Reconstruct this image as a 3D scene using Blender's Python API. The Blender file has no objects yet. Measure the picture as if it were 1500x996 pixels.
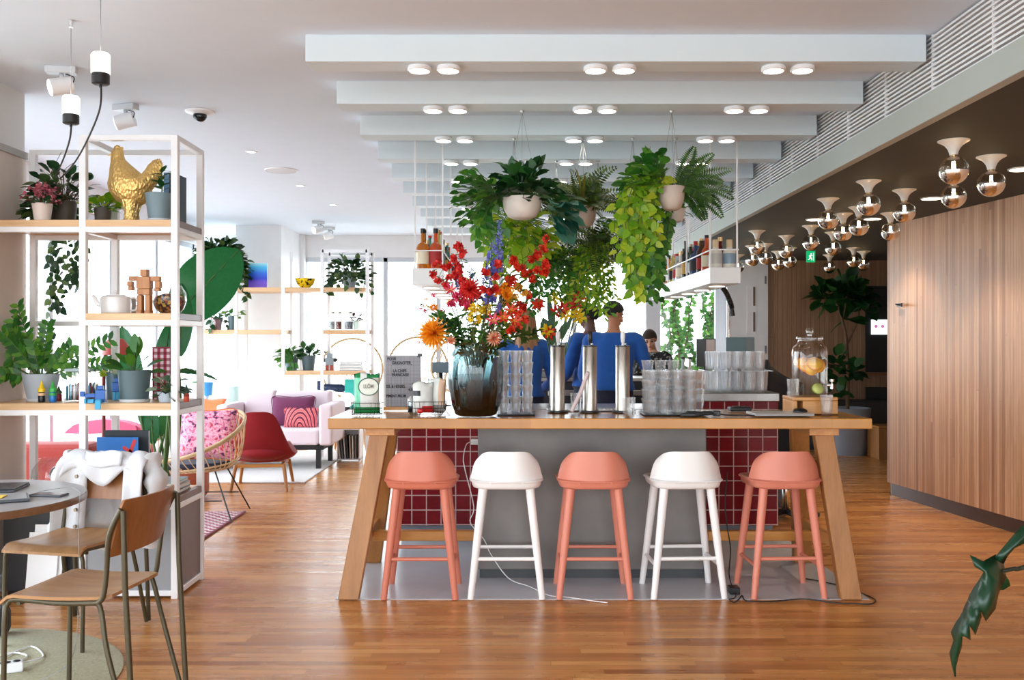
EXPOSURE = 0.85
SKY = 4.0
import bpy, bmesh, math, random
from mathutils import Vector, Matrix, Euler, noise as mnoise
PI = math.pi
rnd = random.Random(7)
SC = bpy.context.scene
COL = SC.collection
# ------------------------------------------------------------------ camera calibration (metres; the photo is 1500 x 996)
F, CX, CY, H = 1400.0, 750.0, 498.0, 1.38
def PX(px, Y): return (px - CX) / F * Y
def PZ(py, Y): return H - (py - CY) / F * Y
def W(px, py, Y): return Vector((PX(px, Y), Y, PZ(py, Y)))

# ------------------------------------------------------------------ materials
MATS = {}
def nt(name):
    m = bpy.data.materials.new(name); m.use_nodes = True
    t = m.node_tree
    for n in list(t.nodes): t.nodes.remove(n)
    out = t.nodes.new('ShaderNodeOutputMaterial')
    return m, t, out
def N(t, typ, **kw):
    n = t.nodes.new(typ)
    for k, v in kw.items():
        if k == 'ins':
            for a, b in v.items(): n.inputs[a].default_value = b
        else: setattr(n, k, v)
    return n
def L(t, a, b): t.links.new(a, b)
def c4(c): return (c[0], c[1], c[2], 1.0)
def srgb(r, g, b):
    def f(u):
        u /= 255.0
        return u / 12.92 if u <= 0.04045 else ((u + 0.055) / 1.055) ** 2.4
    return (f(r), f(g), f(b))
def bsdf(t, out, col=(0.8, 0.8, 0.8), rough=0.5, metal=0.0, **kw):
    p = N(t, 'ShaderNodeBsdfPrincipled')
    p.inputs['Base Color'].default_value = c4(col)
    p.inputs['Roughness'].default_value = rough
    p.inputs['Metallic'].default_value = metal
    for k, v in kw.items(): p.inputs[k.replace('_', ' ')].default_value = v
    L(t, p.outputs[0], out.inputs[0])
    return p
def coords(t, scale=(1, 1, 1), rot=(0, 0, 0), kind='Object'):
    tc = N(t, 'ShaderNodeTexCoord'); mp = N(t, 'ShaderNodeMapping')
    mp.inputs['Scale'].default_value = scale; mp.inputs['Rotation'].default_value = rot
    L(t, tc.outputs[kind], mp.inputs[0])
    return mp.outputs[0]
def ramp(t, fac, stops, interp='LINEAR'):
    r = N(t, 'ShaderNodeValToRGB'); e = r.color_ramp.elements
    r.color_ramp.interpolation = interp
    while len(e) < len(stops): e.new(0.5)
    for i, (p, c) in enumerate(stops):
        e[i].position = p; e[i].color = c4(c)
    L(t, fac, r.inputs[0])
    return r.outputs[0]
def noise(t, vec, scale=5, detail=3, rough=0.5):
    n = N(t, 'ShaderNodeTexNoise'); n.inputs['Scale'].default_value = scale
    n.inputs['Detail'].default_value = detail; n.inputs['Roughness'].default_value = rough
    L(t, vec, n.inputs['Vector'])
    return n.outputs[0]
def bump(t, h, p, strength=0.2, dist=0.01):
    b = N(t, 'ShaderNodeBump'); b.inputs['Strength'].default_value = strength
    b.inputs['Distance'].default_value = dist
    L(t, h, b.inputs['Height']); L(t, b.outputs[0], p.inputs['Normal'])
def mixc(t, fac, a, b, mode='MIX'):
    m = N(t, 'ShaderNodeMix', data_type='RGBA', blend_type=mode)
    if isinstance(fac, (int, float)): m.inputs[0].default_value = fac
    else: L(t, fac, m.inputs[0])
    for i, v in ((6, a), (7, b)):
        if isinstance(v, tuple): m.inputs[i].default_value = c4(v)
        else: L(t, v, m.inputs[i])
    return m.outputs[2]
def cached(f):
    def g(name, *a, **k):
        if name not in MATS: MATS[name] = f(name, *a, **k)
        return MATS[name]
    return g
@cached
def paint(name, col, rough=0.5, var=0.06, metal=0.0, bmp=0.0, sc=6.0, **kw):
    """A painted, glazed or moulded surface: a colour with faint cloudiness."""
    m, t, out = nt(name); p = bsdf(t, out, col, rough, metal, **kw)
    n = noise(t, coords(t), sc, 3)
    lo = tuple(max(0, c * (1 - var)) for c in col); hi = tuple(min(1, c * (1 + var)) for c in col)
    L(t, ramp(t, n, [(0.3, lo), (0.7, hi)]), p.inputs['Base Color'])
    if bmp: bump(t, noise(t, coords(t), sc * 20, 2), p, bmp, 0.003)
    return m
@cached
def fabric(name, col, var=0.12, sc=260, bmp=0.3, rough=0.9):
    m, t, out = nt(name); p = bsdf(t, out, col, rough)
    p.inputs['Sheen Weight'].default_value = 0.15
    v = coords(t); n = noise(t, v, sc, 2)
    L(t, ramp(t, n, [(0.3, tuple(c * (1 - var) for c in col)), (0.7, tuple(min(1, c * (1 + var)) for c in col))]), p.inputs['Base Color'])
    bump(t, n, p, bmp, 0.002)
    return m
@cached
def wood(name, dark, light, axis=0, rough=0.42, sc=14.0, stretch=0.06, coat=0.0):
    """Sawn wood whose grain runs along one local axis."""
    m, t, out = nt(name); p = bsdf(t, out, light, rough)
    s = [1, 1, 1]; s[axis] = stretch
    v = coords(t, tuple(s))
    a = noise(t, v, sc, 5, 0.6); b = noise(t, v, sc * 7, 3, 0.6)
    base = ramp(t, a, [(0.25, dark), (0.5, tuple((x + y) / 2 for x, y in zip(dark, light))), (0.75, light)])
    fine = ramp(t, b, [(0.3, (0.75, 0.72, 0.68)), (0.6, (1, 1, 1))])
    L(t, mixc(t, 0.5, base, fine, 'MULTIPLY'), p.inputs['Base Color'])
    bump(t, b, p, 0.08, 0.002)
    if coat: p.inputs['Coat Weight'].default_value = coat; p.inputs['Coat Roughness'].default_value = 0.2
    return m
@cached
def glass(name, tint=(0.96, 0.98, 0.98), refl=0.12, rough=0.02, edge=0.55):
    """Thin clear glass: see-through face on, mirror-like at grazing angles."""
    m, t, out = nt(name)
    tr = N(t, 'ShaderNodeBsdfTransparent'); tr.inputs[0].default_value = c4(tint)
    gl = N(t, 'ShaderNodeBsdfGlossy'); gl.inputs['Roughness'].default_value = rough
    lw = N(t, 'ShaderNodeLayerWeight'); lw.inputs[0].default_value = 0.35
    mr = N(t, 'ShaderNodeMapRange'); mr.inputs['To Min'].default_value = refl; mr.inputs['To Max'].default_value = edge
    L(t, lw.outputs['Facing'], mr.inputs[0])
    mx = N(t, 'ShaderNodeMixShader')
    L(t, mr.outputs[0], mx.inputs[0]); L(t, tr.outputs[0], mx.inputs[1]); L(t, gl.outputs[0], mx.inputs[2])
    L(t, mx.outputs[0], out.inputs[0])
    return m
@cached
def brightglass(name, tint, refl, edge, light_mix):
    """Pressed glass: see-through, shiny at the edges, window brightness mixed in as white."""
    m, t, out = nt(name)
    tr = N(t, 'ShaderNodeBsdfTransparent'); tr.inputs[0].default_value = c4(tint)
    df = N(t, 'ShaderNodeBsdfTranslucent'); df.inputs[0].default_value = (0.95, 0.96, 0.98, 1)
    d2 = N(t, 'ShaderNodeBsdfDiffuse'); d2.inputs[0].default_value = (0.95, 0.96, 0.98, 1)
    md = N(t, 'ShaderNodeMixShader'); md.inputs[0].default_value = 0.5; L(t, df.outputs[0], md.inputs[1]); L(t, d2.outputs[0], md.inputs[2])
    gl = N(t, 'ShaderNodeBsdfGlossy'); gl.inputs['Roughness'].default_value = 0.04
    lw = N(t, 'ShaderNodeLayerWeight'); lw.inputs[0].default_value = 0.3
    mr = N(t, 'ShaderNodeMapRange'); mr.inputs['To Min'].default_value = refl; mr.inputs['To Max'].default_value = edge
    L(t, lw.outputs['Facing'], mr.inputs[0])
    m0 = N(t, 'ShaderNodeMixShader'); m0.inputs[0].default_value = light_mix; L(t, tr.outputs[0], m0.inputs[1]); L(t, md.outputs[0], m0.inputs[2])  # white share stands in for window light gathered by the glass
    mx = N(t, 'ShaderNodeMixShader')
    L(t, mr.outputs[0], mx.inputs[0]); L(t, m0.outputs[0], mx.inputs[1]); L(t, gl.outputs[0], mx.inputs[2])
    L(t, mx.outputs[0], out.inputs[0])
    return m
@cached
def frosted(name, col=(0.9, 0.9, 0.9), tr=0.5, rough=0.3):
    """Milky thin plastic or pressed glass that lets light through."""
    m, t, out = nt(name)
    a = N(t, 'ShaderNodeBsdfTransparent'); a.inputs[0].default_value = c4(col)
    d = N(t, 'ShaderNodeBsdfPrincipled'); d.inputs['Base Color'].default_value = c4(col); d.inputs['Roughness'].default_value = rough
    mx = N(t, 'ShaderNodeMixShader'); mx.inputs[0].default_value = 1 - tr
    L(t, a.outputs[0], mx.inputs[1]); L(t, d.outputs[0], mx.inputs[2]); L(t, mx.outputs[0], out.inputs[0])
    return m
@cached
def glow(name, col, strength):
    m, t, out = nt(name); e = N(t, 'ShaderNodeEmission')
    e.inputs[0].default_value = c4(col); e.inputs[1].default_value = strength
    L(t, e.outputs[0], out.inputs[0])
    return m
@cached
def metal(name, col=(0.7, 0.7, 0.7), rough=0.25, aniso=0.0):
    m, t, out = nt(name); p = bsdf(t, out, col, rough, 1.0)
    n = noise(t, coords(t, (30, 30, 1)), 6, 2)
    L(t, ramp(t, n, [(0.3, (rough * 0.8,) * 3), (0.7, (min(1, rough * 1.2),) * 3)]), p.inputs['Roughness'])
    if aniso: p.inputs['Anisotropic'].default_value = aniso
    return m
@cached
def leafmat(name, dark, mid, light, rough=0.4, trans=0.3):
    """Leaf green that differs from leaf to leaf, a little light passing through."""
    m, t, out = nt(name)
    g = N(t, 'ShaderNodeNewGeometry')
    col = ramp(t, g.outputs['Random Per Island'], [(0.0, dark), (0.5, mid), (1.0, light)])
    n = noise(t, coords(t), 60, 2)
    col = mixc(t, 0.35, col, ramp(t, n, [(0.35, (0.6, 0.65, 0.6)), (0.65, (1, 1, 1))]), 'MULTIPLY')
    p = bsdf(t, out, mid, rough); L(t, col, p.inputs['Base Color'])
    tl = N(t, 'ShaderNodeBsdfTranslucent'); L(t, col, tl.inputs[0])
    mx = N(t, 'ShaderNodeMixShader'); mx.inputs[0].default_value = trans
    L(t, p.outputs[0], mx.inputs[1]); L(t, tl.outputs[0], mx.inputs[2]); L(t, mx.outputs[0], out.inputs[0])
    return m
@cached
def blotch(name, cols, sc=20, interp='CONSTANT', rough=0.8, bmp=0.1):
    """A printed or speckled pattern of several colours."""
    m, t, out = nt(name); p = bsdf(t, out, cols[0], rough)
    n = noise(t, coords(t), sc, 2, 0.5)
    k = len(cols)
    L(t, ramp(t, n, [(0.28 + 0.44 * i / k if i else 0.0, c) for i, c in enumerate(cols)], interp), p.inputs['Base Color'])
    if bmp: bump(t, n, p, bmp, 0.004)
    return m
@cached
def voro(name, cols, sc=30, rough=0.6):
    """A jumble of small pieces: one colour per cell."""
    m, t, out = nt(name); p = bsdf(t, out, cols[0], rough)
    v = N(t, 'ShaderNodeTexVoronoi'); v.inputs['Scale'].default_value = sc
    L(t, coords(t), v.inputs['Vector'])
    sp = N(t, 'ShaderNodeSeparateColor'); L(t, v.outputs['Color'], sp.inputs[0])
    k = len(cols)
    L(t, ramp(t, sp.outputs[0], [(i / k, c) for i, c in enumerate(cols)], 'CONSTANT'), p.inputs['Base Color'])
    bump(t, v.outputs['Distance'], p, 0.4, 0.01)
    return m
@cached
def planks(name, cols, length, width, axes='XY', gap=(0.2, 0.12, 0.06), rough=0.3, mortar=0.002, gapmix=0.6, coat=0.0, rvar=0.1):
    """Staves or boards: rows along one local axis, each board its own tone and grain."""
    m, t, out = nt(name); p = bsdf(t, out, cols[0], rough)
    tc = N(t, 'ShaderNodeTexCoord'); sep = N(t, 'ShaderNodeSeparateXYZ'); cmb = N(t, 'ShaderNodeCombineXYZ')
    L(t, tc.outputs['Object'], sep.inputs[0])
    dv = N(t, 'ShaderNodeMath', operation='DIVIDE'); dv.inputs[1].default_value = width; L(t, sep.outputs['XYZ'.index(axes[1])], dv.inputs[0])
    fl_ = N(t, 'ShaderNodeMath', operation='FLOOR'); L(t, dv.outputs[0], fl_.inputs[0])
    wn = N(t, 'ShaderNodeTexWhiteNoise', noise_dimensions='1D'); L(t, fl_.outputs[0], wn.inputs['W'])
    ma = N(t, 'ShaderNodeMath', operation='MULTIPLY_ADD'); ma.inputs[1].default_value = length * 7.0; L(t, wn.outputs[0], ma.inputs[0]); L(t, sep.outputs['XYZ'.index(axes[0])], ma.inputs[2])
    L(t, ma.outputs[0], cmb.inputs[0]); L(t, sep.outputs['XYZ'.index(axes[1])], cmb.inputs[1])
    b = N(t, 'ShaderNodeTexBrick'); b.offset = 0.0; b.squash = 1.0
    for k, v in (('Color1', (0, 0, 0, 1)), ('Color2', (1, 1, 1, 1)), ('Mortar', (0.5, 0.5, 0.5, 1)), ('Scale', 1.0),
                 ('Mortar Size', mortar), ('Mortar Smooth', 0.1), ('Bias', 0.0), ('Brick Width', length), ('Row Height', width)):
        b.inputs[k].default_value = v
    L(t, cmb.outputs[0], b.inputs['Vector'])
    k = len(cols)
    tone = ramp(t, b.outputs['Color'], [(i / (k - 1), c) for i, c in enumerate(cols)])
    mp = N(t, 'ShaderNodeMapping'); mp.inputs['Scale'].default_value = (1.5, 30, 1); L(t, cmb.outputs[0], mp.inputs[0])
    g = noise(t, mp.outputs[0], 2.0, 5, 0.65)
    mp2 = N(t, 'ShaderNodeMapping'); mp2.inputs['Scale'].default_value = (0.9, 6, 1); L(t, cmb.outputs[0], mp2.inputs[0])
    g2 = noise(t, mp2.outputs[0], 1.2, 3, 0.6)
    col = mixc(t, 0.6, tone, ramp(t, g, [(0.3, (0.6, 0.55, 0.5)), (0.62, (1, 1, 1))]), 'MULTIPLY')
    col = mixc(t, 0.5, col, ramp(t, g2, [(0.3, (0.68, 0.62, 0.56)), (0.6, (1, 1, 1))]), 'MULTIPLY')
    f = N(t, 'ShaderNodeMath', operation='MULTIPLY'); f.inputs[1].default_value = gapmix; L(t, b.outputs['Fac'], f.inputs[0])
    L(t, mixc(t, f.outputs[0], col, gap), p.inputs['Base Color'])
    L(t, ramp(t, g2, [(0.3, (rough - rvar,) * 3), (0.7, (rough + rvar,) * 3)]), p.inputs['Roughness'])
    bump(t, g, p, 0.06, 0.002)
    if coat: p.inputs['Coat Weight'].default_value = coat; p.inputs['Coat Roughness'].default_value = 0.15
    return m
@cached
def tiles(name, c1, c2, grout, size, axes='XZ', rough=0.15):
    m, t, out = nt(name); p = bsdf(t, out, c1, rough)
    tc = N(t, 'ShaderNodeTexCoord'); sep = N(t, 'ShaderNodeSeparateXYZ'); cmb = N(t, 'ShaderNodeCombineXYZ')
    L(t, tc.outputs['Object'], sep.inputs[0])
    L(t, sep.outputs['XYZ'.index(axes[0])], cmb.inputs[0]); L(t, sep.outputs['XYZ'.index(axes[1])], cmb.inputs[1])
    b = N(t, 'ShaderNodeTexBrick'); b.offset = 0.0; b.squash = 1.0
    for k, v in (('Color1', c4(c1)), ('Color2', c4(c2)), ('Mortar', c4(grout)), ('Scale', 1.0), ('Mortar Size', 0.0035), ('Mortar Smooth', 0.1), ('Brick Width', size), ('Row Height', size)):
        b.inputs[k].default_value = v
    L(t, cmb.outputs[0], b.inputs['Vector'])
    n = noise(t, coords(t), 25, 3)
    L(t, mixc(t, 0.35, b.outputs['Color'], ramp(t, n, [(0.35, (0.55, 0.5, 0.5)), (0.65, (1, 1, 1))]), 'MULTIPLY'), p.inputs['Base Color'])
    p.inputs['Specular IOR Level'].default_value = 0.16
    L(t, ramp(t, b.outputs['Fac'], [(0, (rough,) * 3), (1, (0.8,) * 3)]), p.inputs['Roughness'])
    bump(t, n, p, 0.15, 0.004)
    return m

# ------------------------------------------------------------------ mesh building
class MB:
    """Collects shapes; build() links them as ONE mesh object."""
    def __init__(s): s.bm = bmesh.new(); s.mi = 0
    def _set(s, fs):
        for f in fs: f.material_index = s.mi
    def _faces_of(s, vs):
        fs = set()
        for v in vs: fs.update(v.link_faces)
        return fs
    def box(s, lo, hi, bev=0.0, seg=2, M=None):
        r = bmesh.ops.create_cube(s.bm, size=1.0); vs = r['verts']
        lo, hi = Vector(lo), Vector(hi); c = (lo + hi) / 2; d = hi - lo
        for v in vs: v.co = Vector((v.co.x * d.x, v.co.y * d.y, v.co.z * d.z)) + c
        fs = s._faces_of(vs)
        if bev > 0:
            es = set(e for f in fs for e in f.edges)
            r = bmesh.ops.bevel(s.bm, geom=list(es), offset=min(bev, min(d) * 0.49), segments=seg, affect='EDGES', profile=0.5)
            fs = set(r['faces']) | set(f for f in fs if f.is_valid)
            vs = set(v for f in fs for v in f.verts)
        s._set(fs)
        if M is not None:
            for v in set(v for f in fs for v in f.verts): v.co = M @ v.co
        return s
    def bar(s, a, b, w, d=None, up=(0, 0, 1), bev=0.0):
        """A square bar from a to b: w across, d along 'up'."""
        a, b = Vector(a), Vector(b); d = d or w
        z = (b - a); n = z.length; z.normalize(); u = Vector(up)
        if abs(z.dot(u)) > 0.98: u = Vector((0, 1, 0)) if abs(z.y) < 0.9 else Vector((1, 0, 0))
        x = u.cross(z).normalized(); y = z.cross(x)
        M = Matrix((x, y, z)).transposed().to_4x4(); M.translation = a
        return s.box((-w / 2, -d / 2, 0), (w / 2, d / 2, n), bev, 1, M)
    def ring(s, c, x, y, rx, ry, n):
        return [s.bm.verts.new(c + x * (math.cos(2 * PI * i / n) * rx) + y * (math.sin(2 * PI * i / n) * ry)) for i in range(n)]
    def bridge(s, A, B, smooth=True):
        n = len(A)
        for i in range(n):
            f = s.bm.faces.new((A[i], A[(i + 1) % n], B[(i + 1) % n], B[i])); f.material_index = s.mi; f.smooth = smooth
    def cap(s, R, flip=False):
        f = s.bm.faces.new(list(reversed(R)) if flip else R); f.material_index = s.mi
    def tube(s, pts, r, n=8, caps=True, closed=False):
        pts = [Vector(p) for p in pts]; k = len(pts)
        rs = r if isinstance(r, (list, tuple)) else [r] * k
        rings = []; px = None
        for i in range(k):
            if closed: d = pts[(i + 1) % k] - pts[i - 1]
            else: d = pts[min(i + 1, k - 1)] - pts[max(i - 1, 0)]
            if d.length < 1e-9: d = Vector((0, 0, 1))
            d.normalize()
            if px is None:
                u = Vector((0, 0, 1)) if abs(d.z) < 0.9 else Vector((0, 1, 0))
                x = u.cross(d).normalized()
            else:
                x = px - d * px.dot(d)
                x = x.normalized() if x.length > 1e-6 else d.orthogonal().normalized()
            px = x; y = d.cross(x)
            rings.append(s.ring(pts[i], x, y, rs[i], rs[i], n))
        for i in range(k - 1): s.bridge(rings[i], rings[i + 1])
        if closed: s.bridge(rings[-1], rings[0])
        elif caps: s.cap(rings[0], True); s.cap(rings[-1])
        return s
    def cyl(s, a, b, r0, r1=None, n=16, caps=True): return s.tube([a, b], [r0, r0 if r1 is None else r1], n, caps)
    def lathe(s, prof, c=(0, 0, 0), n=24, sx=1.0, sy=1.0, caps=(False, False)):
        """prof: (radius, height) pairs turned about the vertical axis."""
        c = Vector(c); X, Y = Vector((1, 0, 0)), Vector((0, 1, 0)); rings = []
        for r, z in prof:
            if r < 1e-6: rings.append([s.bm.verts.new(c + Vector((0, 0, z)))])
            else: rings.append(s.ring(c + Vector((0, 0, z)), X, Y, r * sx, r * sy, n))
        for A, B in zip(rings, rings[1:]):
            if len(A) == 1 and len(B) == 1: continue
            if len(A) == 1 or len(B) == 1:
                for i in range(n):
                    t = (A[0], B[(i + 1) % n], B[i]) if len(A) == 1 else (A[i], A[(i + 1) % n], B[0])
                    f = s.bm.faces.new(t); f.material_index = s.mi; f.smooth = True
            else: s.bridge(A, B)
        if caps[0] and len(rings[0]) > 1: s.cap(rings[0], True)
        if caps[1] and len(rings[-1]) > 1: s.cap(rings[-1])
        return s
    def ball(s, c, r, n=16, m=10, M=None):
        """Ellipsoid; r is a number or (rx, ry, rz)."""
        r = (r, r, r) if isinstance(r, (int, float)) else r
        k0 = len(s.bm.verts); s.bm.verts.ensure_lookup_table()
        prof = [(math.sin(PI * i / m), -math.cos(PI * i / m)) for i in range(m + 1)]
        prof[0] = (0, -1); prof[-1] = (0, 1)
        s.lathe(prof, (0, 0, 0), n)
        s.bm.verts.ensure_lookup_table(); c = Vector(c)
        for v in s.bm.verts[k0:]:
            p = Vector((v.co.x * r[0], v.co.y * r[1], v.co.z * r[2]))
            v.co = (M @ p if M is not None else p) + c
        return s
    def prism(s, poly, y0, y1, axis='Y', bev=0.0):
        """An outline (a, b) given thickness: axis Y means outline in x,z."""
        def mk(a, b, h): return {'Y': (a, h, b), 'Z': (a, b, h), 'X': (h, a, b)}[axis]
        A = [s.bm.verts.new(mk(a, b, y0)) for a, b in poly]; B = [s.bm.verts.new(mk(a, b, y1)) for a, b in poly]
        fs = [s.bm.faces.new(A), s.bm.faces.new(list(reversed(B)))]
        n = len(poly)
        for i in range(n): fs.append(s.bm.faces.new((A[i], B[i], B[(i + 1) % n], A[(i + 1) % n])))
        if bev:
            es = set(e for f in fs[:2] for e in f.edges)
            r = bmesh.ops.bevel(s.bm, geom=list(es), offset=bev, segments=2, affect='EDGES')
            fs = [f for f in fs if f.is_valid] + r['faces']
        s._set(fs)
        return s
    def sheet(s, g, smooth=True):
        """g: rows of points -> quads."""
        V = [[s.bm.verts.new(p) for p in row] for row in g]
        for i in range(len(V) - 1):
            for j in range(len(V[0]) - 1):
                f = s.bm.faces.new((V[i][j], V[i + 1][j], V[i + 1][j + 1], V[i][j + 1])); f.material_index = s.mi; f.smooth = smooth
        return s
    def leaf(s, base, d, nrm, ln, w, droop=0.3, seg=4, shape='oval', fold=0.15):
        """A leaf blade from its base along d, curling down by droop."""
        d = Vector(d).normalized(); nrm = Vector(nrm); side = d.cross(nrm)
        if side.length < 1e-4: side = d.orthogonal()
        side.normalize(); nrm = side.cross(d).normalized(); rows = []; p = Vector(base)
        down = Vector((0, 0, -1))
        for i in range(seg + 1):
            u = i / seg
            if shape == 'oval': ww = w * 0.5 * (math.sin(PI * min(1, 0.06 + u * 0.94)) ** 0.75)
            elif shape == 'heart': ww = w * 0.5 * (1.0 - u) ** 0.6 * min(1.0, 0.55 + u * 3) * 1.15
            elif shape == 'strap': ww = w * 0.5 * min(1.0, 0.4 + 3 * u) * (1 - u ** 4)
            else: ww = w * 0.5 * math.sin(PI * (0.03 + 0.97 * u)) ** 1.2
            ww = max(ww, w * 0.015)
            up = nrm * (ww * fold)
            rows.append([p + side * ww + up, p, p - side * ww + up])
            dd = (d + down * (droop * u * 1.6)).normalized()
            p = p + dd * (ln / seg); nrm = side.cross(dd).normalized()
        return s.sheet(rows)
    def build(s, name, mat, parent=None, loc=(0, 0, 0), rz=0.0, smooth=None, solid=0.0):
        bm = s.bm
        bmesh.ops.recalc_face_normals(bm, faces=bm.faces)
        me = bpy.data.meshes.new(name); bm.to_mesh(me); bm.free()
        for m in (mat if isinstance(mat, (list, tuple)) else [mat]): me.materials.append(m)
        if smooth is not None:
            me.polygons.foreach_set('use_smooth', [smooth] * len(me.polygons))
        o = bpy.data.objects.new(name, me); COL.objects.link(o)
        if smooth: me.set_sharp_from_angle(angle=0.75)
        o.location = loc; o.rotation_euler = (0, 0, rz)
        if parent is not None: o.parent = parent
        if solid: 
            md = o.modifiers.new('thickness', 'SOLIDIFY'); md.thickness = solid; md.offset = 0
        return o

def props(o, label=None, cat=None, group=None, kind=None):
    if label: o['label'] = label
    if cat: o['category'] = cat
    if group: o['group'] = group
    if kind: o['kind'] = kind
    return o
def thing(name, label, cat, loc=(0, 0, 0), rz=0.0, group=None):
    o = bpy.data.objects.new(name, None); COL.objects.link(o); o.empty_display_size = 0.05
    o.location = loc; o.rotation_euler = (0, 0, rz)
    return props(o, label, cat, group)
def one(name, mb, mat, label, cat, loc=(0, 0, 0), rz=0.0, group=None, smooth=None, kind=None, solid=0.0):
    return props(mb.build(name, mat, None, loc, rz, smooth, solid), label, cat, group, kind)
def struct(name, mb, mat, label=None, cat=None, loc=(0, 0, 0), rz=0.0, parent=None, smooth=None):
    o = mb.build(name, mat, parent, loc, rz, smooth)
    if parent is None: props(o, label, cat or name.split('_')[0], None, 'structure')
    return o
def kids(o): return [c for c in bpy.data.objects if c.parent == o]
def dup(root, loc, rz=0.0, label=None, group=None, scale=None):
    """A copy of a thing with copies of its parts and sub-parts (mesh data shared)."""
    r = root.copy(); COL.objects.link(r); r.location = loc; r.rotation_euler = (0, 0, rz)
    if label: r['label'] = label
    if group: r['group'] = group
    if scale: r.scale = (scale,) * 3 if isinstance(scale, (int, float)) else scale
    for ch in list(root.children):
        c = ch.copy(); COL.objects.link(c); c.parent = r
        for g in list(ch.children):
            d = g.copy(); COL.objects.link(d); d.parent = c
    return r
ORD = ['leftmost', 'second from left', 'third from left', 'fourth from left', 'fifth from left', 'sixth from left', 'seventh from left', 'eighth from left',
       'ninth from left', 'tenth from left', 'eleventh from left', 'twelfth from left', 'thirteenth from left', 'fourteenth from left', 'fifteenth from left',
       'sixteenth from left', 'seventeenth from left', 'eighteenth from left', 'nineteenth from left', 'twentieth from left', 'twenty-first from left', 'twenty-second from left',
       'twenty-third from left', 'twenty-fourth from left', 'twenty-fifth from left', 'twenty-sixth from left', 'twenty-seventh from left', 'twenty-eighth from left']
NTH = ['first', 'second', 'third', 'fourth', 'fifth', 'sixth', 'seventh', 'eighth', 'ninth', 'tenth', 'eleventh', 'twelfth', 'thirteenth', 'fourteenth', 'fifteenth', 'sixteenth', 'seventeenth', 'eighteenth', 'nineteenth', 'twentieth']
def smooth_pts(pts, k=4):
    """Catmull-Rom through pts."""
    pts = [Vector(p) for p in pts]; out = []
    for i in range(len(pts) - 1):
        p0, p1, p2, p3 = pts[max(i - 1, 0)], pts[i], pts[i + 1], pts[min(i + 2, len(pts) - 1)]
        for j in range(k):
            t = j / k
            out.append(0.5 * ((2 * p1) + (p2 - p0) * t + (2 * p0 - 5 * p1 + 4 * p2 - p3) * t * t + (3 * p1 - p0 - 3 * p2 + p3) * t ** 3))
    out.append(pts[-1])
    return out
def letters(text, size, mat, loc, parent, name='lettering', depth=0.001, rot=(PI / 2, 0, 0), align='LEFT', bold=0.0, xs=1.0):
    cu = bpy.data.curves.new(name, 'FONT'); cu.body = text; cu.size = size; cu.extrude = depth; cu.align_x = align; cu.offset = bold
    o = bpy.data.objects.new(name, cu); COL.objects.link(o)
    me = bpy.data.meshes.new_from_object(o.evaluated_get(bpy.context.evaluated_depsgraph_get()))
    COL.objects.unlink(o); bpy.data.objects.remove(o)
    me.materials.clear(); me.materials.append(mat); me.name = name
    o = bpy.data.objects.new(name, me); COL.objects.link(o); o.location = loc; o.rotation_euler = rot; o.scale = (xs, 1, 1); o.parent = parent
    return o

# shared materials
WHITE = paint('white paint', srgb(238, 239, 241), 0.5, 0.02)
WHITEM = paint('white lacquered steel', srgb(240, 240, 242), 0.35, 0.02)
BLACK = paint('black plastic', srgb(24, 24, 27), 0.35, 0.2)
CABLE = paint('black cable', srgb(20, 20, 22), 0.5, 0.2)
STEEL = metal('brushed steel', (0.52, 0.48, 0.43), 0.33)
CHROME = metal('chrome', (0.85, 0.85, 0.85), 0.06)
OAKX = wood('oak along x', srgb(180, 118, 50), srgb(216, 158, 86), 0, 0.3)
OAKY = wood('oak along y', srgb(186, 122, 62), srgb(222, 164, 98), 1, 0.35)
OAKZ = wood('oak upright', srgb(150, 96, 46), srgb(190, 134, 76), 2, 0.4)
PALEX = wood('pale oak along x', srgb(206, 160, 112), srgb(236, 200, 156), 0, 0.45)
CLEAR = glass('clear glass', (0.985, 0.99, 0.99), 0.05, 0.01, 0.5)
PANE = glass('window glass', (0.97, 0.985, 0.98), 0.03, 0.0, 0.25)
SOIL = paint('potting soil', srgb(44, 32, 24), 0.95, 0.4, sc=80, bmp=0.5)
STEMG = paint('green stem', srgb(74, 104, 48), 0.6, 0.2)
STEMB = paint('brown stem', srgb(96, 72, 48), 0.7, 0.25)
# =================================================================== camera, world, exposure
cam_d = bpy.data.cameras.new('camera'); cam = bpy.data.objects.new('camera', cam_d); COL.objects.link(cam)
cam.location = (0, 0, H); cam.rotation_euler = (PI / 2, 0, 0)
cam_d.sensor_width = 36; cam_d.lens = F / 1500 * 36; cam_d.clip_start = 0.05; cam_d.clip_end = 200
SC.camera = cam
SC.view_settings.view_transform = 'Standard'; SC.view_settings.look = 'None'; SC.view_settings.gamma = 1.0
SC.view_settings.use_curve_mapping = False; SC.view_settings.exposure = EXPOSURE
SC.cycles.use_denoising = True
try: SC.cycles.denoiser = 'OPENIMAGEDENOISE'
except Exception: pass
SC.cycles.max_bounces = 10; SC.cycles.diffuse_bounces = 6; SC.cycles.glossy_bounces = 4
SC.cycles.transmission_bounces = 8; SC.cycles.transparent_max_bounces = 40
SC.cycles.caustics_reflective = False; SC.cycles.caustics_refractive = False
SC.cycles.sample_clamp_indirect = 6.0
w = bpy.data.worlds.new('sky'); SC.world = w; w.use_nodes = True
wt = w.node_tree
for n in list(wt.nodes): wt.nodes.remove(n)
wo = N(wt, 'ShaderNodeOutputWorld'); bg = N(wt, 'ShaderNodeBackground')
tc = N(wt, 'ShaderNodeTexCoord'); sx = N(wt, 'ShaderNodeSeparateXYZ'); L(wt, tc.outputs['Generated'], sx.inputs[0])
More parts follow.
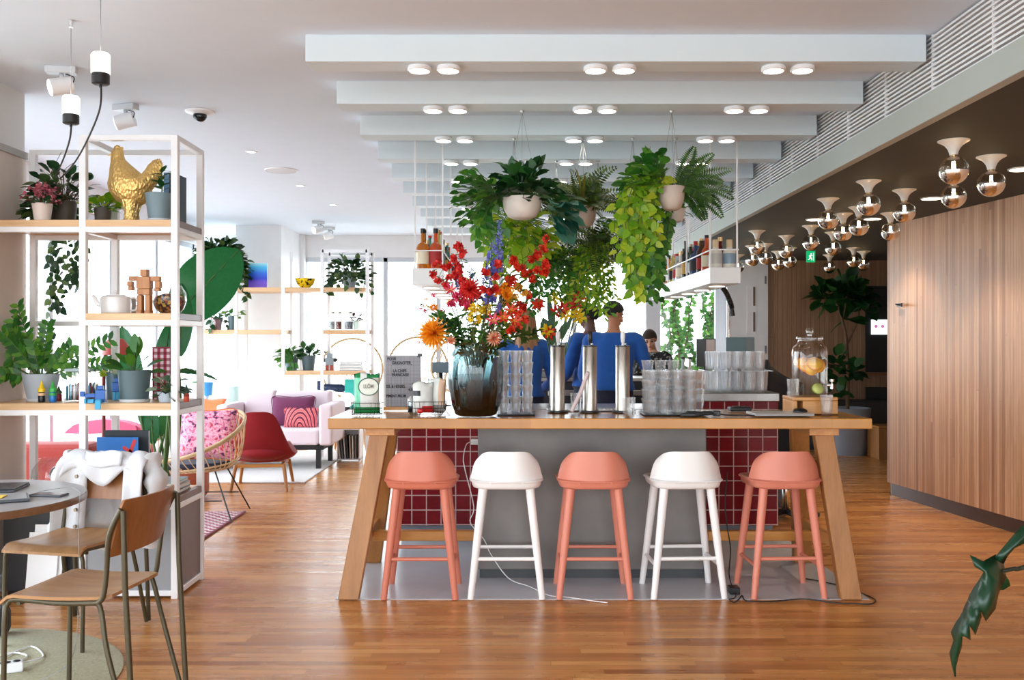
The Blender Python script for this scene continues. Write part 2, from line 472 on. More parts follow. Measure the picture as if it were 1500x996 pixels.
L(wt, ramp(wt, sx.outputs[2], [(0.0, (0.91, 0.96, 1.0)), (0.5, (0.78, 0.89, 1.0))]), bg.inputs[0])
bg.inputs[1].default_value = SKY
L(wt, bg.outputs[0], wo.inputs[0])

# =================================================================== room shell
FLOOR = planks('strip parquet', [srgb(170, 104, 46), srgb(212, 146, 82), srgb(226, 164, 96), srgb(192, 122, 60), srgb(218, 152, 86)], 0.62, 0.052,
               'XY', srgb(96, 54, 28), 0.3, 0.0015, 0.55, 0.12, 0.08)
struct('floor', MB().box((-4.2, -3.2, -0.12), (6.2, 13.4, 0)), FLOOR, 'strip parquet floor in warm honey brown oak staves')
PAD = paint('polished concrete', srgb(190, 194, 202), 0.3, 0.08, sc=3)
struct('floor_inlay', MB().box((-0.94, 5.08, 0.0), (1.9, 7.6, 0.004)), PAD, 'pale grey concrete floor area under the bar table')
CEIL = paint('ceiling paint', srgb(222, 232, 244), 0.85, 0.01)
struct('ceiling', MB().box((-4.2, -3.2, 2.80), (2.1, 13.4, 2.95)), CEIL, 'flat white painted ceiling above the bar and lounge')
DARKC = paint('dark ceiling paint', srgb(60, 60, 54), 0.75, 0.04)
struct('ceiling_lower', MB().box((1.99, -3.2, 2.404), (6.2, 13.4, 2.5)), DARKC, 'lowered dark olive grey ceiling over the passage')
FASC = paint('soffit paint', srgb(176, 184, 178), 0.6, 0.02)
struct('trim_1', MB().box((1.93, -3.2, 2.40), (1.985, 13.0, 2.53), 0.004), FASC, 'grey green fascia band along the dark ceiling edge')
# slatted air grille above the fascia
gr = thing('air_grille', 'long white slatted air grille running above the grey green fascia', 'vent', (1.95, 0, 2.53))
g = MB()
for i in range(12): g.box((0.0, -1.0, 0.006 + i * 0.0222), (0.022, 12.9, 0.006 + i * 0.0222 + 0.010))
g.build('slats', WHITEM, gr)
for i in range(24): MB().box((0.003, -0.6 + i * 0.56, 0.0), (0.02, -0.59 + i * 0.56, 0.27)).build('divider', WHITEM, gr)
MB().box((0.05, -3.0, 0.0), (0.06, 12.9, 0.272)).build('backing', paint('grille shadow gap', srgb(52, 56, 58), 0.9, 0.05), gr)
# ceiling beams
BEAMW = paint('beam paint', srgb(218, 230, 236), 0.6, 0.01)
BY = [4.44 + 0.797 * k for k in range(10)]
for k, y in enumerate(BY):
    o = struct('ceiling_beam', MB().box((-0.96, y, 2.674), (1.925, y + 0.17, 2.80), 0.002, 1), BEAMW,
               'white boxed ceiling beam, %s one from the camera' % NTH[k], 'beam')
# left wall stub with its tan panel
WALLP = paint('wall paint', srgb(222, 220, 218), 0.8, 0.02)
TAN = paint('tan wall panel', srgb(206, 190, 178), 0.7, 0.04)
struct('wall_left', MB().box((-3.02, 4.7, 0), (-2.815, 5.52, 2.80)), WALLP, 'pale grey wall stub beside the tall shelf')  # cut short out of view so that side light gets in
struct('trim_2', MB().box((-2.815, 4.7, 2.42), (-2.795, 5.525, 2.46), 0.003), paint('grey trim', srgb(168, 166, 162), 0.6), 'grey trim line high on the pale wall stub')
struct('trim_3', MB().box((-2.815, 4.7, 0.10), (-2.806, 5.52, 2.42)), TAN, 'tan panel covering the pale wall stub')
struct('baseboard_left', MB().box((-2.815, 4.7, 0), (-2.795, 5.524, 0.09), 0.004), WHITE, 'white baseboard of the tan panelled wall stub')
# wood-clad wall on the right
SLAT = planks('wood wall cladding', [srgb(170, 122, 90), srgb(210, 162, 126), srgb(224, 180, 144), srgb(188, 138, 104), srgb(232, 192, 158)], 9.0, 0.031,
              'ZX', srgb(120, 84, 60), 0.42, 0.0016, 0.7, 0.05, 0.06)
ang = math.atan2(-1.9, 0.24); ln = 12.0
mb = MB(); r = 0.07
poly = [(0.0 + r * (1 - math.cos(a)), r * (1 - math.sin(a))) for a in [PI / 2 * i / 8 for i in range(9)]]
poly = [(r - r * math.cos(PI / 2 * i / 8), r - r * math.sin(PI / 2 * i / 8)) for i in range(9)] + [(ln, 0), (ln, 0.25), (0.0, 0.25)]
mb.prism(poly, 0.11, 2.403, 'Z')
# local x runs from the corner towards the camera, local y away from the room
wr = struct('wall_right', mb, SLAT, 'light wood clad wall of narrow upright staves', None, (3.35, 8.6, 0), ang)
mb = MB().prism([(a + (0.02 if a < 1 else 0), b + 0.02) for a, b in poly[:9]] + [(ln, 0.02), (ln, 0.25), (0.03, 0.25)], 0.0, 0.11, 'Z')
struct('baseboard_right', mb, metal('dark bronze kick plate', (0.16, 0.14, 0.14), 0.35), 'dark metal kick strip under the wood clad wall', None, (3.35, 8.6, 0), ang)
# dark wood wall far behind on the right
SLATB = planks('dim wood cladding', [srgb(150, 112, 84), srgb(166, 126, 96), srgb(176, 138, 106), srgb(156, 118, 90)], 9.0, 0.06,
               'ZX', srgb(90, 60, 42), 0.5, 0.0025, 0.7, 0.0, 0.06)
struct('wall_passage', MB().box((3.28, 12.3, 0), (6.2, 12.42, 2.404)), SLATB, 'brown wood clad wall at the end of the passage')
struct('wall_far_right', MB().box((6.1, -3.2, 0), (6.2, 12.3, 2.404)), SLATB, 'wood clad side wall hidden beyond the passage')
# back window wall (y = 13), left window wall (x = -3.9), unseen front glazing added behind the camera (y = -3)
struct('wall_back', MB().box((-4.2, 13.0, 2.5), (3.4, 13.15, 2.80)).box((2.92, 12.9, 0), (3.28, 13.15, 2.5)).box((-4.2, 13.0, 0), (3.0, 13.15, 0.08)), WHITE, 'white wall band above and beside the back windows')
def window(n, a, b, posts, label, axis='X', at=13.0, top=2.5, bottom=0.08, pw=0.06, wide=None):
    """Frame and pane of a glazed wall from a to b."""
    m = MB()
    def bx(p, q, z0, z1, d=0.08):
        if axis == 'X': m.box((p, at, z0), (q, at + d, z1), 0.004, 1)
        else: m.box((at - d, p, z0), (at, q, z1), 0.004, 1)
    for p in posts:
        k = (wide or {}).get(p, pw); bx(p - k / 2, p + k / 2, bottom, top, 0.1)
    bx(a, b, bottom, bottom + 0.06); bx(a, b, top - 0.06, top)
    o = struct('window_%d' % n, m, paint('window frame', srgb(206, 212, 220), 0.4, 0.02), label, 'window')
    g = MB()
    if axis == 'X': g.sheet([[(a, at + 0.04, bottom), (b, at + 0.04, bottom)], [(a, at + 0.04, top), (b, at + 0.04, top)]])
    else: g.sheet([[(at - 0.04, a, bottom), (at - 0.04, b, bottom)], [(at - 0.04, a, top), (at - 0.04, b, top)]])
    g.build('pane', PANE, o)
    return o
window(1, -2.85, 2.92, [-2.82, -1.72, -1.0, -0.15, 0.85, 1.92, 2.84], 'wide bright glazed wall behind the bar', 'X', 13.0, wide={1.92: 0.2, 2.84: 0.14})
window(2, -3.1, 13.0, [-3.05, -1.6, -0.2, 1.2, 2.6, 4.2, 5.65, 6.9, 8.1, 9.3, 10.5, 11.7, 12.95], 'bright glazed wall along the lounge side, extended unseen for more light', 'Y', -3.9, 2.55)  # lounge stretch is real; the unseen stretch beside the camera adds side light
window(3, -4.1, 6.1, [-4.1, -2.5, -0.9, 0.7, 2.3, 3.9, 6.1], 'unseen glazed front wall, added to let sky light in', 'X', -3.1, 2.38)  # unseen glazing, added so sky light floods in from behind
struct('wall_window_head', MB().box((-4.05, -3.1, 2.55), (-3.84, 13.0, 2.80)).box((-4.05, -3.1, 0), (-3.9, 13.0, 0.08)), WHITE, 'white band above the lounge windows')
struct('wall_partition', MB().box((-3.41, 11.8, 0), (-2.85, 12.9, 2.80)).box((-3.9, 12.86, 0), (-2.8, 13.0, 2.8)), WHITE, 'white partition pier behind the lounge sofa')
# outside ground
struct('ground', MB().box((-30, -30, -0.4), (30, 40, -0.2)), paint('pale paving', srgb(205, 205, 200), 0.9, 0.05), 'pale paved ground outside the windows')
# portals: light enters through the glazing
def portal(loc, rot, sx, sy):
    d = bpy.data.lights.new('window_portal', 'AREA'); d.shape = 'RECTANGLE'; d.size = sx; d.size_y = sy; d.cycles.is_portal = True
    o = bpy.data.objects.new('window_portal', d); COL.objects.link(o); o.location = loc; o.rotation_euler = rot
portal((0.0, 13.2, 1.3), (-PI / 2, 0, 0), 5.8, 2.45)
portal((-4.05, 5.0, 1.3), (0, -PI / 2, 0), 2.5, 16.0)
portal((1.0, -3.25, 1.3), (PI / 2, 0, 0), 10.2, 2.5)
struct('wall_soffit', MB().box((2.015, -3.2, 2.5), (2.2, 13.1, 2.80)), WHITE, 'hidden upstand carrying the air grille above the dark ceiling')
# =================================================================== bar body
TILE = tiles('oxblood glazed tile', srgb(112, 4, 18), srgb(136, 10, 26), srgb(214, 186, 182), 0.101, 'XZ', 0.28)
bar = thing('bar_counter', 'bar counter clad in square oxblood red tiles behind the oak table', 'bar counter', (0.52, 6.92, 0.004))
MB().box((-1.32, -0.32, 0.094), (1.32, 0.32, 0.875), 0.004, 1).build('body', TILE, bar)
MB().box((-1.29, -0.28, 0.0), (1.29, 0.28, 0.094)).build('plinth', paint('grey plinth', srgb(120, 128, 138), 0.4), bar)
MB().box((-1.325, -0.325, 0.875), (1.325, 0.33, 0.895), 0.003, 1).build('worktop', STEEL, bar)
up = thing('glass_washer', 'low steel worktop unit on red tiles under the tall glass racks', 'counter unit', (1.47, 6.92, 0.899))
MB().box((-0.36, -0.31, 0.0), (0.37, 0.3, 0.055)).build('tiled_base', TILE, up)
MB().box((-0.385, -0.315, 0.055), (0.38, 0.31, 0.115), 0.006).build('steel_top', metal('dark steel', (0.3, 0.29, 0.28), 0.35), up)
CONC = paint('troweled concrete', srgb(122, 118, 115), 0.45, 0.2, sc=3.5, bmp=0.05)
pl = thing('concrete_plinth', 'smooth grey concrete block standing under the middle of the oak table', 'plinth', (0.463, 6.05, 0.004))
MB().box((-0.66, -0.53, 0.05), (0.66, 0.53, 0.902), 0.006).build('block', CONC, pl)
MB().box((-0.65, -0.52, 0.0), (0.65, 0.52, 0.05)).build('recess', paint('dark plinth recess', srgb(70, 72, 76), 0.6), pl)
# =================================================================== long oak table
tb = thing('bar_table', 'long oak high table on splayed trestle legs in front of the bar', 'table', (0.467, 5.395, 0.004))
ox, oy, oz = 0.467, 5.395, 0.004
def tl(x, y, z): return Vector((x - ox, y - oy, z - oz))
top_m = planks('oak table top', [srgb(176, 112, 34), srgb(196, 132, 48), srgb(204, 142, 56), srgb(186, 122, 40)], 1.6, 0.11, 'XY', srgb(140, 84, 40), 0.22, 0.001, 0.5, 0.2, 0.05)
m = MB(); m.box(tl(-0.978, 5.07, 0.908), tl(1.912, 5.72, 0.9635), 0.004, 2); m.build('tabletop', top_m, tb)
legs = {}
for sx, (xt, xf) in (('l', (-0.715, -0.868)), ('r', (1.69, 1.80))):
    for yt, yf in ((5.22, 5.09), (5.63, 5.93)):
        a, b = tl(xf, yf, 0.004), tl(xt, yt, 0.905)
        d = (b - a); 
        m = MB(); V = []
        hw, hd = 0.055, 0.032
        A = [m.bm.verts.new((p.x + i * hw, p.y + j * hd, p.z)) for p in (a,) for i, j in ((-1, -1), (1, -1), (1, 1), (-1, 1))]
        B = [m.bm.verts.new((p.x + i * hw * 0.92, p.y + j * hd, p.z)) for p in (b,) for i, j in ((-1, -1), (1, -1), (1, 1), (-1, 1))]
        m.bridge(A, B, False); m.cap(A, True); m.cap(B)
        bmesh.ops.bevel(m.bm, geom=list(m.bm.edges), offset=0.004, segments=1, affect='EDGES')
        m.build('leg', OAKZ, tb)
    xm = xf + (xt - xf) * 0.3
    MB().bar(tl(xm, 5.16, 0.27), tl(xm, 5.83, 0.27), 0.035, 0.06, bev=0.003).build('foot_rail', OAKY, tb)
    MB().bar(tl(xt, 5.17, 0.885), tl(xt, 5.68, 0.885), 0.16, 0.044, bev=0.003).build('top_rail', OAKY, tb)
    xe = -0.205 if sx == 'l' else 1.135
    MB().bar(tl(xm + (0.02 if sx == 'l' else -0.02), 5.56, 0.245), tl(xe, 5.56, 0.245), 0.06, 0.055, bev=0.003).build('stretcher', OAKX, tb)
# =================================================================== stools
CORAL = paint('coral paint', srgb(210, 122, 98), 0.42, 0.02)
SALMON = paint('salmon pink paint', srgb(218, 134, 112), 0.42, 0.02)
STW = paint('white stool paint', srgb(242, 241, 240), 0.42, 0.015)
def make_stool(mat, label):
    t = thing('bar_stool', label, 'stool', (0, 0, 0), 0, 'bar stools along the oak table')
    # seat pan: rounded square bowl, local -y is the rear
    m = MB(); n = 40
    def sq(a, rx, ry, p=4.0):
        c, s = math.cos(a), math.sin(a)
        return (rx * math.copysign(abs(c) ** (2 / p), c), ry * math.copysign(abs(s) ** (2 / p), s))
    prof = [(0.13, 0.581), (0.168, 0.582), (0.181, 0.587), (0.187, 0.597), (0.191, 0.617), (0.199, 0.620), (0.201, 0.626), (0.193, 0.632), (0.176, 0.631), (0.15, 0.622), (0.08, 0.614), (0.0, 0.612)]
    rings = []
    for r, z in prof[:-1]:
        rings.append([m.bm.verts.new((sq(2 * PI * i / n, r, r)[0], sq(2 * PI * i / n, r, r)[1], z + max(0.0, sq(2 * PI * i / n, r, r)[1]) * -0.04)) for i in range(n)])
    for A, B in zip(rings, rings[1:]): m.bridge(A, B)
    m.cap(rings[0], True); m.cap(rings[-1])
    m.build('seat', mat, t, smooth=True)
    # backrest: a shell rising from the rear rim and wrapping round the sides
    def bp(u, v, off):
        wv = 0.196 - 0.026 * v - 0.022 * v ** 5
        x = wv * u
        yy = -0.197 + 0.012 * v + (abs(u) ** 3.0) * (0.115 - 0.02 * v)
        hgt = 0.158 * (1 - 0.24 * abs(u) ** 6)
        z = 0.626 + hgt * v
        k = 1 - off / 0.21
        return Vector((x * k, yy + off, z - (0.004 if off and v > 0.99 else 0)))
    nu, nv = 28, 10
    us = [-1 + 2 * i / nu for i in range(nu + 1)]; vs = [(i / nv) for i in range(nv + 1)]
    m = MB()
    O = [[m.bm.verts.new(bp(u, v, 0)) for u in us] for v in vs]; I = [[m.bm.verts.new(bp(u, v, 0.018)) for u in us] for v in vs]
    for G, fl in ((O, 0), (I, 1)):
        for i in range(nv):
            for j in range(nu):
                f = m.bm.faces.new((G[i][j], G[i][j + 1], G[i + 1][j + 1], G[i + 1][j])); f.smooth = True
    for j in range(nu):
        for r in (0, nv): m.bm.faces.new((O[r][j], O[r][j + 1], I[r][j + 1], I[r][j]))
    for i in range(nv):
        for c in (0, nu): m.bm.faces.new((O[i][c], O[i + 1][c], I[i + 1][c], I[i][c]))
    m.build('backrest', mat, t, smooth=True)
    feet = {}
    for ix in (-1, 1):
        for iy in (-1, 1):
            a, b = Vector((ix * 0.19, iy * 0.168, 0.0)), Vector((ix * 0.125, iy * 0.125, 0.586))
            MB().tube([a, a.lerp(b, 0.5), b], [0.0165, 0.021, 0.0235], 16).build('leg', mat, t, smooth=True)
            feet[ix, iy] = (a, b)
    def at(k, z): a, b = feet[k]; return a.lerp(b, z / 0.586)
    for p, q, z in (((-1, -1), (1, -1), 0.21), ((-1, 1), (1, 1), 0.21), ((-1, -1), (-1, 1), 0.17), ((1, -1), (1, 1), 0.17)):
        MB().cyl(at(p, z), at(q, z), 0.0105, n=10).build('rung', mat, t, smooth=True)
    for ix in (-1, 1): MB().cyl((ix * 0.085, -0.1955, 0.619), (ix * 0.085, -0.1985, 0.619), 0.004, n=8).build('screw', mat, t)
    return t
s1 = make_stool(CORAL, 'coral pink bar stool beside the left trestle leg of the oak table')
s2 = make_stool(STW, 'white bar stool between two coral stools, white cable running behind it')
s3 = make_stool(SALMON, 'salmon pink bar stool in the middle, standing before the grey concrete block')
s1.location = (-0.49, 5.235, 0.004); s2.location = (-0.03, 5.24, 0.004); s3.location = (0.44, 5.24, 0.004)
s4 = dup(s2, (0.934, 5.25, 0.004), 0.05, 'white bar stool between the middle pink stool and the rightmost pink stool')
s5 = dup(s3, (1.468, 5.25, 0.004), 0.04, 'salmon pink bar stool beside the right trestle leg of the oak table')
# =================================================================== cables under the table
WCAB = paint('white cable', srgb(235, 235, 235), 0.5, 0.03)
pts = [(PX(697, 6.6), 6.57, PZ(647, 6.6)), (PX(684, 6.5), 6.5, PZ(650, 6.5)), (PX(680, 6.3), 6.2, PZ(670, 6.2)), (-0.275, 5.6, 0.62), (-0.22, 5.5, 0.42), (-0.24, 5.5, 0.33), (-0.16, 5.46, 0.24), (-0.12, 5.44, 0.16), (-0.02, 5.42, 0.03), (0.1, 5.30, 0.012), (0.2, 5.12, 0.012), (0.3, 5.09, 0.010), (0.42, 5.03, 0.008), (0.5, 5.0, 0.006)]
ch = thing('charging_cable', 'thin white charging cable hanging from the tiled bar to the floor', 'cable', (0, 0, 0))
MB().tube(smooth_pts(pts, 6), 0.0028, 6).build('cord', WCAB, ch, smooth=True)
MB().box((PX(690, 6.58), 6.555, PZ(651, 6.58)), (PX(701, 6.58), 6.598, PZ(643, 6.58)), 0.004).build('plug', WCAB, ch)
pc = thing('power_cable', 'black power cable with an adapter trailing past the right trestle leg', 'cable', (0, 0, 0))
pts = [(PX(1063, 5.55), 5.50, 0.62), (PX(1062, 5.5), 5.5, 0.45), (PX(1066, 5.45), 5.47, 0.32), (PX(1070, 5.4), 5.40, 0.2), (PX(1068, 5.3), 5.3, 0.08), (PX(1074, 5.2), 5.2, 0.022)]
MB().tube(smooth_pts(pts, 6), 0.0035, 6).build('cord', CABLE, pc, smooth=True)
MB().box((PX(1067, 5.2), 5.16, 0.0045), (PX(1082, 5.2), 5.23, 0.042), 0.005).build('adapter', BLACK, pc)
pts = [(PX(1078, 5.17), 5.17, 0.012), (PX(1075, 5.1), 5.08, 0.009), (PX(1068, 5.05), 5.05, 0.009), (PX(1072, 5.05), 5.0, 0.009), (PX(1082, 5.05), 5.05, 0.009), (PX(1086, 5.15), 5.13, 0.009), (PX(1096, 5.0), 5.02, 0.009), (PX(1130, 5.1), 5.03, 0.006), (PX(1175, 5.1), 5.06, 0.009), (PX(1215, 5.1), 5.0, 0.005), (PX(1240, 5.1), 4.99, 0.005), (PX(1262, 5.1), 4.98, 0.005), (PX(1278, 5.1), 5.06, 0.005), (PX(1262, 5.2), 5.18, 0.005), (PX(1243, 5.3), 5.27, 0.009), (PX(1225, 5.35), 5.36, 0.009), (PX(1200, 5.4), 5.45, 0.009), (PX(1176, 5.5), 5.50, 0.009)]
MB().tube(smooth_pts(pts, 5), 0.0035, 6).build('floor_cord', CABLE, pc, smooth=True)

# =================================================================== things on the table
TZ = 0.9685
def tw(px, py):
    """Where the photo's pixel meets the table top."""
    Y = (H - TZ) * F / (py - CY); return Vector((PX(px, Y), Y, TZ))
# --- beer taps
def make_tap(label, handle):
    t = thing('beer_tap', label, 'beer tap', (0, 0, 0), 0, 'beer taps on the oak table')
    MB().lathe([(0, 0), (0.062, 0), (0.062, 0.006), (0.05, 0.010), (0, 0.010)], n=28).build('base', BLACK, t, smooth=True)
    MB().lathe([(0.0, 0.010), (0.0405, 0.010), (0.0405, 0.37), (0.038, 0.374), (0, 0.374)], n=32).build('column', STEEL, t, smooth=True)
    MB().lathe([(0.0, 0.374), (0.041, 0.374), (0.041, 0.380), (0, 0.381)], n=32).build('cap', paint('dark cap', srgb(60, 60, 60), 0.3), t, smooth=True)
    h = MB().lathe([(0, 0.381), (0.008, 0.381), (0.007, 0.395), (0.011, 0.40), (0.0135, 0.43), (0.0125, 0.455), (0.008, 0.46), (0, 0.461)], (0.002, 0, 0), 14)
    h.build('handle', handle, t, smooth=True)
    MB().ball((0.01, -0.012, 0.388), 0.008, 10, 8).build('valve', CHROME, t, smooth=True)
    return t
t1 = make_tap('steel column beer tap with clear handle, nearest the ribbed glasses', WHITEM); t1.location = (PX(817, 5.47), 5.47, TZ)
t2 = make_tap('steel column beer tap with black handle, in the middle of three', BLACK); t2.location = (PX(864, 5.47), 5.47, TZ)
t3 = dup(t1, (PX(912, 5.47), 5.47, TZ), 0.4, 'steel column beer tap with pale handle, nearest the big glass stack')
t3.children
dt = thing('drip_tray', 'flat steel drip tray under the beer taps', 'tray', (PX(866, 5.6), 5.60, TZ))
MB().box((-0.26, -0.055, 0), (0.26, 0.055, 0.008), 0.003, 1).build('tray', STEEL, dt)
m = MB()
for i in range(26): m.box((-0.24 + i * 0.019, -0.045, 0.008), (-0.234 + i * 0.019, 0.045, 0.011))
m.build('grate', metal('dark grate', (0.3, 0.3, 0.3), 0.4), dt)
tg = thing('payment_stick', 'slim pale pink wand leaning against the middle beer tap', 'wand', (0, 0, 0))
MB().tube([tw(837, 606) + Vector((0, 0, 0.012)), (PX(850, 5.38), 5.38, 1.08), (PX(861, 5.4), 5.405, 1.195)], [0.011, 0.0125, 0.011], 12).build('body', paint('pale pink plastic', srgb(226, 208, 208), 0.35), tg, smooth=True)
MB().tube([(PX(861, 5.4), 5.405, 1.195), (PX(861.6, 5.4), 5.407, 1.2)], [0.0105, 0.006], 12).build('tip', paint('grey tip', srgb(160, 150, 150), 0.3), tg, smooth=True)
# --- drinking glasses
RIB = brightglass('stacked glass', (0.99, 0.995, 1.0), 0.035, 0.65, 0.09)
def tumbler(h, r0, r1, ribs=0, n=20):
    """Open glass: outer and inner wall joined at the rim, thick base."""
    m = MB(); k = n
    prof = [(0.0, 0.0), (r0 * 0.92, 0.0), (r0, h * 0.04), (r0 * 0.7 + r1 * 0.3, h * 0.35), (r1, h * 0.94), (r1 + 0.0011, h * 0.965), (r1 + 0.0011, h), (r1 - 0.002, h), (r1 - 0.002, h * 0.93), (r0 * 0.7 + r1 * 0.3 - 0.0025, h * 0.35), (r0 - 0.003, h * 0.10), (0.0, h * 0.09)]
    m.lathe(prof, n=k)
    if ribs:
        for v in m.bm.verts:
            a = math.atan2(v.co.y, v.co.x); q = 1 + 0.02 * math.cos(a * ribs)
            v.co.x *= q; v.co.y *= q
    return m
def glass_stack(proto_mb, name, mat, label_f, cols, rows, tiers, base, dx, dy, dz, group, skip=()):
    src = None
    for k in range(tiers):
        for j in range(rows):
            for i in range(cols):
                if (i, j, k) in skip: continue
                loc = (base[0] + i * dx + 0.0, base[1] + j * dy, base[2] + k * dz)
                if src is None: src = one(name, proto_mb, mat, label_f(i, j, k), 'glass', loc, 0, group, smooth=True); o = src
                else:
                    o = src.copy(); COL.objects.link(o); o.location = loc; o['label'] = label_f(i, j, k)
                o.rotation_euler = (0, 0, i * 1.3 + j * 2.1)
ROW = ['front', 'second', 'third', 'fourth']
def lab(where):
    return lambda i, j, k: 'clear tumbler %s: tier %d up, column %d, %s row' % (where, k + 1, i + 1, ROW[j])
glass_stack(tumbler(0.09, 0.022, 0.0318, 0, 24), 'tumbler', RIB, lab('beside the vase'), 3, 3, 5, (PX(738, 5.3) , 5.26, TZ + 0.006), 0.065, 0.065, 0.064, 'nested tumblers beside the green vase')
one('bar_mat', MB().box((-0.105, -0.105, 0), (0.105, 0.105, 0.005), 0.002, 1), BLACK, 'thin black mat under the glasses beside the vase', 'mat', (PX(756, 5.32), 5.325, TZ))
b0 = (PX(950, 5.27), 5.23, TZ + 0.006)
one('bar_mat', MB().box((-0.175, -0.125, 0), (0.175, 0.13, 0.005), 0.002, 1), BLACK, 'black mat under the big round glass stack', 'mat', (PX(986, 5.32), 5.33, TZ))
glass_stack(tumbler(0.078, 0.024, 0.0352, 0, 24), 'tumbler', RIB, lab('right of the taps'), 4, 3, 5, (PX(953, 5.27), 5.245, TZ + 0.006), 0.0722, 0.0722, 0.0535, 'nested tumblers right of the beer taps', {(i, j, 4) for i in range(4) for j in (0, 1)} | {(3, 2, 4)})
for k in range(4):
    o = one('tumbler', tumbler(0.078, 0.024, 0.0352, 0, 24), RIB, 'clear tumbler, number %d up, in the separate end pile by the big stack' % (k + 1), 'glass', (PX(1028, 5.4) - 0.02, 5.40, TZ + 0.001 + k * 0.0535), 0, 'nested tumblers right of the beer taps', smooth=True)
# tall glasses upside-down in two tiers on the steel unit behind
RACK = brightglass('pressed glass', (0.99, 0.995, 1.0), 0.035, 0.65, 0.12)
def rk(where): return lambda i, j, k: 'tall ribbed glass on the steel unit: %s tier, column %d, %s row' % (where, i + 1, ROW[j])
glass_stack(tumbler(0.145, 0.034, 0.041, 12, 48), 'highball_glass', RACK, rk('lower'), 5, 3, 1, (PX(1035, 6.75) + 0.045, 6.72, 1.0145), 0.085, 0.085, 0.15, 'tall glasses on the steel unit')
one('glass_tray', MB().box((-0.235, -0.14, 0), (0.235, 0.14, 0.006), 0.002, 1), RACK, 'clear tray between the two tiers of tall glasses', 'tray', (PX(1035, 6.75) + 0.045 + 0.17, 6.805, 1.161))
glass_stack(tumbler(0.13, 0.032, 0.038, 12, 48), 'highball_glass', RACK, rk('upper'), 5, 3, 1, (PX(1035, 6.75) + 0.052, 6.73, 1.1685), 0.08, 0.08, 0.15, 'tall glasses on the steel unit')
# single glasses on the table
wg = thing('water_glass', 'single clear water glass beside the right-hand beer tap', 'glass', tw(921, 611))
tumbler(0.105, 0.03, 0.036).build('body', CLEAR, wg, smooth=True)
wg2 = thing('water_glass', 'clear glass with pale water beside the wand', 'glass', (PX(842, 5.52), 5.42, TZ))
tumbler(0.11, 0.027, 0.033).build('body', CLEAR, wg2, smooth=True)
MB().lathe([(0, 0.012), (0.023, 0.012), (0.026, 0.05), (0, 0.05)], n=20).build('water', glass('water', (0.95, 0.97, 0.97), 0.05), wg2, smooth=True)
# --- drink dispenser on its wooden stand
ds = thing('dispenser_stand', 'small oak block stand carrying the glass drinks dispenser', 'stand', (PX(1186, 5.4), 5.40, TZ))
MB().box((-0.125, -0.105, 0.075), (0.125, 0.105, 0.094), 0.004).build('top', OAKX, ds)
MB().box((-0.07, -0.105, 0.0), (0.125, 0.10, 0.075), 0.004).build('block', OAKX, ds)
MB().box((-0.125, -0.105, 0.0), (-0.1, 0.10, 0.075), 0.004).build('side_panel', OAKX, ds)
dd = thing('drink_dispenser', 'glass drinks dispenser of water with orange slices on an oak block', 'dispenser', (PX(1186, 5.4), 5.4, TZ + 0.095))
R = 0.098
MB().lathe([(0, 0.0), (R - 0.008, 0.0), (R, 0.012), (R, 0.25), (R - 0.006, 0.275), (R - 0.028, 0.298), (R - 0.034, 0.306), (R - 0.034, 0.318)], n=40).build('jar', CLEAR, dd, smooth=True)
MB().lathe([(0, 0.006), (R - 0.007, 0.008), (R - 0.005, 0.02), (R - 0.005, 0.215), (0, 0.215)], n=40).build('water', glass('lemon water', (0.97, 0.98, 0.96), 0.0, 0.0, 0.06), dd, smooth=True)
ld = MB().lathe([(0, 0.319), (R - 0.026, 0.319), (R - 0.024, 0.328), (R - 0.028, 0.337), (0.02, 0.340), (0, 0.340)], n=32).build('lid', CLEAR, dd, smooth=True)
MB().lathe([(0.012, 0.340), (0.012, 0.350), (0.019, 0.356), (0.021, 0.375), (0.014, 0.385), (0, 0.387)], n=20).build('lid_knob', CLEAR, ld, smooth=True)
sp = MB().cyl((R - 0.004, -0.005, 0.062), (R + 0.03, -0.005, 0.062), 0.008, n=12).cyl((R + 0.026, -0.005, 0.04), (R + 0.026, -0.005, 0.07), 0.009, n=12).build('spigot', CHROME, dd, smooth=True)
MB().lathe([(0.003, 0.07), (0.004, 0.078), (0.012, 0.082), (0.013, 0.095), (0, 0.098)], (R + 0.026, -0.005, 0), 12).build('spigot_handle', CHROME, sp, smooth=True)
ORANGE = paint('orange flesh', srgb(255, 186, 0), 0.35, 0.12, sc=40)
RIND = paint('orange rind', srgb(252, 150, 0), 0.4, 0.05)
i = 0
for x, y, z, rx, rz in ((-0.038, -0.03, 0.178, 1.25, 0.3), (0.034, -0.03, 0.172, 1.1, -0.2), (0.046, 0.02, 0.182, 1.0, 0.6), (-0.005, -0.044, 0.160, 1.3, 0.1), (0.0, 0.03, 0.185, 0.6, 0.0), (-0.042, 0.035, 0.18, 0.9, 0.5), (0.012, -0.056, 0.184, 0.9, -0.1)):
    M = Matrix.Rotation(rz, 4, 'Z') @ Matrix.Rotation(rx, 4, 'X')
    m = MB(); m.lathe([(0, -0.003), (0.039, -0.003), (0.039, 0.003), (0, 0.003)], n=22); m.mi = 1
    m.lathe([(0.0391, -0.004), (0.043, -0.004), (0.043, 0.004), (0.0391, 0.004)], n=22)
    for v in m.bm.verts: v.co = M @ v.co
    one('orange_slice', m, [ORANGE, RIND], 'round orange slice floating in the drinks dispenser, %s of seven' % NTH[i], 'fruit slice', (PX(1186, 5.4) + x, 5.4 + y, TZ + 0.095 + z), 0, 'orange slices floating in the drinks dispenser'); i += 1
m = MB(); m.lathe([(0, -0.003), (0.03, -0.003), (0.03, 0.003), (0, 0.003)], n=22); m.mi = 1; m.lathe([(0.0301, -0.004), (0.032, -0.004), (0.032, 0.004), (0.0301, 0.004)], n=22)
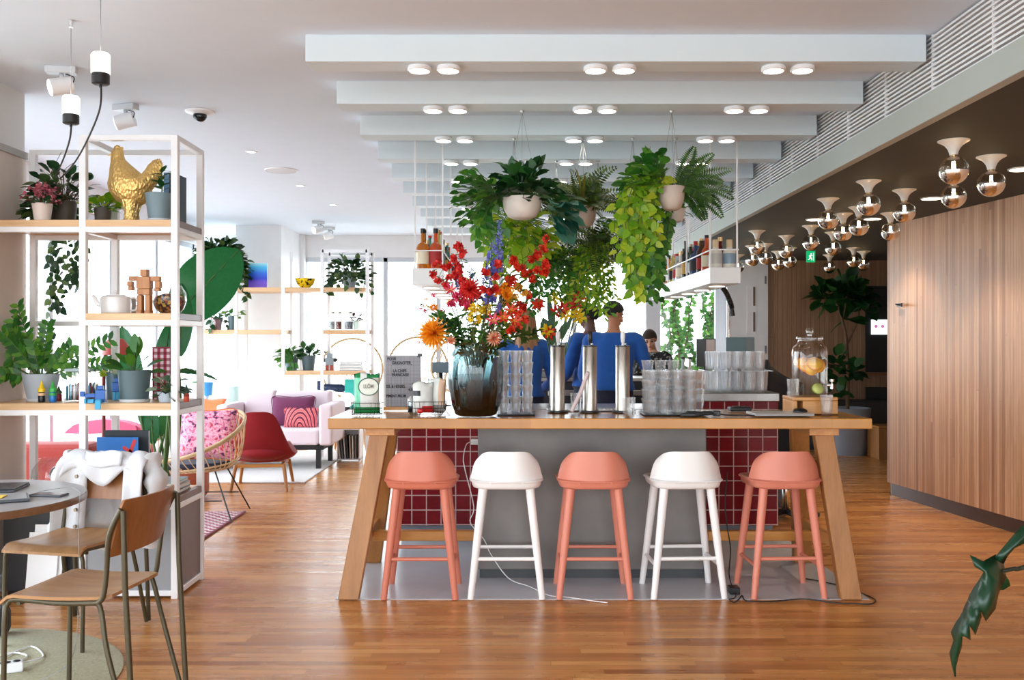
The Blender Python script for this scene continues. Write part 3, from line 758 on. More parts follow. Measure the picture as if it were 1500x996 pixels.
for v in m.bm.verts: v.co = Matrix.Rotation(1.15, 4, 'X') @ v.co
one('lime_slice', m, [paint('lime flesh', srgb(214, 222, 130), 0.4), paint('lime rind', srgb(150, 180, 40), 0.4)], 'pale lime slice sunk to the bottom of the drinks dispenser', 'fruit slice', (PX(1186, 5.4) + 0.025, 5.335, TZ + 0.095 + 0.045))
# glasses by the dispenser
g0 = tw(1203, 606); i = 0
src = one('tumbler', tumbler(0.11, 0.029, 0.035, 8, 32), RIB, 'clear tumbler in front of the oak block, beside the mouse', 'glass', (g0.x, 5.245, TZ), 0, None, smooth=True)
o = src.copy(); COL.objects.link(o); o.location = (PX(1158, 5.6), 5.55, TZ); o['label'] = 'clear tumbler left of the oak block, bottom of a pair'
o = src.copy(); COL.objects.link(o); o.location = (PX(1158, 5.6), 5.55, TZ + 0.075); o['label'] = 'clear tumbler left of the oak block, upper of a pair'
# --- laptop, mouse, cables and box on the table
lp = thing('laptop', 'closed silver laptop lying in front of the drinks dispenser', 'laptop', (PX(1145, 5.2), 5.24, TZ), 0.02)
MB().box((-0.16, -0.1, 0.002), (0.16, 0.1, 0.009), 0.003).build('base', paint('laptop silver', srgb(186, 184, 184), 0.35, metal=0.3), lp)
MB().box((-0.16, -0.1, 0.0095), (0.16, 0.1, 0.0155), 0.003).build('lid', paint('laptop lid', srgb(198, 194, 192), 0.35, metal=0.3), lp)
ms = thing('computer_mouse', 'black computer mouse on the closed silver laptop', 'mouse', (PX(1171, 5.26), 5.25, TZ + 0.016), 0.35)
MB().ball((0, 0, 0.004), (0.045, 0.03, 0.019), 20, 12).build('shell', BLACK, ms, smooth=True)
MB().ball((0.02, 0, 0.017), (0.008, 0.003, 0.006), 10, 6).build('scroll_wheel', paint('wheel grey', srgb(70, 70, 72), 0.5), ms, smooth=True)
bx = thing('router_box', 'flat black box lying near the rear edge of the oak table', 'box', (PX(1087, 5.5), 5.56, TZ))
MB().box((-0.063, -0.04, 0), (0.063, 0.04, 0.022), 0.006).build('case', BLACK, bx)
MB().box((-0.04, -0.02, 0.022), (0.04, 0.02, 0.026), 0.002).build('lid', BLACK, bx)
cb = thing('cable_coil', 'coiled black cable with a plug lying on the table front edge', 'cable', (PX(1030, 5.15), 5.17, TZ))
pts = []
for i in range(64):
    a = i * 0.62; pts.append((0.075 * math.cos(a) * (1 - 0.2 * math.sin(i)), 0.028 * math.sin(a) + 0.005 * math.sin(i * 1.7), 0.006 + 0.012 * (i / 64) + 0.004 * math.sin(i * 2.1) + 0.004))
MB().tube(smooth_pts(pts, 3), 0.004, 6).build('coil', CABLE, cb, smooth=True)
MB().box((-0.12, -0.03, 0.0), (-0.02, 0.012, 0.018), 0.005).build('adapter', BLACK, cb)
MB().box((0.055, -0.02, 0.0), (0.095, 0.015, 0.03), 0.006).build('plug', BLACK, cb)
MB().tube(smooth_pts([(0.09, 0, 0.01), (0.15, 0.01, 0.004), (0.22, 0.0, 0.004), (0.28, -0.01, 0.004)], 4), 0.0035, 6).build('tail', CABLE, cb, smooth=True)
# --- letter board with its wire grid
lb = thing('letter_board', 'grey wire grid letter board with black words in a wooden foot', 'sign', (PX(590, 5.6), 5.62, TZ), 0.05)
bw, bh = 0.205, 0.32
m = MB(); m.box((-0.5 * bw, 0.006, 0.012), (0.5 * bw, 0.010, bh)); m.build('panel', paint('board grey', srgb(184, 180, 186), 0.6, 0.05), lb)
m = MB()
for i in range(25): m.box((-bw / 2 + bw * i / 24 - 0.0006, 0.0035, 0.012), (-bw / 2 + bw * i / 24 + 0.0006, 0.0055, bh))
for i in range(37): m.box((-bw / 2, 0.0030, 0.012 + (bh - 0.012) * i / 36 - 0.0006), (bw / 2, 0.0050, 0.012 + (bh - 0.012) * i / 36 + 0.0006))
m.build('wire_grid', paint('grid wire', srgb(120, 118, 126), 0.4), lb)
MB().box((-0.115, -0.025, 0.0), (0.085, 0.03, 0.02), 0.003).build('foot', OAKX, lb)
INK = paint('letter black', srgb(28, 26, 30), 0.5)
for txt, x, z, sz in (('POUR', -0.093, 0.292, 0.025), ('GRIGNOTER_', -0.066, 0.268, 0.025), ('LA CHIPS', -0.06, 0.222, 0.025), ('FRANCAISE', -0.066, 0.198, 0.025), ('SEL & HERBES,', -0.1, 0.131, 0.0235), ('4,50€', 0.03, 0.112, 0.0235), ('PIMENT FROM', -0.1, 0.075, 0.0235)):
    letters(txt, sz, INK, (x, 0.0025, z), lb, 'letters', 0.001, bold=0.0007, xs=0.78)
cl = thing('binder_clip', 'black clip on the top corner of the letter board', 'clip', (PX(614, 5.6), 5.61, TZ + 0.312))
MB().box((-0.012, -0.006, 0), (0.018, 0.012, 0.02), 0.002).build('jaw', BLACK, cl)
MB().tube([(-0.004, 0.003, 0.02), (-0.002, 0.003, 0.03), (0.008, 0.003, 0.03), (0.01, 0.003, 0.02)], 0.001, 6).build('wire', BLACK, cl)
# --- crisp bags in black wire baskets
WIRE = metal('black wire', (0.02, 0.02, 0.02), 0.4)
def basket(t, rx, ry, h):
    m = MB()
    for z, k in ((0.002, 0.93), (h * 0.5, 0.97), (h, 1.0)):
        pts = []
        for i in range(36):
            a = 2 * PI * i / 36; c, s = math.cos(a), math.sin(a)
            pts.append((rx * k * math.copysign(abs(c) ** 0.5, c), ry * k * math.copysign(abs(s) ** 0.5, s), z + 0.001))
        m.tube(pts, 0.0018, 5, closed=True)
    m.build('hoops', WIRE, t, smooth=True); m = MB()
    for i in range(24):
        a = 2 * PI * (i + .5) / 24; c, s = math.cos(a), math.sin(a)
        p = Vector((rx * math.copysign(abs(c) ** 0.5, c), ry * math.copysign(abs(s) ** 0.5, s), 0))
        m.tube([p * 0.93 + Vector((0, 0, 0.002)), p + Vector((0, 0, h))], 0.0012, 5)
    m.build('uprights', WIRE, t); m = MB()
    for i in range(-4, 5): m.tube([(rx * 0.9 * i / 4.5, -ry * 0.85, 0.002), (rx * 0.9 * i / 4.5, ry * 0.85, 0.002)], 0.0012, 5)
    m.build('bottom', WIRE, t)
bk = thing('wire_basket', 'black wire basket holding the green crisp bag', 'basket', (PX(538, 5.28), 5.27, TZ))
basket(bk, 0.086, 0.06, 0.066)
bk2 = thing('wire_basket', 'wide black wire basket of crumpled crisp bags beside the vase', 'basket', (PX(626, 5.3), 5.32, TZ))
basket(bk2, 0.105, 0.075, 0.07)
def bag(name, label, loc, wd, h, mats, rz=0, tilt=0.0, sq=0.8, zones=None, dep=0.05, seed=1, group=None):
    """A pillow bag: pinched seams top and bottom, bulging middle, crinkled."""
    t = thing(name, label, 'bag', loc, rz); m = MB(); n, k = 12, 18
    for side in (-1, 1):
        rows = []
        for j in range(k + 1):
            v = j / k; row = []
            for i in range(n + 1):
                u = -1 + 2 * i / n
                b = (math.sin(PI * min(max((v - 0.04) / 0.92, 0), 1)) ** 0.6) * (1 - abs(u) ** 3) * dep
                cr = 0.006 * mnoise.noise(Vector((u * 3.2 + seed, v * 6, side * 2))) * (1 if 0.02 < v < 0.98 else 0)
                x = u * wd / 2 * (1 - 0.07 * math.sin(PI * v)); y = side * (b + cr * (1 - abs(u) ** 4)); z = v * h + 0.006 * math.sin(u * 4 + seed) * (v > 0.9)
                row.append((x, y + tilt * z, z))
            rows.append(row)
        V = [[m.bm.verts.new(p) for p in r] for r in rows]
        for j in range(k):
            for i in range(n):
                f = m.bm.faces.new((V[j][i], V[j + 1][i], V[j + 1][i + 1], V[j][i + 1])); f.smooth = True
                u, v = -1 + 2 * (i + .5) / n, (j + .5) / k
                f.material_index = zones(u, v) if zones else 0
    bmesh.ops.remove_doubles(m.bm, verts=m.bm.verts, dist=0.0004)
    m.build('packet', mats, t)
    return t
FOIL = paint('white bag film', srgb(226, 230, 226), 0.3, 0.08)
GREEN = paint('bag green', srgb(30, 132, 72), 0.3, 0.1); MINT = paint('bag mint', srgb(120, 208, 172), 0.3, 0.1)
def z1(u, v):
    if v > 0.88: return 1 if (u > 0.0 or u < -0.55) else 0
    if v < 0.16: return 1
    if u < -0.55: return 2
    return 0
bg1 = bag('crisp_bag', 'tall green and white crisp bag standing in the small wire basket', (PX(538, 5.28), 5.27, TZ + 0.006), 0.145, 0.222, [FOIL, GREEN, MINT], 0.05, 0.0, zones=z1, seed=3, dep=0.036)
m = MB()
pts = [(0.055 * math.cos(2 * PI * i / 32) + 0.012, -0.041 + 0.006 * abs(math.cos(2 * PI * i / 32)) , 0.150 + 0.047 * math.sin(2 * PI * i / 32)) for i in range(32)]
m.tube(pts, 0.0028, 6, closed=True); m.build('oval_ring', paint('dark bag green', srgb(24, 84, 60), 0.3), bg1, smooth=True)
m = MB().lathe([(0, 0), (1, 0)], n=32)
for v in m.bm.verts: v.co = Vector((0.053 * v.co.x + 0.012, -0.040 + 0.006 * v.co.x ** 2, 0.150 + 0.045 * v.co.y))
m.build('oval_label', paint('label cream', srgb(222, 226, 214), 0.4), bg1)
letters('LLÔM', 0.03, paint('label grey', srgb(120, 120, 110), 0.5), (0.012, -0.0415, 0.142), bg1, 'lettering', 0.0005, align='CENTER', xs=0.72, bold=0.0005)
FOILG = paint('silver foil', srgb(200, 206, 208), 0.25, 0.1, metal=0.6)
def z2(u, v): return 1 if v < 0.2 and u > -0.2 else (2 if 0.55 < v < 0.7 and u < -0.3 else 0)
b2 = bag('crisp_bag', 'crumpled white crisp bag leaning in the wide wire basket', (PX(620, 5.3), 5.30, TZ + 0.008), 0.12, 0.17, [FOIL, paint('bag red', srgb(206, 40, 44), 0.3), BLACK], 0.25, 0.05, zones=z2, seed=9, dep=0.03)
b3 = bag('crisp_bag', 'white and grey crisp bag leaning right in the wide wire basket', (PX(640, 5.35), 5.345, TZ + 0.008), 0.11, 0.19, [FOIL, FOILG, paint('bag peach', srgb(226, 190, 160), 0.4)], -0.3, 0.02, zones=lambda u, v: 1 if v < 0.25 else (2 if u > 0.4 else 0), seed=14, dep=0.03)
b4 = bag('crisp_bag', 'dark silver crisp bag lying at the end of the wide basket', (PX(603, 5.3), 5.34, TZ + 0.008), 0.055, 0.09, [FOILG, BLACK], 0.5, 0.1, zones=lambda u, v: 1 if v < 0.4 else 0, seed=21, dep=0.02)
one('red_sweet', MB().ball((0, 0, 0.016), (0.018, 0.016, 0.016), 12, 8), paint('bag red', srgb(206, 40, 44), 0.3), 'red wrapped sweet at the front of the wide wire basket', 'sweet', (PX(616, 5.27), 5.262, TZ + 0.006), smooth=True)
tn = thing('paper_tent', 'small white folded card standing at the foot of the vase', 'card', tw(653, 609.5))
m = MB(); m.prism([(-0.026, 0), (0.026, 0), (0.002, 0.03), (-0.002, 0.03)], -0.012, 0.012, 'Y', 0.001); m.build('card', WHITE, tn)
# blue-grey box seen behind the basket, far back on the bar
# =================================================================== tall shelving unit at the left (two bays)
PW = 0.036
YF, YR = 5.11, 5.52
XL, XM, XR = -2.762, -2.290, -1.800
sh = thing('shelving_unit', 'tall white steel shelving unit with oak boards and the golden hen on top', 'shelving', (-2.29, 5.3, 0))
def so(p): return Vector((p[0] + 2.29, p[1] - 5.3, p[2]))
def sbox(m, a, b, bev=0.002): return m.box(so(a), so(b), bev, 1)
for x in (XM, XR):
    for y in (YF, YR):
        sbox(MB(), (x - PW / 2, y - PW / 2, 0), (x + PW / 2, y + PW / 2, 2.475)).build('post', WHITEM, sh)
sbox(MB(), (XL - PW / 2, YR - PW / 2, 0), (XL + PW / 2, YR + PW / 2, 2.475)).build('post', WHITEM, sh)
h = PW / 2
def rails(x0, x1, z, front=True):
    if front: sbox(MB(), (x0 + h, YF - h, z - 0.03), (x1 - h, YF + h, z)).build('rail', WHITEM, sh)
    sbox(MB(), (x0 + h, YR - h, z - 0.03), (x1 - h, YR + h, z)).build('rail', WHITEM, sh)
def siderail(x, z, zz=0.03): sbox(MB(), (x - h, YF + h, z - zz), (x + h, YR - h, z)).build('side_rail', WHITEM, sh)
for z in (2.475, 1.985, 1.487, 1.007, 0.505, 0.045):
    rails(XM, XR, z)
    siderail(XM, z); siderail(XR, z)
for z in (1.985, 1.007, 1.49): rails(XL, XM, z, z != 1.49)
rails(XL, XM, 2.475, False)
WALN = wood('dark stained board edge', srgb(96, 62, 44), srgb(126, 84, 60), 1, 0.4)
def board(x0, x1, z, yf=YF - h):
    b = MB(); sbox(b, (x0, yf, z), (x1, YR + h, z + 0.036), 0.002); return b.build('board', PALEX, sh)
for z in (1.985, 1.487, 1.007, 0.505): board(XM + h, XR - h, z)
for z in (1.985, 1.007): board(XL - 0.03, XM - h, z)
for z in (1.985, 1.487, 1.007, 0.505): # dark end strips under the right-hand frame
    sbox(MB(), (XR - h, YF + h, z), (XR + h - 0.004, YR - h, z + 0.036)).build('board_end', WALN, sh)
GREY = paint('grey cabinet panel', srgb(146, 148, 152), 0.5, 0.04)
PLUM = paint('brown grey side panel', srgb(128, 112, 112), 0.5, 0.06)
sbox(MB(), (XR - 0.006, YF + h, 0.045), (XR + 0.006, YR - h, 0.475)).build('side_panel', PLUM, sh)
sbox(MB(), (XM + h, YF - 0.006, 0.045), (XR - h, YF + 0.006, 0.475)).build('front_panel', GREY, sh)
sbox(MB(), (XM + h, YR - 0.006, 0.045), (XR - h, YR + 0.006, 0.475)).build('back_panel', GREY, sh)
Z1, Z2, Z3, Z4 = 2.0215, 1.5235, 1.0435, 0.5415
# ---- golden hen
GOLD = metal('gold leaf', (0.86, 0.57, 0.20), 0.42)
t = MATS['gold leaf'].node_tree; p = [n for n in t.nodes if n.type == 'BSDF_PRINCIPLED'][0]
v = N(t, 'ShaderNodeTexVoronoi'); v.inputs['Scale'].default_value = 85; L(t, coords(t, (1, 1, 0.6)), v.inputs['Vector']); p.inputs['Metallic'].default_value = 0.72; bump(t, v.outputs['Distance'], p, 0.7, 0.008)
hen = thing('hen_figurine', 'golden hen figurine standing on the top shelf board', 'figurine', (PX(193, 5.28), 5.28, Z1), 0.1)
def loft(m, rings, n=20):
    """rings: (centre, rx (across y), rz (in the slice), tilt angle about y)"""
    R = []
    for c, ra, rb, an in rings:
        c = Vector(c); y = Vector((0, 1, 0)); u = Vector((math.cos(an), 0, math.sin(an)))
        R.append([m.bm.verts.new(c + u * (rb * math.cos(2 * PI * i / n)) + y * (ra * math.sin(2 * PI * i / n))) for i in range(n)])
    for A, B in zip(R, R[1:]): m.bridge(A, B)
    m.cap(R[0], True); m.cap(R[-1]); return m
m = MB()   # breast towards -x, tail to +x; body swept from base of the breast up the neck
loft(m, [((0.008, 0, 0.105), 0.035, 0.05, 0), ((0.004, 0, 0.13), 0.08, 0.09, 0.0), ((-0.006, 0, 0.18), 0.1, 0.115, 0.0), ((-0.016, 0, 0.225), 0.098, 0.112, 0.08), ((-0.036, 0, 0.27), 0.082, 0.084, 0.15), ((-0.058, 0, 0.31), 0.06, 0.06, 0.18), ((-0.072, 0, 0.345), 0.042, 0.04, 0.15), ((-0.076, 0, 0.372), 0.036, 0.035, 0.0), ((-0.076, 0, 0.395), 0.031, 0.032, 0.0), ((-0.074, 0, 0.412), 0.019, 0.022, 0.0)])
loft(m, [((-0.03, 0, 0.2), 0.08, 0.06, 1.4), ((0.03, 0, 0.205), 0.086, 0.066, 1.5), ((0.075, 0, 0.225), 0.07, 0.056, 1.9), ((0.105, 0, 0.262), 0.045, 0.05, 2.3), ((0.125, 0, 0.30), 0.026, 0.047, 2.5), ((0.138, 0, 0.335), 0.012, 0.03, 2.6)])
m.build('body', GOLD, hen, smooth=True)
for sy in (-1, 1):
    w = MB(); loft(w, [((-0.035, sy * 0.07, 0.215), 0.012, 0.03, 1.5), ((0.01, sy * 0.085, 0.21), 0.02, 0.048, 1.5), ((0.06, sy * 0.08, 0.205), 0.016, 0.036, 1.6), ((0.1, sy * 0.062, 0.22), 0.005, 0.012, 1.8)]); w.build('wing', GOLD, hen, smooth=True)
    w = MB(); loft(w, [((-0.005, sy * 0.03, 0.0), 0.034, 0.045, 0), ((0.0, sy * 0.03, 0.02), 0.03, 0.036, 0), ((0.0, sy * 0.032, 0.06), 0.026, 0.03, 0), ((0.0, sy * 0.036, 0.125), 0.04, 0.05, 0)], 14); w.build('leg', GOLD, hen, smooth=True)
    MB().ball((-0.102, sy * 0.016, 0.388), 0.005, 8, 6).build('eye', GOLD, hen, smooth=True)
m = MB()
for k in range(5): m.ball((-0.088 + k * 0.009, 0, 0.418 + 0.006 * math.sin(k * 1.3)), (0.008, 0.004, 0.012), 10, 6)
m.build('comb', GOLD, hen, smooth=True)
MB().cyl((-0.104, 0, 0.382), (-0.128, 0, 0.374), 0.009, 0.001, 10).build('beak', GOLD, hen, smooth=True)
MB().ball((-0.106, 0, 0.36), (0.007, 0.006, 0.014), 10, 8).build('wattle', GOLD, hen, smooth=True)
m = MB()
for k in range(7):
    a = 0.75 + k * 0.12; m.leaf((0.10, (k - 3) * 0.006, 0.262), (math.cos(a), 0, math.sin(a)), (0, 1, 0), 0.115 - abs(k - 3) * 0.006, 0.04, 0.05, 5, 'strap')
m.build('tail', GOLD, hen, solid=0.004)
# ---- blue painting leaning at the back of the top shelf
pt = thing('canvas', 'blue sided stretched canvas standing at the right end of the top shelf', 'canvas', (-1.905, 5.40, Z1), -0.05)
MB().box((-0.028, -0.09, 0), (0.03, 0.095, 0.29), 0.003).build('stretcher', paint('canvas dark edge', srgb(36, 50, 62), 0.6), pt)
MB().box((-0.026, -0.0925, 0.002), (0.006, -0.0905, 0.288)).build('painted_edge', paint('sky blue paint', srgb(96, 140, 176), 0.5, 0.1), pt)
# ---- second shelf
tp = thing('teapot', 'white ceramic teapot on the middle shelf beside the wooden figure', 'teapot', (PX(172, 5.3), 5.28, Z2), 0.1)
CER = paint('white ceramic', srgb(240, 240, 240), 0.15, 0.01)
MB().lathe([(0, 0), (0.072, 0), (0.08, 0.006), (0.084, 0.05), (0.08, 0.092), (0.07, 0.098), (0.03, 0.099), (0, 0.099)], n=32).build('pot', CER, tp, smooth=True)
ld = MB().lathe([(0, 0.1), (0.052, 0.1), (0.05, 0.106), (0.012, 0.110), (0, 0.11)], n=24).build('lid', CER, tp, smooth=True)
MB().lathe([(0.005, 0.11), (0.006, 0.115), (0.012, 0.12), (0.011, 0.128), (0, 0.13)], n=14).build('knob', CER, ld, smooth=True)
MB().tube(smooth_pts([(-0.078, 0, 0.05), (-0.1, 0, 0.062), (-0.115, 0, 0.092), (-0.126, 0, 0.1)], 4), [0.016] * 4 + [0.013] * 4 + [0.010] * 5, 12).build('spout', CER, tp, smooth=True)
MB().tube(smooth_pts([(0.078, 0, 0.088), (0.105, 0, 0.09), (0.118, 0, 0.06), (0.105, 0, 0.022), (0.08, 0, 0.02)], 5), 0.006, 10).build('handle', CER, tp, smooth=True)
mg = thing('mug', 'pale grey mug behind the white teapot', 'mug', (PX(190, 5.45), 5.44, Z2))
MB().lathe([(0, 0), (0.036, 0), (0.04, 0.01), (0.04, 0.1), (0.036, 0.1), (0.035, 0.012), (0, 0.01)], n=24).build('cup', paint('grey ceramic', srgb(190, 192, 196), 0.2), mg, smooth=True)
MB().tube(smooth_pts([(0.039, 0, 0.082), (0.062, 0, 0.078), (0.066, 0, 0.05), (0.058, 0, 0.026), (0.039, 0, 0.022)], 5), 0.005, 8).build('handle', paint('grey ceramic', (0, 0, 0)), mg, smooth=True)
RW = wood('red brown block wood', srgb(150, 92, 46), srgb(196, 132, 74), 2, 0.4)
rb = thing('wooden_figure', 'jointed figure of reddish wooden blocks with bent arms on the middle shelf', 'figurine', (PX(212, 5.2), 5.2, Z2), -0.1)
def blk(par, nm, a, b, mt=RW): return MB().box(a, b, 0.002, 1).build(nm, mt, par)
blk(rb, 'torso', (-0.038, -0.022, 0.135), (0.038, 0.022, 0.20))
blk(rb, 'hip', (-0.036, -0.021, 0.102), (0.036, 0.021, 0.134))
blk(rb, 'head', (-0.019, -0.019, 0.202), (0.019, 0.019, 0.24))
for s in (-1, 1):
    b = blk(rb, 'leg', (s * 0.023 - 0.014, -0.018, 0.0), (s * 0.023 + 0.014, 0.018, 0.101)); blk(b, 'foot', (s * 0.024 - 0.0155, -0.024, 0.0), (s * 0.024 + 0.0155, 0.019, 0.018))
b = blk(rb, 'arm', (-0.085, -0.016, 0.178), (-0.0385, 0.016, 0.204)); blk(b, 'forearm', (-0.094, -0.017, 0.15), (-0.066, 0.017, 0.176)); blk(b, 'hand', (-0.086, -0.02, 0.126), (-0.062, 0.014, 0.149))
b = blk(rb, 'arm', (0.0385, -0.016, 0.176), (0.09, 0.016, 0.202)); blk(b, 'forearm', (0.064, -0.017, 0.138), (0.093, 0.017, 0.175)); blk(b, 'hand', (0.058, -0.018, 0.122), (0.09, 0.014, 0.137))
jr = thing('glass_globe', 'round glass globe filled with colourful bits beside the wooden figure', 'jar', (PX(248, 5.33), 5.33, Z2))
MB().lathe([(0, 0.0), (0.05, 0.0), (0.078, 0.03), (0.093, 0.075), (0.09, 0.12), (0.07, 0.155), (0.045, 0.17)], n=32).build('globe', CLEAR, jr, smooth=True)
MB().lathe([(0, 0.004), (0.047, 0.004), (0.074, 0.032), (0.087, 0.07), (0.07, 0.1), (0.03, 0.115), (0, 0.11)], n=28).build('filling', voro('sweets', [srgb(40, 30, 26), srgb(180, 110, 40), srgb(60, 30, 50), srgb(160, 60, 30), srgb(90, 70, 40), srgb(210, 170, 80)], 75), jr, smooth=True)
# ---- third shelf (left to right)
def glue(x, y, name, label, body, cap, base):
    t = thing('paint_bottle', label, 'bottle', (x, y, Z3))
    MB().lathe([(0, 0), (0.0165, 0), (0.018, 0.004), (0.018, 0.048), (0.013, 0.056)], n=18, caps=(False, True)).build('bottle', base, t, smooth=True)
    MB().lathe([(0.0183, 0.036), (0.0186, 0.037), (0.0186, 0.049), (0.0183, 0.05)], n=18).build('label', body, t, smooth=True)
    MB().lathe([(0.0135, 0.056), (0.019, 0.056), (0.019, 0.074), (0.012, 0.08), (0.0065, 0.1), (0.002, 0.116), (0, 0.116)], n=18).build('nozzle', cap, t, smooth=True)
    return t
YEL = paint('yellow cap', srgb(246, 206, 20), 0.35); GRN = paint('green cap', srgb(58, 174, 74), 0.35); BLU = paint('blue paint liquid', srgb(30, 120, 196), 0.3)
glue(PX(61, 5.17), 5.17, 'a', 'black paint bottle with a yellow nozzle in front of the grey pot', paint('orange label', srgb(240, 190, 150), 0.5), YEL, BLACK)
glue(PX(77.5, 5.17), 5.17, 'b', 'blue paint bottle with a green nozzle beside the pencil jar', GRN, GRN, BLU)
q = glue(PX(273, 5.2), 5.2, 'c', 'small red paint bottle with a dark green nozzle at the shelf end', paint('dark red', srgb(150, 40, 30), 0.4), paint('dark green cap', srgb(30, 70, 44), 0.4), paint('orange red', srgb(206, 74, 40), 0.4))
q.scale = (0.82, 0.82, 0.82)
q = glue(PX(86, 5.3), 5.3, 'd', 'dark red paint bottle half hidden behind the blue and green one', paint('wine red', srgb(140, 30, 50), 0.4), paint('olive cap', srgb(70, 90, 50), 0.4), paint('wine red', srgb(140, 30, 50), 0.4)); q.scale = (0.95, 0.95, 0.7)
jp = thing('pencil_jar', 'square clip-top glass jar of coloured pencils on the third shelf', 'jar', (PX(121, 5.3), 5.3, Z3))
m = MB()
def rsq(r, z, k=24, p=5):
    return [m.bm.verts.new((r * math.copysign(abs(math.cos(2 * PI * i / k)) ** (2 / p), math.cos(2 * PI * i / k)), r * math.copysign(abs(math.sin(2 * PI * i / k)) ** (2 / p), math.sin(2 * PI * i / k)), z)) for i in range(k)]
R = [rsq(r, z) for r, z in ((0.078, 0.0), (0.08, 0.004), (0.08, 0.105), (0.072, 0.12), (0.066, 0.125), (0.066, 0.16))]
for A, B in zip(R, R[1:]): m.bridge(A, B)
m.cap(R[0], True); m.build('jar', CLEAR, jp, smooth=True)
MB().box((-0.072, -0.072, 0.162), (0.072, 0.072, 0.18), 0.008).build('lid', paint('pale plastic lid', srgb(190, 208, 214), 0.3), jp)
pcols = [srgb(40, 130, 160), srgb(30, 90, 120), srgb(120, 40, 50), srgb(30, 34, 40), srgb(90, 160, 190), srgb(160, 60, 40), srgb(60, 110, 80), srgb(190, 150, 60), srgb(226, 226, 222), srgb(90, 60, 110)]
k = 0
pr = random.Random(3)
for i in range(7):
    for j in range(4):
        x, y = -0.06 + i * 0.02, -0.055 + j * 0.034
        hh = 0.09 + pr.uniform(-0.012, 0.012)
        one('pencil', MB().tube([(0, 0, 0), (0, 0, hh - 0.01), (0, 0, hh)], [0.007, 0.007, 0.001], 6), paint('pencil colour %d' % (k % 10), pcols[k % 10], 0.4), 'coloured pencil in the clip-top jar, %s across, %s row' % (NTH[i], ROW[j]), 'pencil', (PX(121, 5.3) + x, 5.3 + y, Z3 + 0.005), 0, 'coloured pencils in the clip-top jar'); k += 1
bf = thing('block_figure', 'bright blue jointed block figure lying over the third shelf edge', 'figurine', (PX(147, 5.11), 5.108, Z3), 0.15)
BB = paint('bright blue blocks', srgb(22, 92, 176), 0.35, 0.05); BC = paint('cyan blocks', srgb(50, 160, 206), 0.35, 0.05)
blk(bf, 'torso', (-0.022, -0.02, 0.004), (0.028, 0.03, 0.07), BB); blk(bf, 'head', (-0.014, -0.01, 0.071), (0.016, 0.02, 0.093), BB)
b = blk(bf, 'arm', (-0.075, -0.015, 0.03), (-0.023, 0.02, 0.05), BB); blk(b, 'hand', (-0.098, -0.018, 0.036), (-0.076, 0.018, 0.062), BB)
b = blk(bf, 'leg', (-0.058, -0.035, 0.002), (-0.024, 0.0, 0.022), BC); blk(b, 'foot', (-0.07, -0.045, 0.0), (-0.0585, 0.002, 0.026), BC)
b = blk(bf, 'leg', (-0.008, -0.06, 0.0), (0.018, -0.021, 0.022), BC); blk(b, 'foot', (-0.01, -0.068, -0.03), (0.02, -0.061, 0.018), BC)
bf2 = thing('block_figure', 'upright blue block figure behind the pot with green hands', 'figurine', (PX(168, 5.3), 5.33, Z3))
blk(bf2, 'torso', (-0.02, -0.02, 0.05), (0.02, 0.02, 0.1), BB); blk(bf2, 'head', (-0.012, -0.012, 0.101), (0.012, 0.012, 0.124), BB)
for s in (-1, 1): blk(bf2, 'leg', (s * 0.011 - 0.009, -0.012, 0), (s * 0.011 + 0.009, 0.012, 0.049), BC)
ck = thing('checked_tin', 'tall red and white checked box behind the small leafy pot', 'box', (PX(240, 5.42), 5.42, Z3))
def checkmat():
    m, t, out = nt('red gingham'); p = bsdf(t, out, (1, 1, 1), 0.7); v = coords(t)
    w1 = N(t, 'ShaderNodeTexWave', wave_type='BANDS', bands_direction='X'); w2 = N(t, 'ShaderNodeTexWave', wave_type='BANDS', bands_direction='Z')
    for w_ in (w1, w2): w_.inputs['Scale'].default_value = 9.0; L(t, v, w_.inputs[0])
    A = ramp(t, w1.outputs[0], [(0, srgb(238, 226, 232)), (0.5, srgb(176, 60, 92))], 'CONSTANT'); B = ramp(t, w2.outputs[0], [(0, srgb(255, 246, 248)), (0.5, srgb(160, 44, 72))], 'CONSTANT')
    L(t, mixc(t, 0.8, A, B, 'MULTIPLY'), p.inputs['Base Color']); return m
MB().box((-0.055, -0.03, 0), (0.055, 0.03, 0.29), 0.004).build('box', checkmat(), ck)
MB().box((-0.056, -0.031, 0.2905), (0.056, 0.031, 0.298), 0.002).build('lid', paint('box rim', srgb(150, 50, 76), 0.6), ck)
# red lamp with bent stem behind the shelf
rl = thing('reading_lamp', 'dark red floor reading lamp with a round shade behind the shelf', 'lamp', (PX(152, 5.95), 5.95, 0))
DR = paint('dark red lacquer', srgb(120, 38, 34), 0.35, 0.08)
zl = PZ(508, 5.95)
MB().lathe([(0, 0), (0.13, 0), (0.13, 0.012), (0.02, 0.022), (0, 0.022)], n=28).build('base', DR, rl, smooth=True)
MB().tube(smooth_pts([(0, 0, 0.02), (0, 0, 0.7), (0, 0, zl - 0.18), (0.01, 0, zl - 0.05), (0.05, 0, zl + 0.01), (0.07, 0, zl)], 5), 0.011, 10).build('stem', DR, rl, smooth=True)
MB().lathe([(0.012, 0.075), (0.045, 0.07), (0.075, 0.03), (0.085, -0.03), (0.082, -0.03), (0.07, 0.028), (0.04, 0.064)], (0.075, 0, zl - 0.02), 24).build('shade', paint('coral red shade', srgb(196, 84, 76), 0.4), rl, smooth=True)
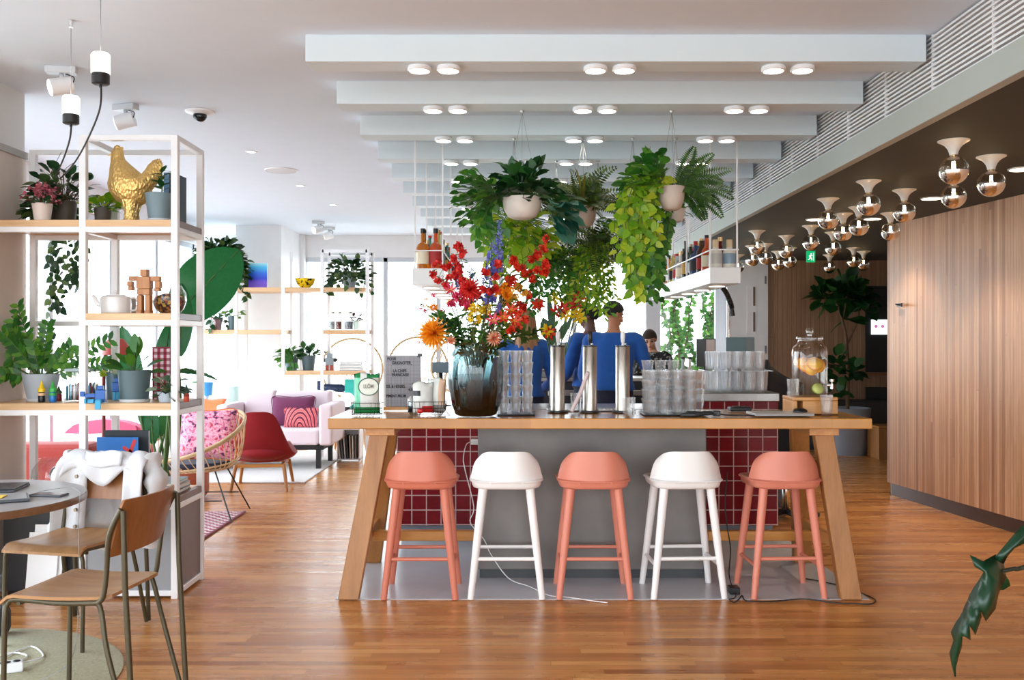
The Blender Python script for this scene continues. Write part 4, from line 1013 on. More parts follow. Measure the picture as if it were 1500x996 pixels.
# ---- bottom shelf: records, books, fishbowl
RED = paint('print red', srgb(214, 52, 58), 0.5); COB = paint('print blue', srgb(10, 116, 206), 0.45, 0.05)
r1 = thing('record_sleeve', 'blue record sleeve with a red figure standing on the bottom board', 'record', (PX(172, 5.3), 5.30, Z4), 0.0)
MB().box((-0.115, 0.0, 0.0), (0.115, 0.01, 0.30), 0.001, 1).build('sleeve', COB, r1)
m = MB()
for a, b, wd in (((0.055, 0.16), (0.08, 0.24), 0.022), ((0.08, 0.24), (0.098, 0.285), 0.02), ((0.03, 0.245), (0.08, 0.215), 0.018), ((0.08, 0.2), (0.055, 0.14), 0.026), ((-0.02, 0.165), (0.04, 0.12), 0.02), ((0.05, 0.13), (0.08, 0.06), 0.022)):
    m.bar((a[0], -0.0004, a[1]), (b[0], -0.0004, b[1]), wd, 0.0012, up=(0, 1, 0))
m.build('print', RED, r1)
r2 = thing('record_sleeve', 'large charcoal record sleeve leaning behind the blue one', 'record', (PX(185, 5.38), 5.38, Z4))
MB().box((-0.125, 0.0, 0.0), (0.125, 0.014, 0.33), 0.001, 1).build('sleeve', paint('charcoal sleeve', srgb(54, 64, 72), 0.6, 0.08), r2)
MB().box((0.1255, 0.0, 0.0), (0.129, 0.012, 0.328)).build('record_edge', paint('sleeve edge grey', srgb(170, 172, 178), 0.6), r2)
for k, (w_, c, lb_, rz) in enumerate(((0.12, srgb(120, 126, 130), 'grey book at the bottom of the pile on the lowest board', 0.03), (0.115, srgb(206, 206, 208), 'white book in the middle of the pile on the lowest board', -0.02), (0.11, srgb(128, 152, 160), 'blue grey book on top of the pile on the lowest board', 0.05))):
    bk_ = thing('book', lb_, 'book', (-1.935, 5.28, Z4 + 0.001 + k * 0.0225), rz, 'books piled on the lowest shelf board')
    MB().box((-w_, -0.13, 0.0), (w_, 0.13, 0.003), 0.001, 1).box((-w_, -0.13, 0.018), (w_, 0.13, 0.021), 0.001, 1).box((-w_, -0.13, 0.003), (-w_ + 0.004, 0.13, 0.018)).build('cover', paint('book cover %d' % k, c, 0.5), bk_)
    MB().box((-w_ + 0.0045, -0.125, 0.0035), (w_ - 0.004, 0.125, 0.0175)).build('pages', paint('paper', srgb(236, 234, 228), 0.8), bk_)
fb = thing('fishbowl', 'round glass bowl with blue bits on a stand behind the jacket', 'bowl', (PX(82, 5.3), 5.31, 0.535))
MB().lathe([(0, 0.0), (0.07, 0.0), (0.11, 0.025), (0.132, 0.075), (0.125, 0.13), (0.098, 0.17), (0.085, 0.185), (0.09, 0.192)], n=36).build('bowl', CLEAR, fb, smooth=True)
MB().lathe([(0, 0.004), (0.068, 0.004), (0.105, 0.026), (0.112, 0.045), (0.06, 0.05), (0, 0.055)], n=28).build('blue_bits', voro('blue glass bits', [srgb(20, 130, 170), srgb(60, 190, 210), srgb(10, 60, 90), srgb(150, 210, 220)], 45), fb, smooth=True)
MB().ball((0.02, 0, 0.1), (0.06, 0.05, 0.05), 16, 10).build('glass_float', glass('blue float glass', (0.5, 0.7, 0.85), 0.2), fb, smooth=True)
cu = thing('low_cabinet', 'low dark cabinet in the left bay under the glass bowl', 'cabinet', (-2.53, 5.31, 0))
MB().box((-0.205, -0.17, 0.03), (0.205, 0.17, 0.515), 0.003).build('carcass', paint('black cabinet', srgb(34, 34, 38), 0.5), cu)
MB().box((-0.21, -0.175, 0.5155), (0.21, 0.175, 0.534), 0.002).build('top', paint('grey top', srgb(160, 160, 160), 0.5), cu)
MB().box((-0.19, -0.15, 0.0), (0.19, 0.15, 0.03)).build('plinth', BLACK, cu)
pnl = thing('foam_board', 'white boards leaning against the low cabinet near the floor', 'board', (PX(52, 5.0), 5.04, 0), 0.0)
MB().box((-0.08, 0.0, 0.0), (0.08, 0.008, 0.36), 0.001, 1, Matrix.Rotation(-0.16, 4, 'X')).build('front_board', WHITE, pnl)
MB().box((-0.06, 0.014, 0.0), (0.1, 0.022, 0.4), 0.001, 1, Matrix.Rotation(-0.16, 4, 'X')).build('rear_board', WHITE, pnl)
# =================================================================== round table with laptop, tablet, phone
TCX, TCY, TR = -2.27, 3.88, 0.5
ct = thing('round_table', 'round cafe table with a grey top and wooden rim beside the jacket', 'table', (TCX, TCY, 0.008))
MB().lathe([(0, 0.70), (TR - 0.012, 0.70), (TR, 0.706), (TR, 0.728), (TR - 0.003, 0.7315), (0, 0.7315)], n=64).build('tabletop', wood('table rim wood', srgb(98, 66, 44), srgb(132, 94, 64), 0, 0.4), ct, smooth=True)
MB().lathe([(0, 0.7318), (TR - 0.004, 0.7318), (TR - 0.004, 0.7330), (0, 0.7330)], n=64).build('surface', paint('grey linoleum', srgb(158, 155, 156), 0.35, 0.03), ct, smooth=True)
MB().cyl((0, 0, 0.02), (0, 0, 0.70), 0.03, n=20).build('column', BLACK, ct, smooth=True)
MB().lathe([(0, 0), (0.14, 0), (0.14, 0.008), (0.04, 0.02), (0, 0.02)], n=40).build('foot', BLACK, ct, smooth=True)
TT = 0.742
lt = thing('laptop', 'dark laptop at the left edge of the round table', 'laptop', (-2.24, 4.08, TT), 0.15)
MB().box((-0.14, -0.1, 0), (0.14, 0.1, 0.009), 0.003).build('base', paint('dark aluminium', srgb(84, 86, 92), 0.35, metal=0.4), lt)
MB().box((-0.138, -0.098, 0.0095), (0.138, 0.098, 0.015), 0.003).build('lid', paint('dark aluminium lid', srgb(60, 62, 68), 0.35, metal=0.4), lt)
tbk = thing('tablet', 'dark tablet with a yellow note on the round table', 'tablet', (-2.06, 3.79, TT), 0.5)
MB().box((-0.13, -0.085, 0), (0.13, 0.085, 0.012), 0.004).build('body', paint('slate tablet', srgb(74, 78, 84), 0.4), tbk)
MB().box((-0.12, -0.076, 0.012), (0.12, 0.076, 0.0135)).build('screen', paint('grey screen', srgb(150, 152, 156), 0.3), tbk)
one('sticky_note', MB().box((-0.035, -0.035, 0), (0.035, 0.035, 0.004), 0.001, 1), paint('yellow note', srgb(236, 200, 80), 0.6), 'yellow paper note lying on the dark tablet', 'note', (-2.05, 3.79, TT + 0.0145), 0.2)
ph = thing('phone', 'dark phone lying near the right rim of the round table', 'phone', (-1.90, 3.92, TT), -0.1)
MB().box((-0.07, -0.034, 0), (0.07, 0.034, 0.007), 0.003).build('body', paint('phone grey', srgb(90, 92, 98), 0.3), ph)
MB().box((-0.066, -0.03, 0.007), (0.066, 0.03, 0.008)).build('screen', paint('phone glass', srgb(46, 48, 54), 0.1), ph)
MB().tube(smooth_pts([(-1.98, 4.0, TT + 0.004), (-1.88, 4.06, TT + 0.012), (-1.80, 3.98, TT + 0.006), (-1.765, 3.9, TT - 0.01), (-1.755, 3.87, 0.6), (-1.75, 3.86, 0.35), (-1.77, 3.84, 0.1), (-1.9, 3.8, 0.02), (-2.05, 3.78, 0.02)], 6), 0.0016, 6).build('x', paint('grey cable', srgb(150, 150, 150), 0.5), None)
o = bpy.data.objects['x']; o.name = 'laptop_cable'; props(o, 'thin grey cable drooping over the rim of the round table', 'cable')
rg = one('round_rug', MB().lathe([(0, 0), (0.75, 0), (0.757, 0.004), (0.75, 0.007), (0, 0.007)], (0, 0, 0), 72), fabric('olive rug', srgb(176, 172, 136), 0.16, 90, 0.5), 'round pale olive rug under the round table', 'rug', (-2.36, 3.8, 0.0005), smooth=True)
ps = thing('power_strip', 'white power strip on the rug under the round table', 'power strip', (PX(10, 3.95), 3.95, 0.008), 0.5)
MB().box((-0.06, -0.03, 0), (0.06, 0.03, 0.04), 0.006).build('case', WHITE, ps)
m = MB()
for i in (-1, 0, 1): m.lathe([(0, 0.04), (0.015, 0.04), (0.015, 0.0415), (0, 0.0415)], (i * 0.036, 0, 0), 14)
m.build('sockets', BLACK, ps)
MB().tube(smooth_pts([(0.05, 0.03, 0.02), (0.14, 0.12, 0.006), (0.1, 0.3, 0.006), (0.0, 0.2, 0.006), (-0.05, 0.12, 0.006), (0.02, 0.1, 0.006), (0.08, 0.16, 0.006), (0.03, 0.24, 0.006), (-0.05, 0.22, 0.006)], 6), 0.004, 6).build('cord', WCAB, ps, smooth=True)
bgk = thing('bag', 'black bag on the floor at the left edge under the table', 'bag', (PX(-6, 4.45), 4.45, 0.008), 0.3)
MB().box((-0.06, -0.05, 0), (0.06, 0.05, 0.13), 0.03, 3).build('body', fabric('black fabric', srgb(30, 30, 32)), bgk)
MB().tube(smooth_pts([(-0.03, -0.03, 0.125), (-0.03, -0.035, 0.18), (0.03, -0.035, 0.18), (0.03, -0.03, 0.125)], 4), 0.005, 6).build('handle', BLACK, bgk, smooth=True)
# =================================================================== the two wooden chairs
CW = wood('chair ply', srgb(150, 106, 66), srgb(190, 146, 100), 0, 0.4)
CWB = wood('chair ply back', srgb(126, 78, 42), srgb(160, 106, 62), 2, 0.42)
TUBE = paint('olive brown steel tube', srgb(74, 66, 46), 0.4, 0.05, metal=0.3)
def make_chair(label, loc, rz):
    """Faces local -x; a ply seat and back on bent tube side frames."""
    t = thing('cafe_chair', label, 'chair', loc, rz)
    n, k = 16, 12; 
    def sp(u, v, off):
        x = -0.215 + 0.41 * u; y = (v - 0.5) * 0.40 * (1 - 0.07 * u)
        e = abs(2 * v - 1)
        # rounded corners and a rolled front edge
        if u > 0.9: y *= 1 - 0.12 * ((u - 0.9) / 0.1) ** 2
        z = 0.457 - 0.02 * math.sin(PI * u) * (1 - e ** 2 * 0.6) - (0.03 * ((0.12 - u) / 0.12) ** 2 if u < 0.12 else 0) + off
        return (x, y, z)
    m = MB()
    A = [[m.bm.verts.new(sp(i / n, j / k, 0.006)) for j in range(k + 1)] for i in range(n + 1)]
    B = [[m.bm.verts.new(sp(i / n, j / k, -0.006)) for j in range(k + 1)] for i in range(n + 1)]
    for G in (A, B):
        for i in range(n):
            for j in range(k): m.bm.faces.new((G[i][j], G[i + 1][j], G[i + 1][j + 1], G[i][j + 1])).smooth = True
    for i in range(n):
        for j in (0, k): m.bm.faces.new((A[i][j], A[i + 1][j], B[i + 1][j], B[i][j]))
    for j in range(k):
        for i in (0, n): m.bm.faces.new((A[i][j], A[i][j + 1], B[i][j + 1], B[i][j]))
    m.build('seat', CW, t, smooth=True)
    def bp(u, v, off):
        y = (u - 0.5) * 0.385; z = 0.60 + 0.205 * v
        c = abs(2 * u - 1); 
        if v > 0.85: y *= 1 - 0.06 * ((v - 0.85) / 0.15) ** 2
        if v < 0.12: y *= 1 - 0.05 * ((0.12 - v) / 0.12) ** 2
        return (0.195 + 0.055 * v + 0.028 * (1 - c ** 2) + off, y, z)
    m = MB()
    A = [[m.bm.verts.new(bp(j / k, i / n, 0.005)) for j in range(k + 1)] for i in range(n + 1)]
    B = [[m.bm.verts.new(bp(j / k, i / n, -0.005)) for j in range(k + 1)] for i in range(n + 1)]
    for G in (A, B):
        for i in range(n):
            for j in range(k): m.bm.faces.new((G[i][j], G[i + 1][j], G[i + 1][j + 1], G[i][j + 1])).smooth = True
    for i in range(n):
        for j in (0, k): m.bm.faces.new((A[i][j], A[i + 1][j], B[i + 1][j], B[i][j]))
    for j in range(k):
        for i in (0, n): m.bm.faces.new((A[i][j], A[i][j + 1], B[i][j + 1], B[i][j]))
    m.build('backrest', CWB, t, smooth=True)
    for s in (-1, 1):
        y = s * 0.188; yb = s * 0.2
        MB().tube(smooth_pts([(-0.20, yb, 0.0), (-0.195, yb, 0.36), (-0.19, y, 0.425), (-0.15, y, 0.44), (0.0, y, 0.432), (0.13, y, 0.437), (0.162, y, 0.44)], 4), 0.0095, 10).build('front_leg', TUBE, t, smooth=True)
        MB().tube(smooth_pts([(0.155, y, 0.44), (0.17, y, 0.40), (0.20, yb, 0.26), (0.275, yb, 0.0)], 4), 0.0095, 10).build('slanted_leg', TUBE, t, smooth=True)
        MB().tube([(0.295, yb, 0.0), (0.265, yb, 0.5), (0.258, yb, 0.77)], 0.0105, 10).build('rear_leg', TUBE, t, smooth=True)
        MB().tube(smooth_pts([(0.15, y, 0.437), (0.175, y, 0.46), (0.188, y, 0.55), (0.205, yb, 0.68), (0.25, yb, 0.775)], 4), 0.0095, 10).build('back_support', TUBE, t, smooth=True)
    MB().cyl((-0.15, -0.188, 0.425), (-0.15, 0.188, 0.425), 0.008, n=8).build('cross_tube', TUBE, t, smooth=True)
    return t
ca = make_chair('wooden chair on brown tube legs, nearest the camera, facing the round table', (-1.60, 3.60, 0.008), -0.13)
cbx = dup(ca, (-2.04, 4.44, 0.0078), PI / 2 - 0.22, 'wooden tube chair with the white denim jacket over its back')
# white denim jacket over the second chair's back (local frame of that chair: x = back, y = across)
jk = thing('denim_jacket', 'white denim jacket hanging over the back of the wooden chair', 'jacket', (-2.025, 4.44, 0.0), PI / 2 - 0.22); jk.scale = (1, 0.88, 1)
JM = fabric('white denim', srgb(206, 206, 210), 0.06, 300, 0.25, 0.85)
JI = fabric('cream lining', srgb(226, 206, 176), 0.06, 300, 0.25, 0.85)
JS = [JM, JI]
def drape(y0, y1, zt, zb_front, zb_back, seed, nx=26, nz=30, front_only=False):
    rows = []
    def pt_(s, u):
        # s in 0..1: down the front face, over the top, down the back
        y = y0 + (y1 - y0) * u
        lf, lb_ = zt - zb_front(u), zt - zb_back(u); tot = lf + 0.07 + lb_; d = s * tot
        bow = 0.03 * (1 - (2 * (y / 0.46)) ** 2)
        shx = 0.235 + bow
        sag = 0.035 * (abs(2 * u - 1) ** 2.5)
        k = mnoise.noise(Vector((y * 9 + seed, d * 4, seed))) * 0.034 + 0.014 * math.sin(y * 42 + seed + d * 5)
        if d < lf: z = zb_front(u) + d; x = shx - 0.045 - 0.03 * (lf - d) / 0.4 - k * min(1, (lf - d) * 5) - 0.01
        elif d < lf + 0.07: a = (d - lf) / 0.07 * PI; z = zt + 0.022 * math.sin(a); x = shx - 0.036 * math.cos(a)
        else: z = zt - (d - lf - 0.07); x = shx + 0.045 + 0.05 * (zt - z) + k * min(1, (zt - z) * 5) + 0.01
        y = y * (1 + 0.10 * (zt - z)) + 0.006 * mnoise.noise(Vector((z * 8, y * 5, 2 + seed)))
        return (x, y, z - sag * (1 if zt - z < 0.2 else 0.6))
    return [[pt_(i / nz, j / nx) for j in range(nx + 1)] for i in range(nz + 1)]
m = MB(); m.sheet(drape(-0.25, 0.25, 0.812, lambda u: 0.72 + 0.05 * math.sin(u * 9), lambda u: 0.36 + 0.03 * math.sin(u * 7), 3)); m.build('back_panel', JM, jk, solid=0.006)
m = MB(); m.sheet(drape(0.10, 0.27, 0.82, lambda u: 0.36 + 0.05 * u, lambda u: 0.5, 7, 12)); m.build('front_panel', JM, jk, solid=0.006)
m = MB(); m.sheet(drape(-0.262, -0.13, 0.82, lambda u: 0.44, lambda u: 0.5, 11, 12)); m.build('front_panel', JM, jk, solid=0.006)
# collar and the two hanging sleeves
m = MB(); m.sheet([[(0.20 - 0.02 * v + 0.02 * math.sin(u * 2), -0.12 + 0.24 * u, 0.838 - 0.07 * v + 0.008 * math.sin(u * 6 + v)) for u in [i / 12 for i in range(13)]] for v in [i / 4 for i in range(5)]]); m.build('collar', JM, jk, solid=0.008)
for s, zz in ((1, 0.34), (-1, 0.40)):
    pts = smooth_pts([(0.27, s * 0.225, 0.80), (0.25, s * 0.285, 0.72), (0.22, s * 0.30, 0.60), (0.21, s * 0.29, 0.47), (0.20, s * 0.275, zz)], 6)
    m = MB(); m.tube(pts, [0.055 + 0.012 * math.sin(i * 1.1) - 0.0006 * i for i in range(len(pts))], 18)
    for v in m.bm.verts: v.co += Vector((mnoise.noise(v.co * 22), mnoise.noise(v.co * 22 + Vector((5, 0, 0))), 0)) * 0.012
    m.build('sleeve', JM, jk, smooth=True)
    MB().tube([pts[-3], pts[-1] - Vector((0, 0, 0.01))], 0.05, 18).build('cuff', JM, jk, smooth=True)
BRASS = metal('dark brass button', (0.25, 0.2, 0.14), 0.35)
for k in range(4): MB().cyl((0.165 - 0.004 * k, 0.135, 0.72 - k * 0.08), (0.155 - 0.004 * k, 0.135, 0.72 - k * 0.08), 0.009, n=12).build('button', BRASS, jk)
# =================================================================== plants
pr = random.Random(21)
LG_DARK = leafmat('dark leaf', srgb(22, 58, 30), srgb(34, 84, 40), srgb(58, 112, 48))
LG_MID = leafmat('mid leaf', srgb(36, 92, 34), srgb(62, 128, 44), srgb(112, 164, 54))
LG_LIME = leafmat('lime leaf', srgb(84, 146, 30), srgb(142, 188, 34), srgb(206, 214, 60), 0.4, 0.4)
LG_TEAL = leafmat('blue green leaf', srgb(20, 70, 60), srgb(34, 104, 88), srgb(90, 150, 130))
LG_FERN = leafmat('fern leaf', srgb(40, 62, 24), srgb(70, 96, 36), srgb(110, 128, 52))
LG_IVY = leafmat('ivy leaf', srgb(20, 50, 28), srgb(34, 76, 38), srgb(94, 116, 60))
LG_BAN = leafmat('banana leaf', srgb(22, 92, 44), srgb(28, 110, 54), srgb(40, 128, 60), 0.3, 0.35)
def rdir(el0, el1, az0=0.0, az1=2 * PI):
    a = pr.uniform(az0, az1); e = pr.uniform(el0, el1)
    return Vector((math.cos(a) * math.cos(e), math.sin(a) * math.cos(e), math.sin(e)))
def bush(ml, ms, base, n, reach, ln, wd, el=(0.1, 1.4), az=(0, 2 * PI), droop=0.35, shape='oval', rs=0.002, jit=0.35, flat=0.0):
    """Leaves on short stalks fanning out of a pot."""
    base = Vector(base)
    for i in range(n):
        d = rdir(*el, *az); r = reach * pr.uniform(0.45, 1.0)
        b = base + Vector((d.x, d.y, 0)) * reach * 0.15
        tip = base + d * r - Vector((0, 0, droop * r * 0.3))
        mid = b.lerp(tip, 0.5) + Vector((0, 0, r * 0.12))
        if ms is not None: ms.tube([b, mid, tip], rs, 5, False)
        dl = (Vector((d.x, d.y, d.z * 0.5)) + rdir(-0.6, 0.6) * jit)
        k = pr.uniform(0.75, 1.15)
        up = (Vector((0, 0, 1)) + rdir(-0.5, 0.5) * 0.6 - Vector((0, flat, 0))).normalized()
        ml.leaf(tip, dl, up, ln * k, wd * k, droop, 4, shape)
def vine(ml, ms, pts, ln, wd, step=0.04, shape='heart', r=0.0018, face=None, k0=0.7):
    """Leaves along a trailing stem."""
    pts = smooth_pts(pts, 8); ms.tube(pts, r, 5, False)
    acc = 0.0; side = 1
    for a, b in zip(pts, pts[1:]):
        acc += (b - a).length
        if acc > step:
            acc = 0; side = -side; d = (b - a).normalized()
            x = d.cross(Vector((0, 1, 0)))
            x = x.normalized() if x.length > 0.05 else Vector((1, 0, 0))
            dl = x * side * pr.uniform(0.4, 1.0) + Vector((0, 0, -0.6)) + rdir(-1, 1) * 0.5
            nn = Vector((0, -1, 0.35)) + rdir(-1, 1) * 0.5
            k = pr.uniform(k0, 1.15)
            ml.leaf(b, dl, nn, ln * k, wd * k, 0.25, 3, shape)
def hang(ml, ms, start, n, length, spread, ln, wd, step=0.04, out=0.08, shape='heart', az=(0, 2 * PI)):
    start = Vector(start)
    for i in range(n):
        a = pr.uniform(*az); o = Vector((math.cos(a), math.sin(a), 0)); q = length * pr.uniform(0.5, 1.0)
        p = [start, start + o * out + Vector((0, 0, 0.02)), start + o * (out + spread * 0.4) + Vector((0, 0, -q * 0.3)), start + o * (out + spread * 0.6) + Vector((pr.uniform(-.03, .03), 0, -q * 0.65)), start + o * (out + spread * 0.7) + Vector((pr.uniform(-.04, .04), 0, -q))]
        vine(ml, ms, p, ln, wd, step, shape)
def frond(ml, ms, base, d, length, droop, pl, pw, n=16, r=0.002):
    """A fern frond: pinnae either side of an arching rib."""
    base = Vector(base); d = Vector(d).normalized(); pts = []; p = base.copy(); k = 18
    for i in range(k + 1):
        pts.append(p.copy()); dd = (d + Vector((0, 0, -1)) * droop * (i / k) * 1.8).normalized(); p = p + dd * (length / k)
    ms.tube(pts, [r * (1 - 0.7 * i / k) for i in range(k + 1)], 5, False)
    for i in range(n):
        u = 0.1 + 0.9 * i / n; j = min(int(u * k), k - 1); q = pts[j].lerp(pts[j + 1], u * k - j); t = (pts[j + 1] - pts[j]).normalized()
        s = t.cross(Vector((0, -0.9, 0.55))); s = s.normalized() if s.length > 0.1 else t.orthogonal()
        w = math.sin(PI * (0.12 + 0.86 * u)) ** 0.7
        nn = s.cross(t)
        for sg in (-1, 1): ml.leaf(q, s * sg + t * 0.45, nn, pl * w, pw, 0.15, 2, 'lance')
def pot_mb(r0, r1, h, t=0.006, n=28, foot=False):
    return MB().lathe([(0, 0), (r0, 0), (r0 + (r1 - r0) * 0.5, h * 0.5), (r1, h), (r1 - t, h), (r0 + (r1 - r0) * 0.5 - t, h * 0.5), (r0 - t, t), (0, t)], n=n)
def potted(name, label, loc, r0, r1, h, pm, group=None, cat='plant', saucer=None):
    t = thing(name, label, cat, loc, 0, group)
    p = pot_mb(r0, r1, h).build('pot', pm, t, smooth=True)
    MB().lathe([(0, h * 0.88), (r1 - 0.0065, h * 0.88)], n=24).build('soil', SOIL, t)
    if saucer: MB().lathe([(0, 0), (saucer, 0), (saucer + 0.005, 0.016), (saucer + 0.001, 0.016), (r0 + 0.002, 0.003)], n=28).build('saucer', saucer_m[0], t, smooth=True)
    return t
saucer_m = [paint('pale saucer', srgb(206, 212, 218), 0.4)]
GP = paint('grey teal pot', srgb(112, 132, 140), 0.45, 0.03); GP2 = paint('light grey pot', srgb(176, 186, 196), 0.45, 0.03); GP3 = paint('slate pot', srgb(84, 104, 110), 0.45, 0.03); DP = paint('dark taupe pot', srgb(84, 74, 66), 0.6, 0.1)
def fin(t, ml, ms, lm, sm=STEMG, ln='foliage', sn='stem'):
    if ms is not None and len(ms.bm.verts): ms.build(sn, sm, t)
    ml.build(ln, lm, t)
# ---- left shelf, top board
PKP = paint('pink white pot', srgb(232, 216, 208), 0.5, 0.04)
t = potted('flowering_plant', 'pink flowering plant in a small white pot on the top board', (PX(62, 5.19), 5.19, Z1), 0.04, 0.053, 0.098, PKP)
ml, ms = MB(), MB(); bush(ml, ms, (0, 0, 0.09), 40, 0.09, 0.04, 0.03, (0.0, 1.0)); fin(t, ml, ms, LG_DARK)
m = MB()
for i in range(90):
    d = rdir(0.15, 1.4); p = Vector((0, 0, 0.1)) + d * Vector((0.09, 0.07, 0.06)).length * pr.uniform(0.5, 0.85)
    for k in range(4): m.leaf(p, rdir(-1, 1), rdir(0, 1), 0.018, 0.014, 0.2, 2)
m.build('blossom', leafmat('pink blossom', srgb(150, 60, 80), srgb(206, 104, 120), srgb(232, 150, 160)), t)
t = potted('leafy_plant', 'dark leafy plant in a dark tall pot behind the pink flowers', (PX(95, 5.4), 5.40, Z1), 0.055, 0.065, 0.14, DP)
ml, ms = MB(), MB(); bush(ml, ms, (0, 0, 0.13), 85, 0.22, 0.075, 0.055, (0.0, 1.35), (0.9, 5.6)); bush(ml, ms, (-0.03, -0.02, 0.1), 22, 0.18, 0.07, 0.05, (-0.5, 0.2), (2.6, 4.2)); fin(t, ml, ms, LG_IVY, STEMB)
m = MB()
for a, b in (((-0.06, 0), (-0.02, 0.42)), ((0.02, 0), (0.05, 0.36))): m.tube(smooth_pts([(a[0], 0, 0.12), (a[0] - 0.03, 0, 0.26), (b[0] - 0.05, 0, 0.32), (b[0], 0, b[1])], 4), 0.0016, 5)
m.build('bare_twig', STEMB, t)
t = thing('hanging_vine', 'dark trailing ivy hanging below the left end of the top board', 'plant', (PX(85, 5.47), 5.46, Z1))
pot_mb(0.05, 0.06, 0.1).build('pot', DP, t, smooth=True)
MB().lathe([(0, 0.085), (0.05, 0.085)], n=20).build('soil', SOIL, t)
ml, ms = MB(), MB(); bush(ml, ms, (0, 0, 0.09), 26, 0.1, 0.05, 0.045, (0, 1.2), (0.3, 2.8), 0.3, 'heart')
for dx, ln_ in ((-0.09, 0.38), (-0.07, 0.42), (-0.04, 0.36), (0.0, 0.3), (0.05, 0.34), (0.08, 0.3), (0.1, 0.22), (-0.1, 0.25), (0.03, 0.26)):
    vine(ml, ms, [(dx * 0.3, 0.03, 0.1), (dx * 0.6, 0.11, 0.09), (dx, 0.15, -0.08), (dx + pr.uniform(-.02, .02), 0.14, -ln_ * 0.6 - 0.05), (dx + pr.uniform(-.04, .03), 0.12, -ln_ - 0.03)], 0.045, 0.045, 0.024)
vine(ml, ms, [(-0.07, 0.14, -0.3), (-0.11, 0.13, -0.45), (-0.09, 0.13, -0.6), (-0.12, 0.13, -0.75), (-0.1, 0.13, -0.86)], 0.046, 0.046, 0.026)
vine(ml, ms, [(-0.09, 0.13, -0.33), (-0.06, 0.13, -0.42), (-0.03, 0.13, -0.47)], 0.05, 0.05, 0.03)
vine(ml, ms, [(0.09, 0.13, -0.03), (0.2, 0.12, -0.02), (0.3, 0.1, -0.05), (0.36, 0.08, -0.06)], 0.04, 0.04, 0.07)
fin(t, ml, ms, LG_IVY)
t = potted('leafy_plant', 'yellow green leafy plant in a dark pot beside the golden hen', (PX(152, 5.38), 5.37, Z1), 0.04, 0.048, 0.1, DP)
ml, ms = MB(), MB(); bush(ml, ms, (0, 0, 0.09), 46, 0.1, 0.055, 0.045, (-0.2, 1.3), droop=0.3); fin(t, ml, ms, LG_LIME)
t = potted('rubber_plant', 'small rubber plant in a grey teal pot to the right of the golden hen', (PX(233, 5.2), 5.21, Z1), 0.058, 0.076, 0.155, GP, saucer=0.062)
ml, ms = MB(), MB(); ms.tube([(0.01, 0, 0.13), (0.014, 0, 0.2), (0.01, 0, 0.27)], 0.004, 6)
for i in range(12):
    z = 0.17 + i * 0.010; a = i * 2.4; ml.leaf((0.012, 0, z), (math.cos(a), math.sin(a) * 0.6, 0.45 - 0.03 * i * (i % 2)), (0, -0.4, 1), 0.075, 0.036, 0.25, 4)
fin(t, ml, ms, LG_DARK)
# ---- third board
t = potted('zz_plant', 'glossy plant with long leafy fronds in a light grey pot', (PX(60, 5.28), 5.28, Z3), 0.068, 0.098, 0.15, GP2, saucer=0.074)
ml, ms = MB(), MB()
for az, el, ln_ in ((0.2, 0.72, 0.40), (0.1, 0.45, 0.34), (PI - 0.2, 0.9, 0.44), (PI + 0.2, 0.5, 0.36), (PI - 0.5, 1.25, 0.42), (PI, 1.15, 0.36), (0.4, 1.0, 0.22), (PI + 0.6, 0.25, 0.3), (PI / 2, 1.2, 0.3), (-PI / 2, 1.0, 0.2), (PI - 0.1, 0.2, 0.32), (PI + 1.0, 0.9, 0.3), (PI - 0.9, 0.7, 0.34)):
    d = Vector((math.cos(az) * math.cos(el), math.sin(az) * math.cos(el) * 0.5, math.sin(el))); p = Vector((d.x * 0.03, d.y * 0.03, 0.13)); pts = [p]
    for i in range(12): d = (d + Vector((0, 0, -0.035))).normalized(); p = p + d * ln_ / 12; p.x = max(p.x, -0.145); pts.append(p.copy())
    ms.tube(pts, [0.006 - 0.00035 * i for i in range(13)], 6)
    for i in range(3, 13):
        s = Vector((-d.z, 0, d.x))
        for sg in (-1, 1): ml.leaf(pts[i], d * 0.6 + s * sg * 0.8 + Vector((0, pr.uniform(-.4, .2), 0)), (0, -1, 0.3), 0.058, 0.03, 0.1, 3, 'oval')
fin(t, ml, ms, LG_MID)
t = potted('prayer_plant', 'broad leaved plant in a dark grey green pot on the third board', (PX(198, 5.23), 5.22, Z3), 0.072, 0.087, 0.172, GP3, saucer=0.078)
ml, ms = MB(), MB()
for az, el, ln_, k in ((0.1, 0.5, 0.12, 1), (PI, 0.3, 0.13, 1), (PI - 0.4, 0.0, 0.13, .9), (1.5, 1.3, 0.17, 1.1), (1.0, 1.5, 0.14, 1), (-1.5, 0.9, 0.1, .9), (0.3, 0.1, 0.13, .9), (2.2, 1.0, 0.14, 1), (-2.4, 0.5, 0.12, 1), (-0.6, 0.7, 0.1, 1), (1.57, 1.55, 0.2, 1), (3.3, 0.9, 0.12, .8)):
    d = Vector((math.cos(az) * math.cos(el), math.sin(az) * math.cos(el), math.sin(el))); b = Vector((0, 0, 0.15)); tip = b + d * ln_ * 0.6
    ms.tube([b, b.lerp(tip, .5) + Vector((0, 0, .01)), tip], 0.0028, 6); ml.leaf(tip, d + Vector((0, 0, 0.15)), (-d.z * math.cos(az), -0.5, 1), 0.105 * k, 0.06 * k, 0.35, 5)
fin(t, ml, ms, LG_MID)
t = potted('seedling', 'small light leaved plant in a narrow blue grey pot', (PX(165, 5.42), 5.43, Z3), 0.035, 0.042, 0.15, paint('blue grey pot', srgb(104, 132, 150), 0.4))
ml, ms = MB(), MB(); bush(ml, ms, (-0.01, 0, 0.14), 9, 0.06, 0.06, 0.045, (0.0, 1.2), (2.0, 4.3)); fin(t, ml, ms, LG_LIME)
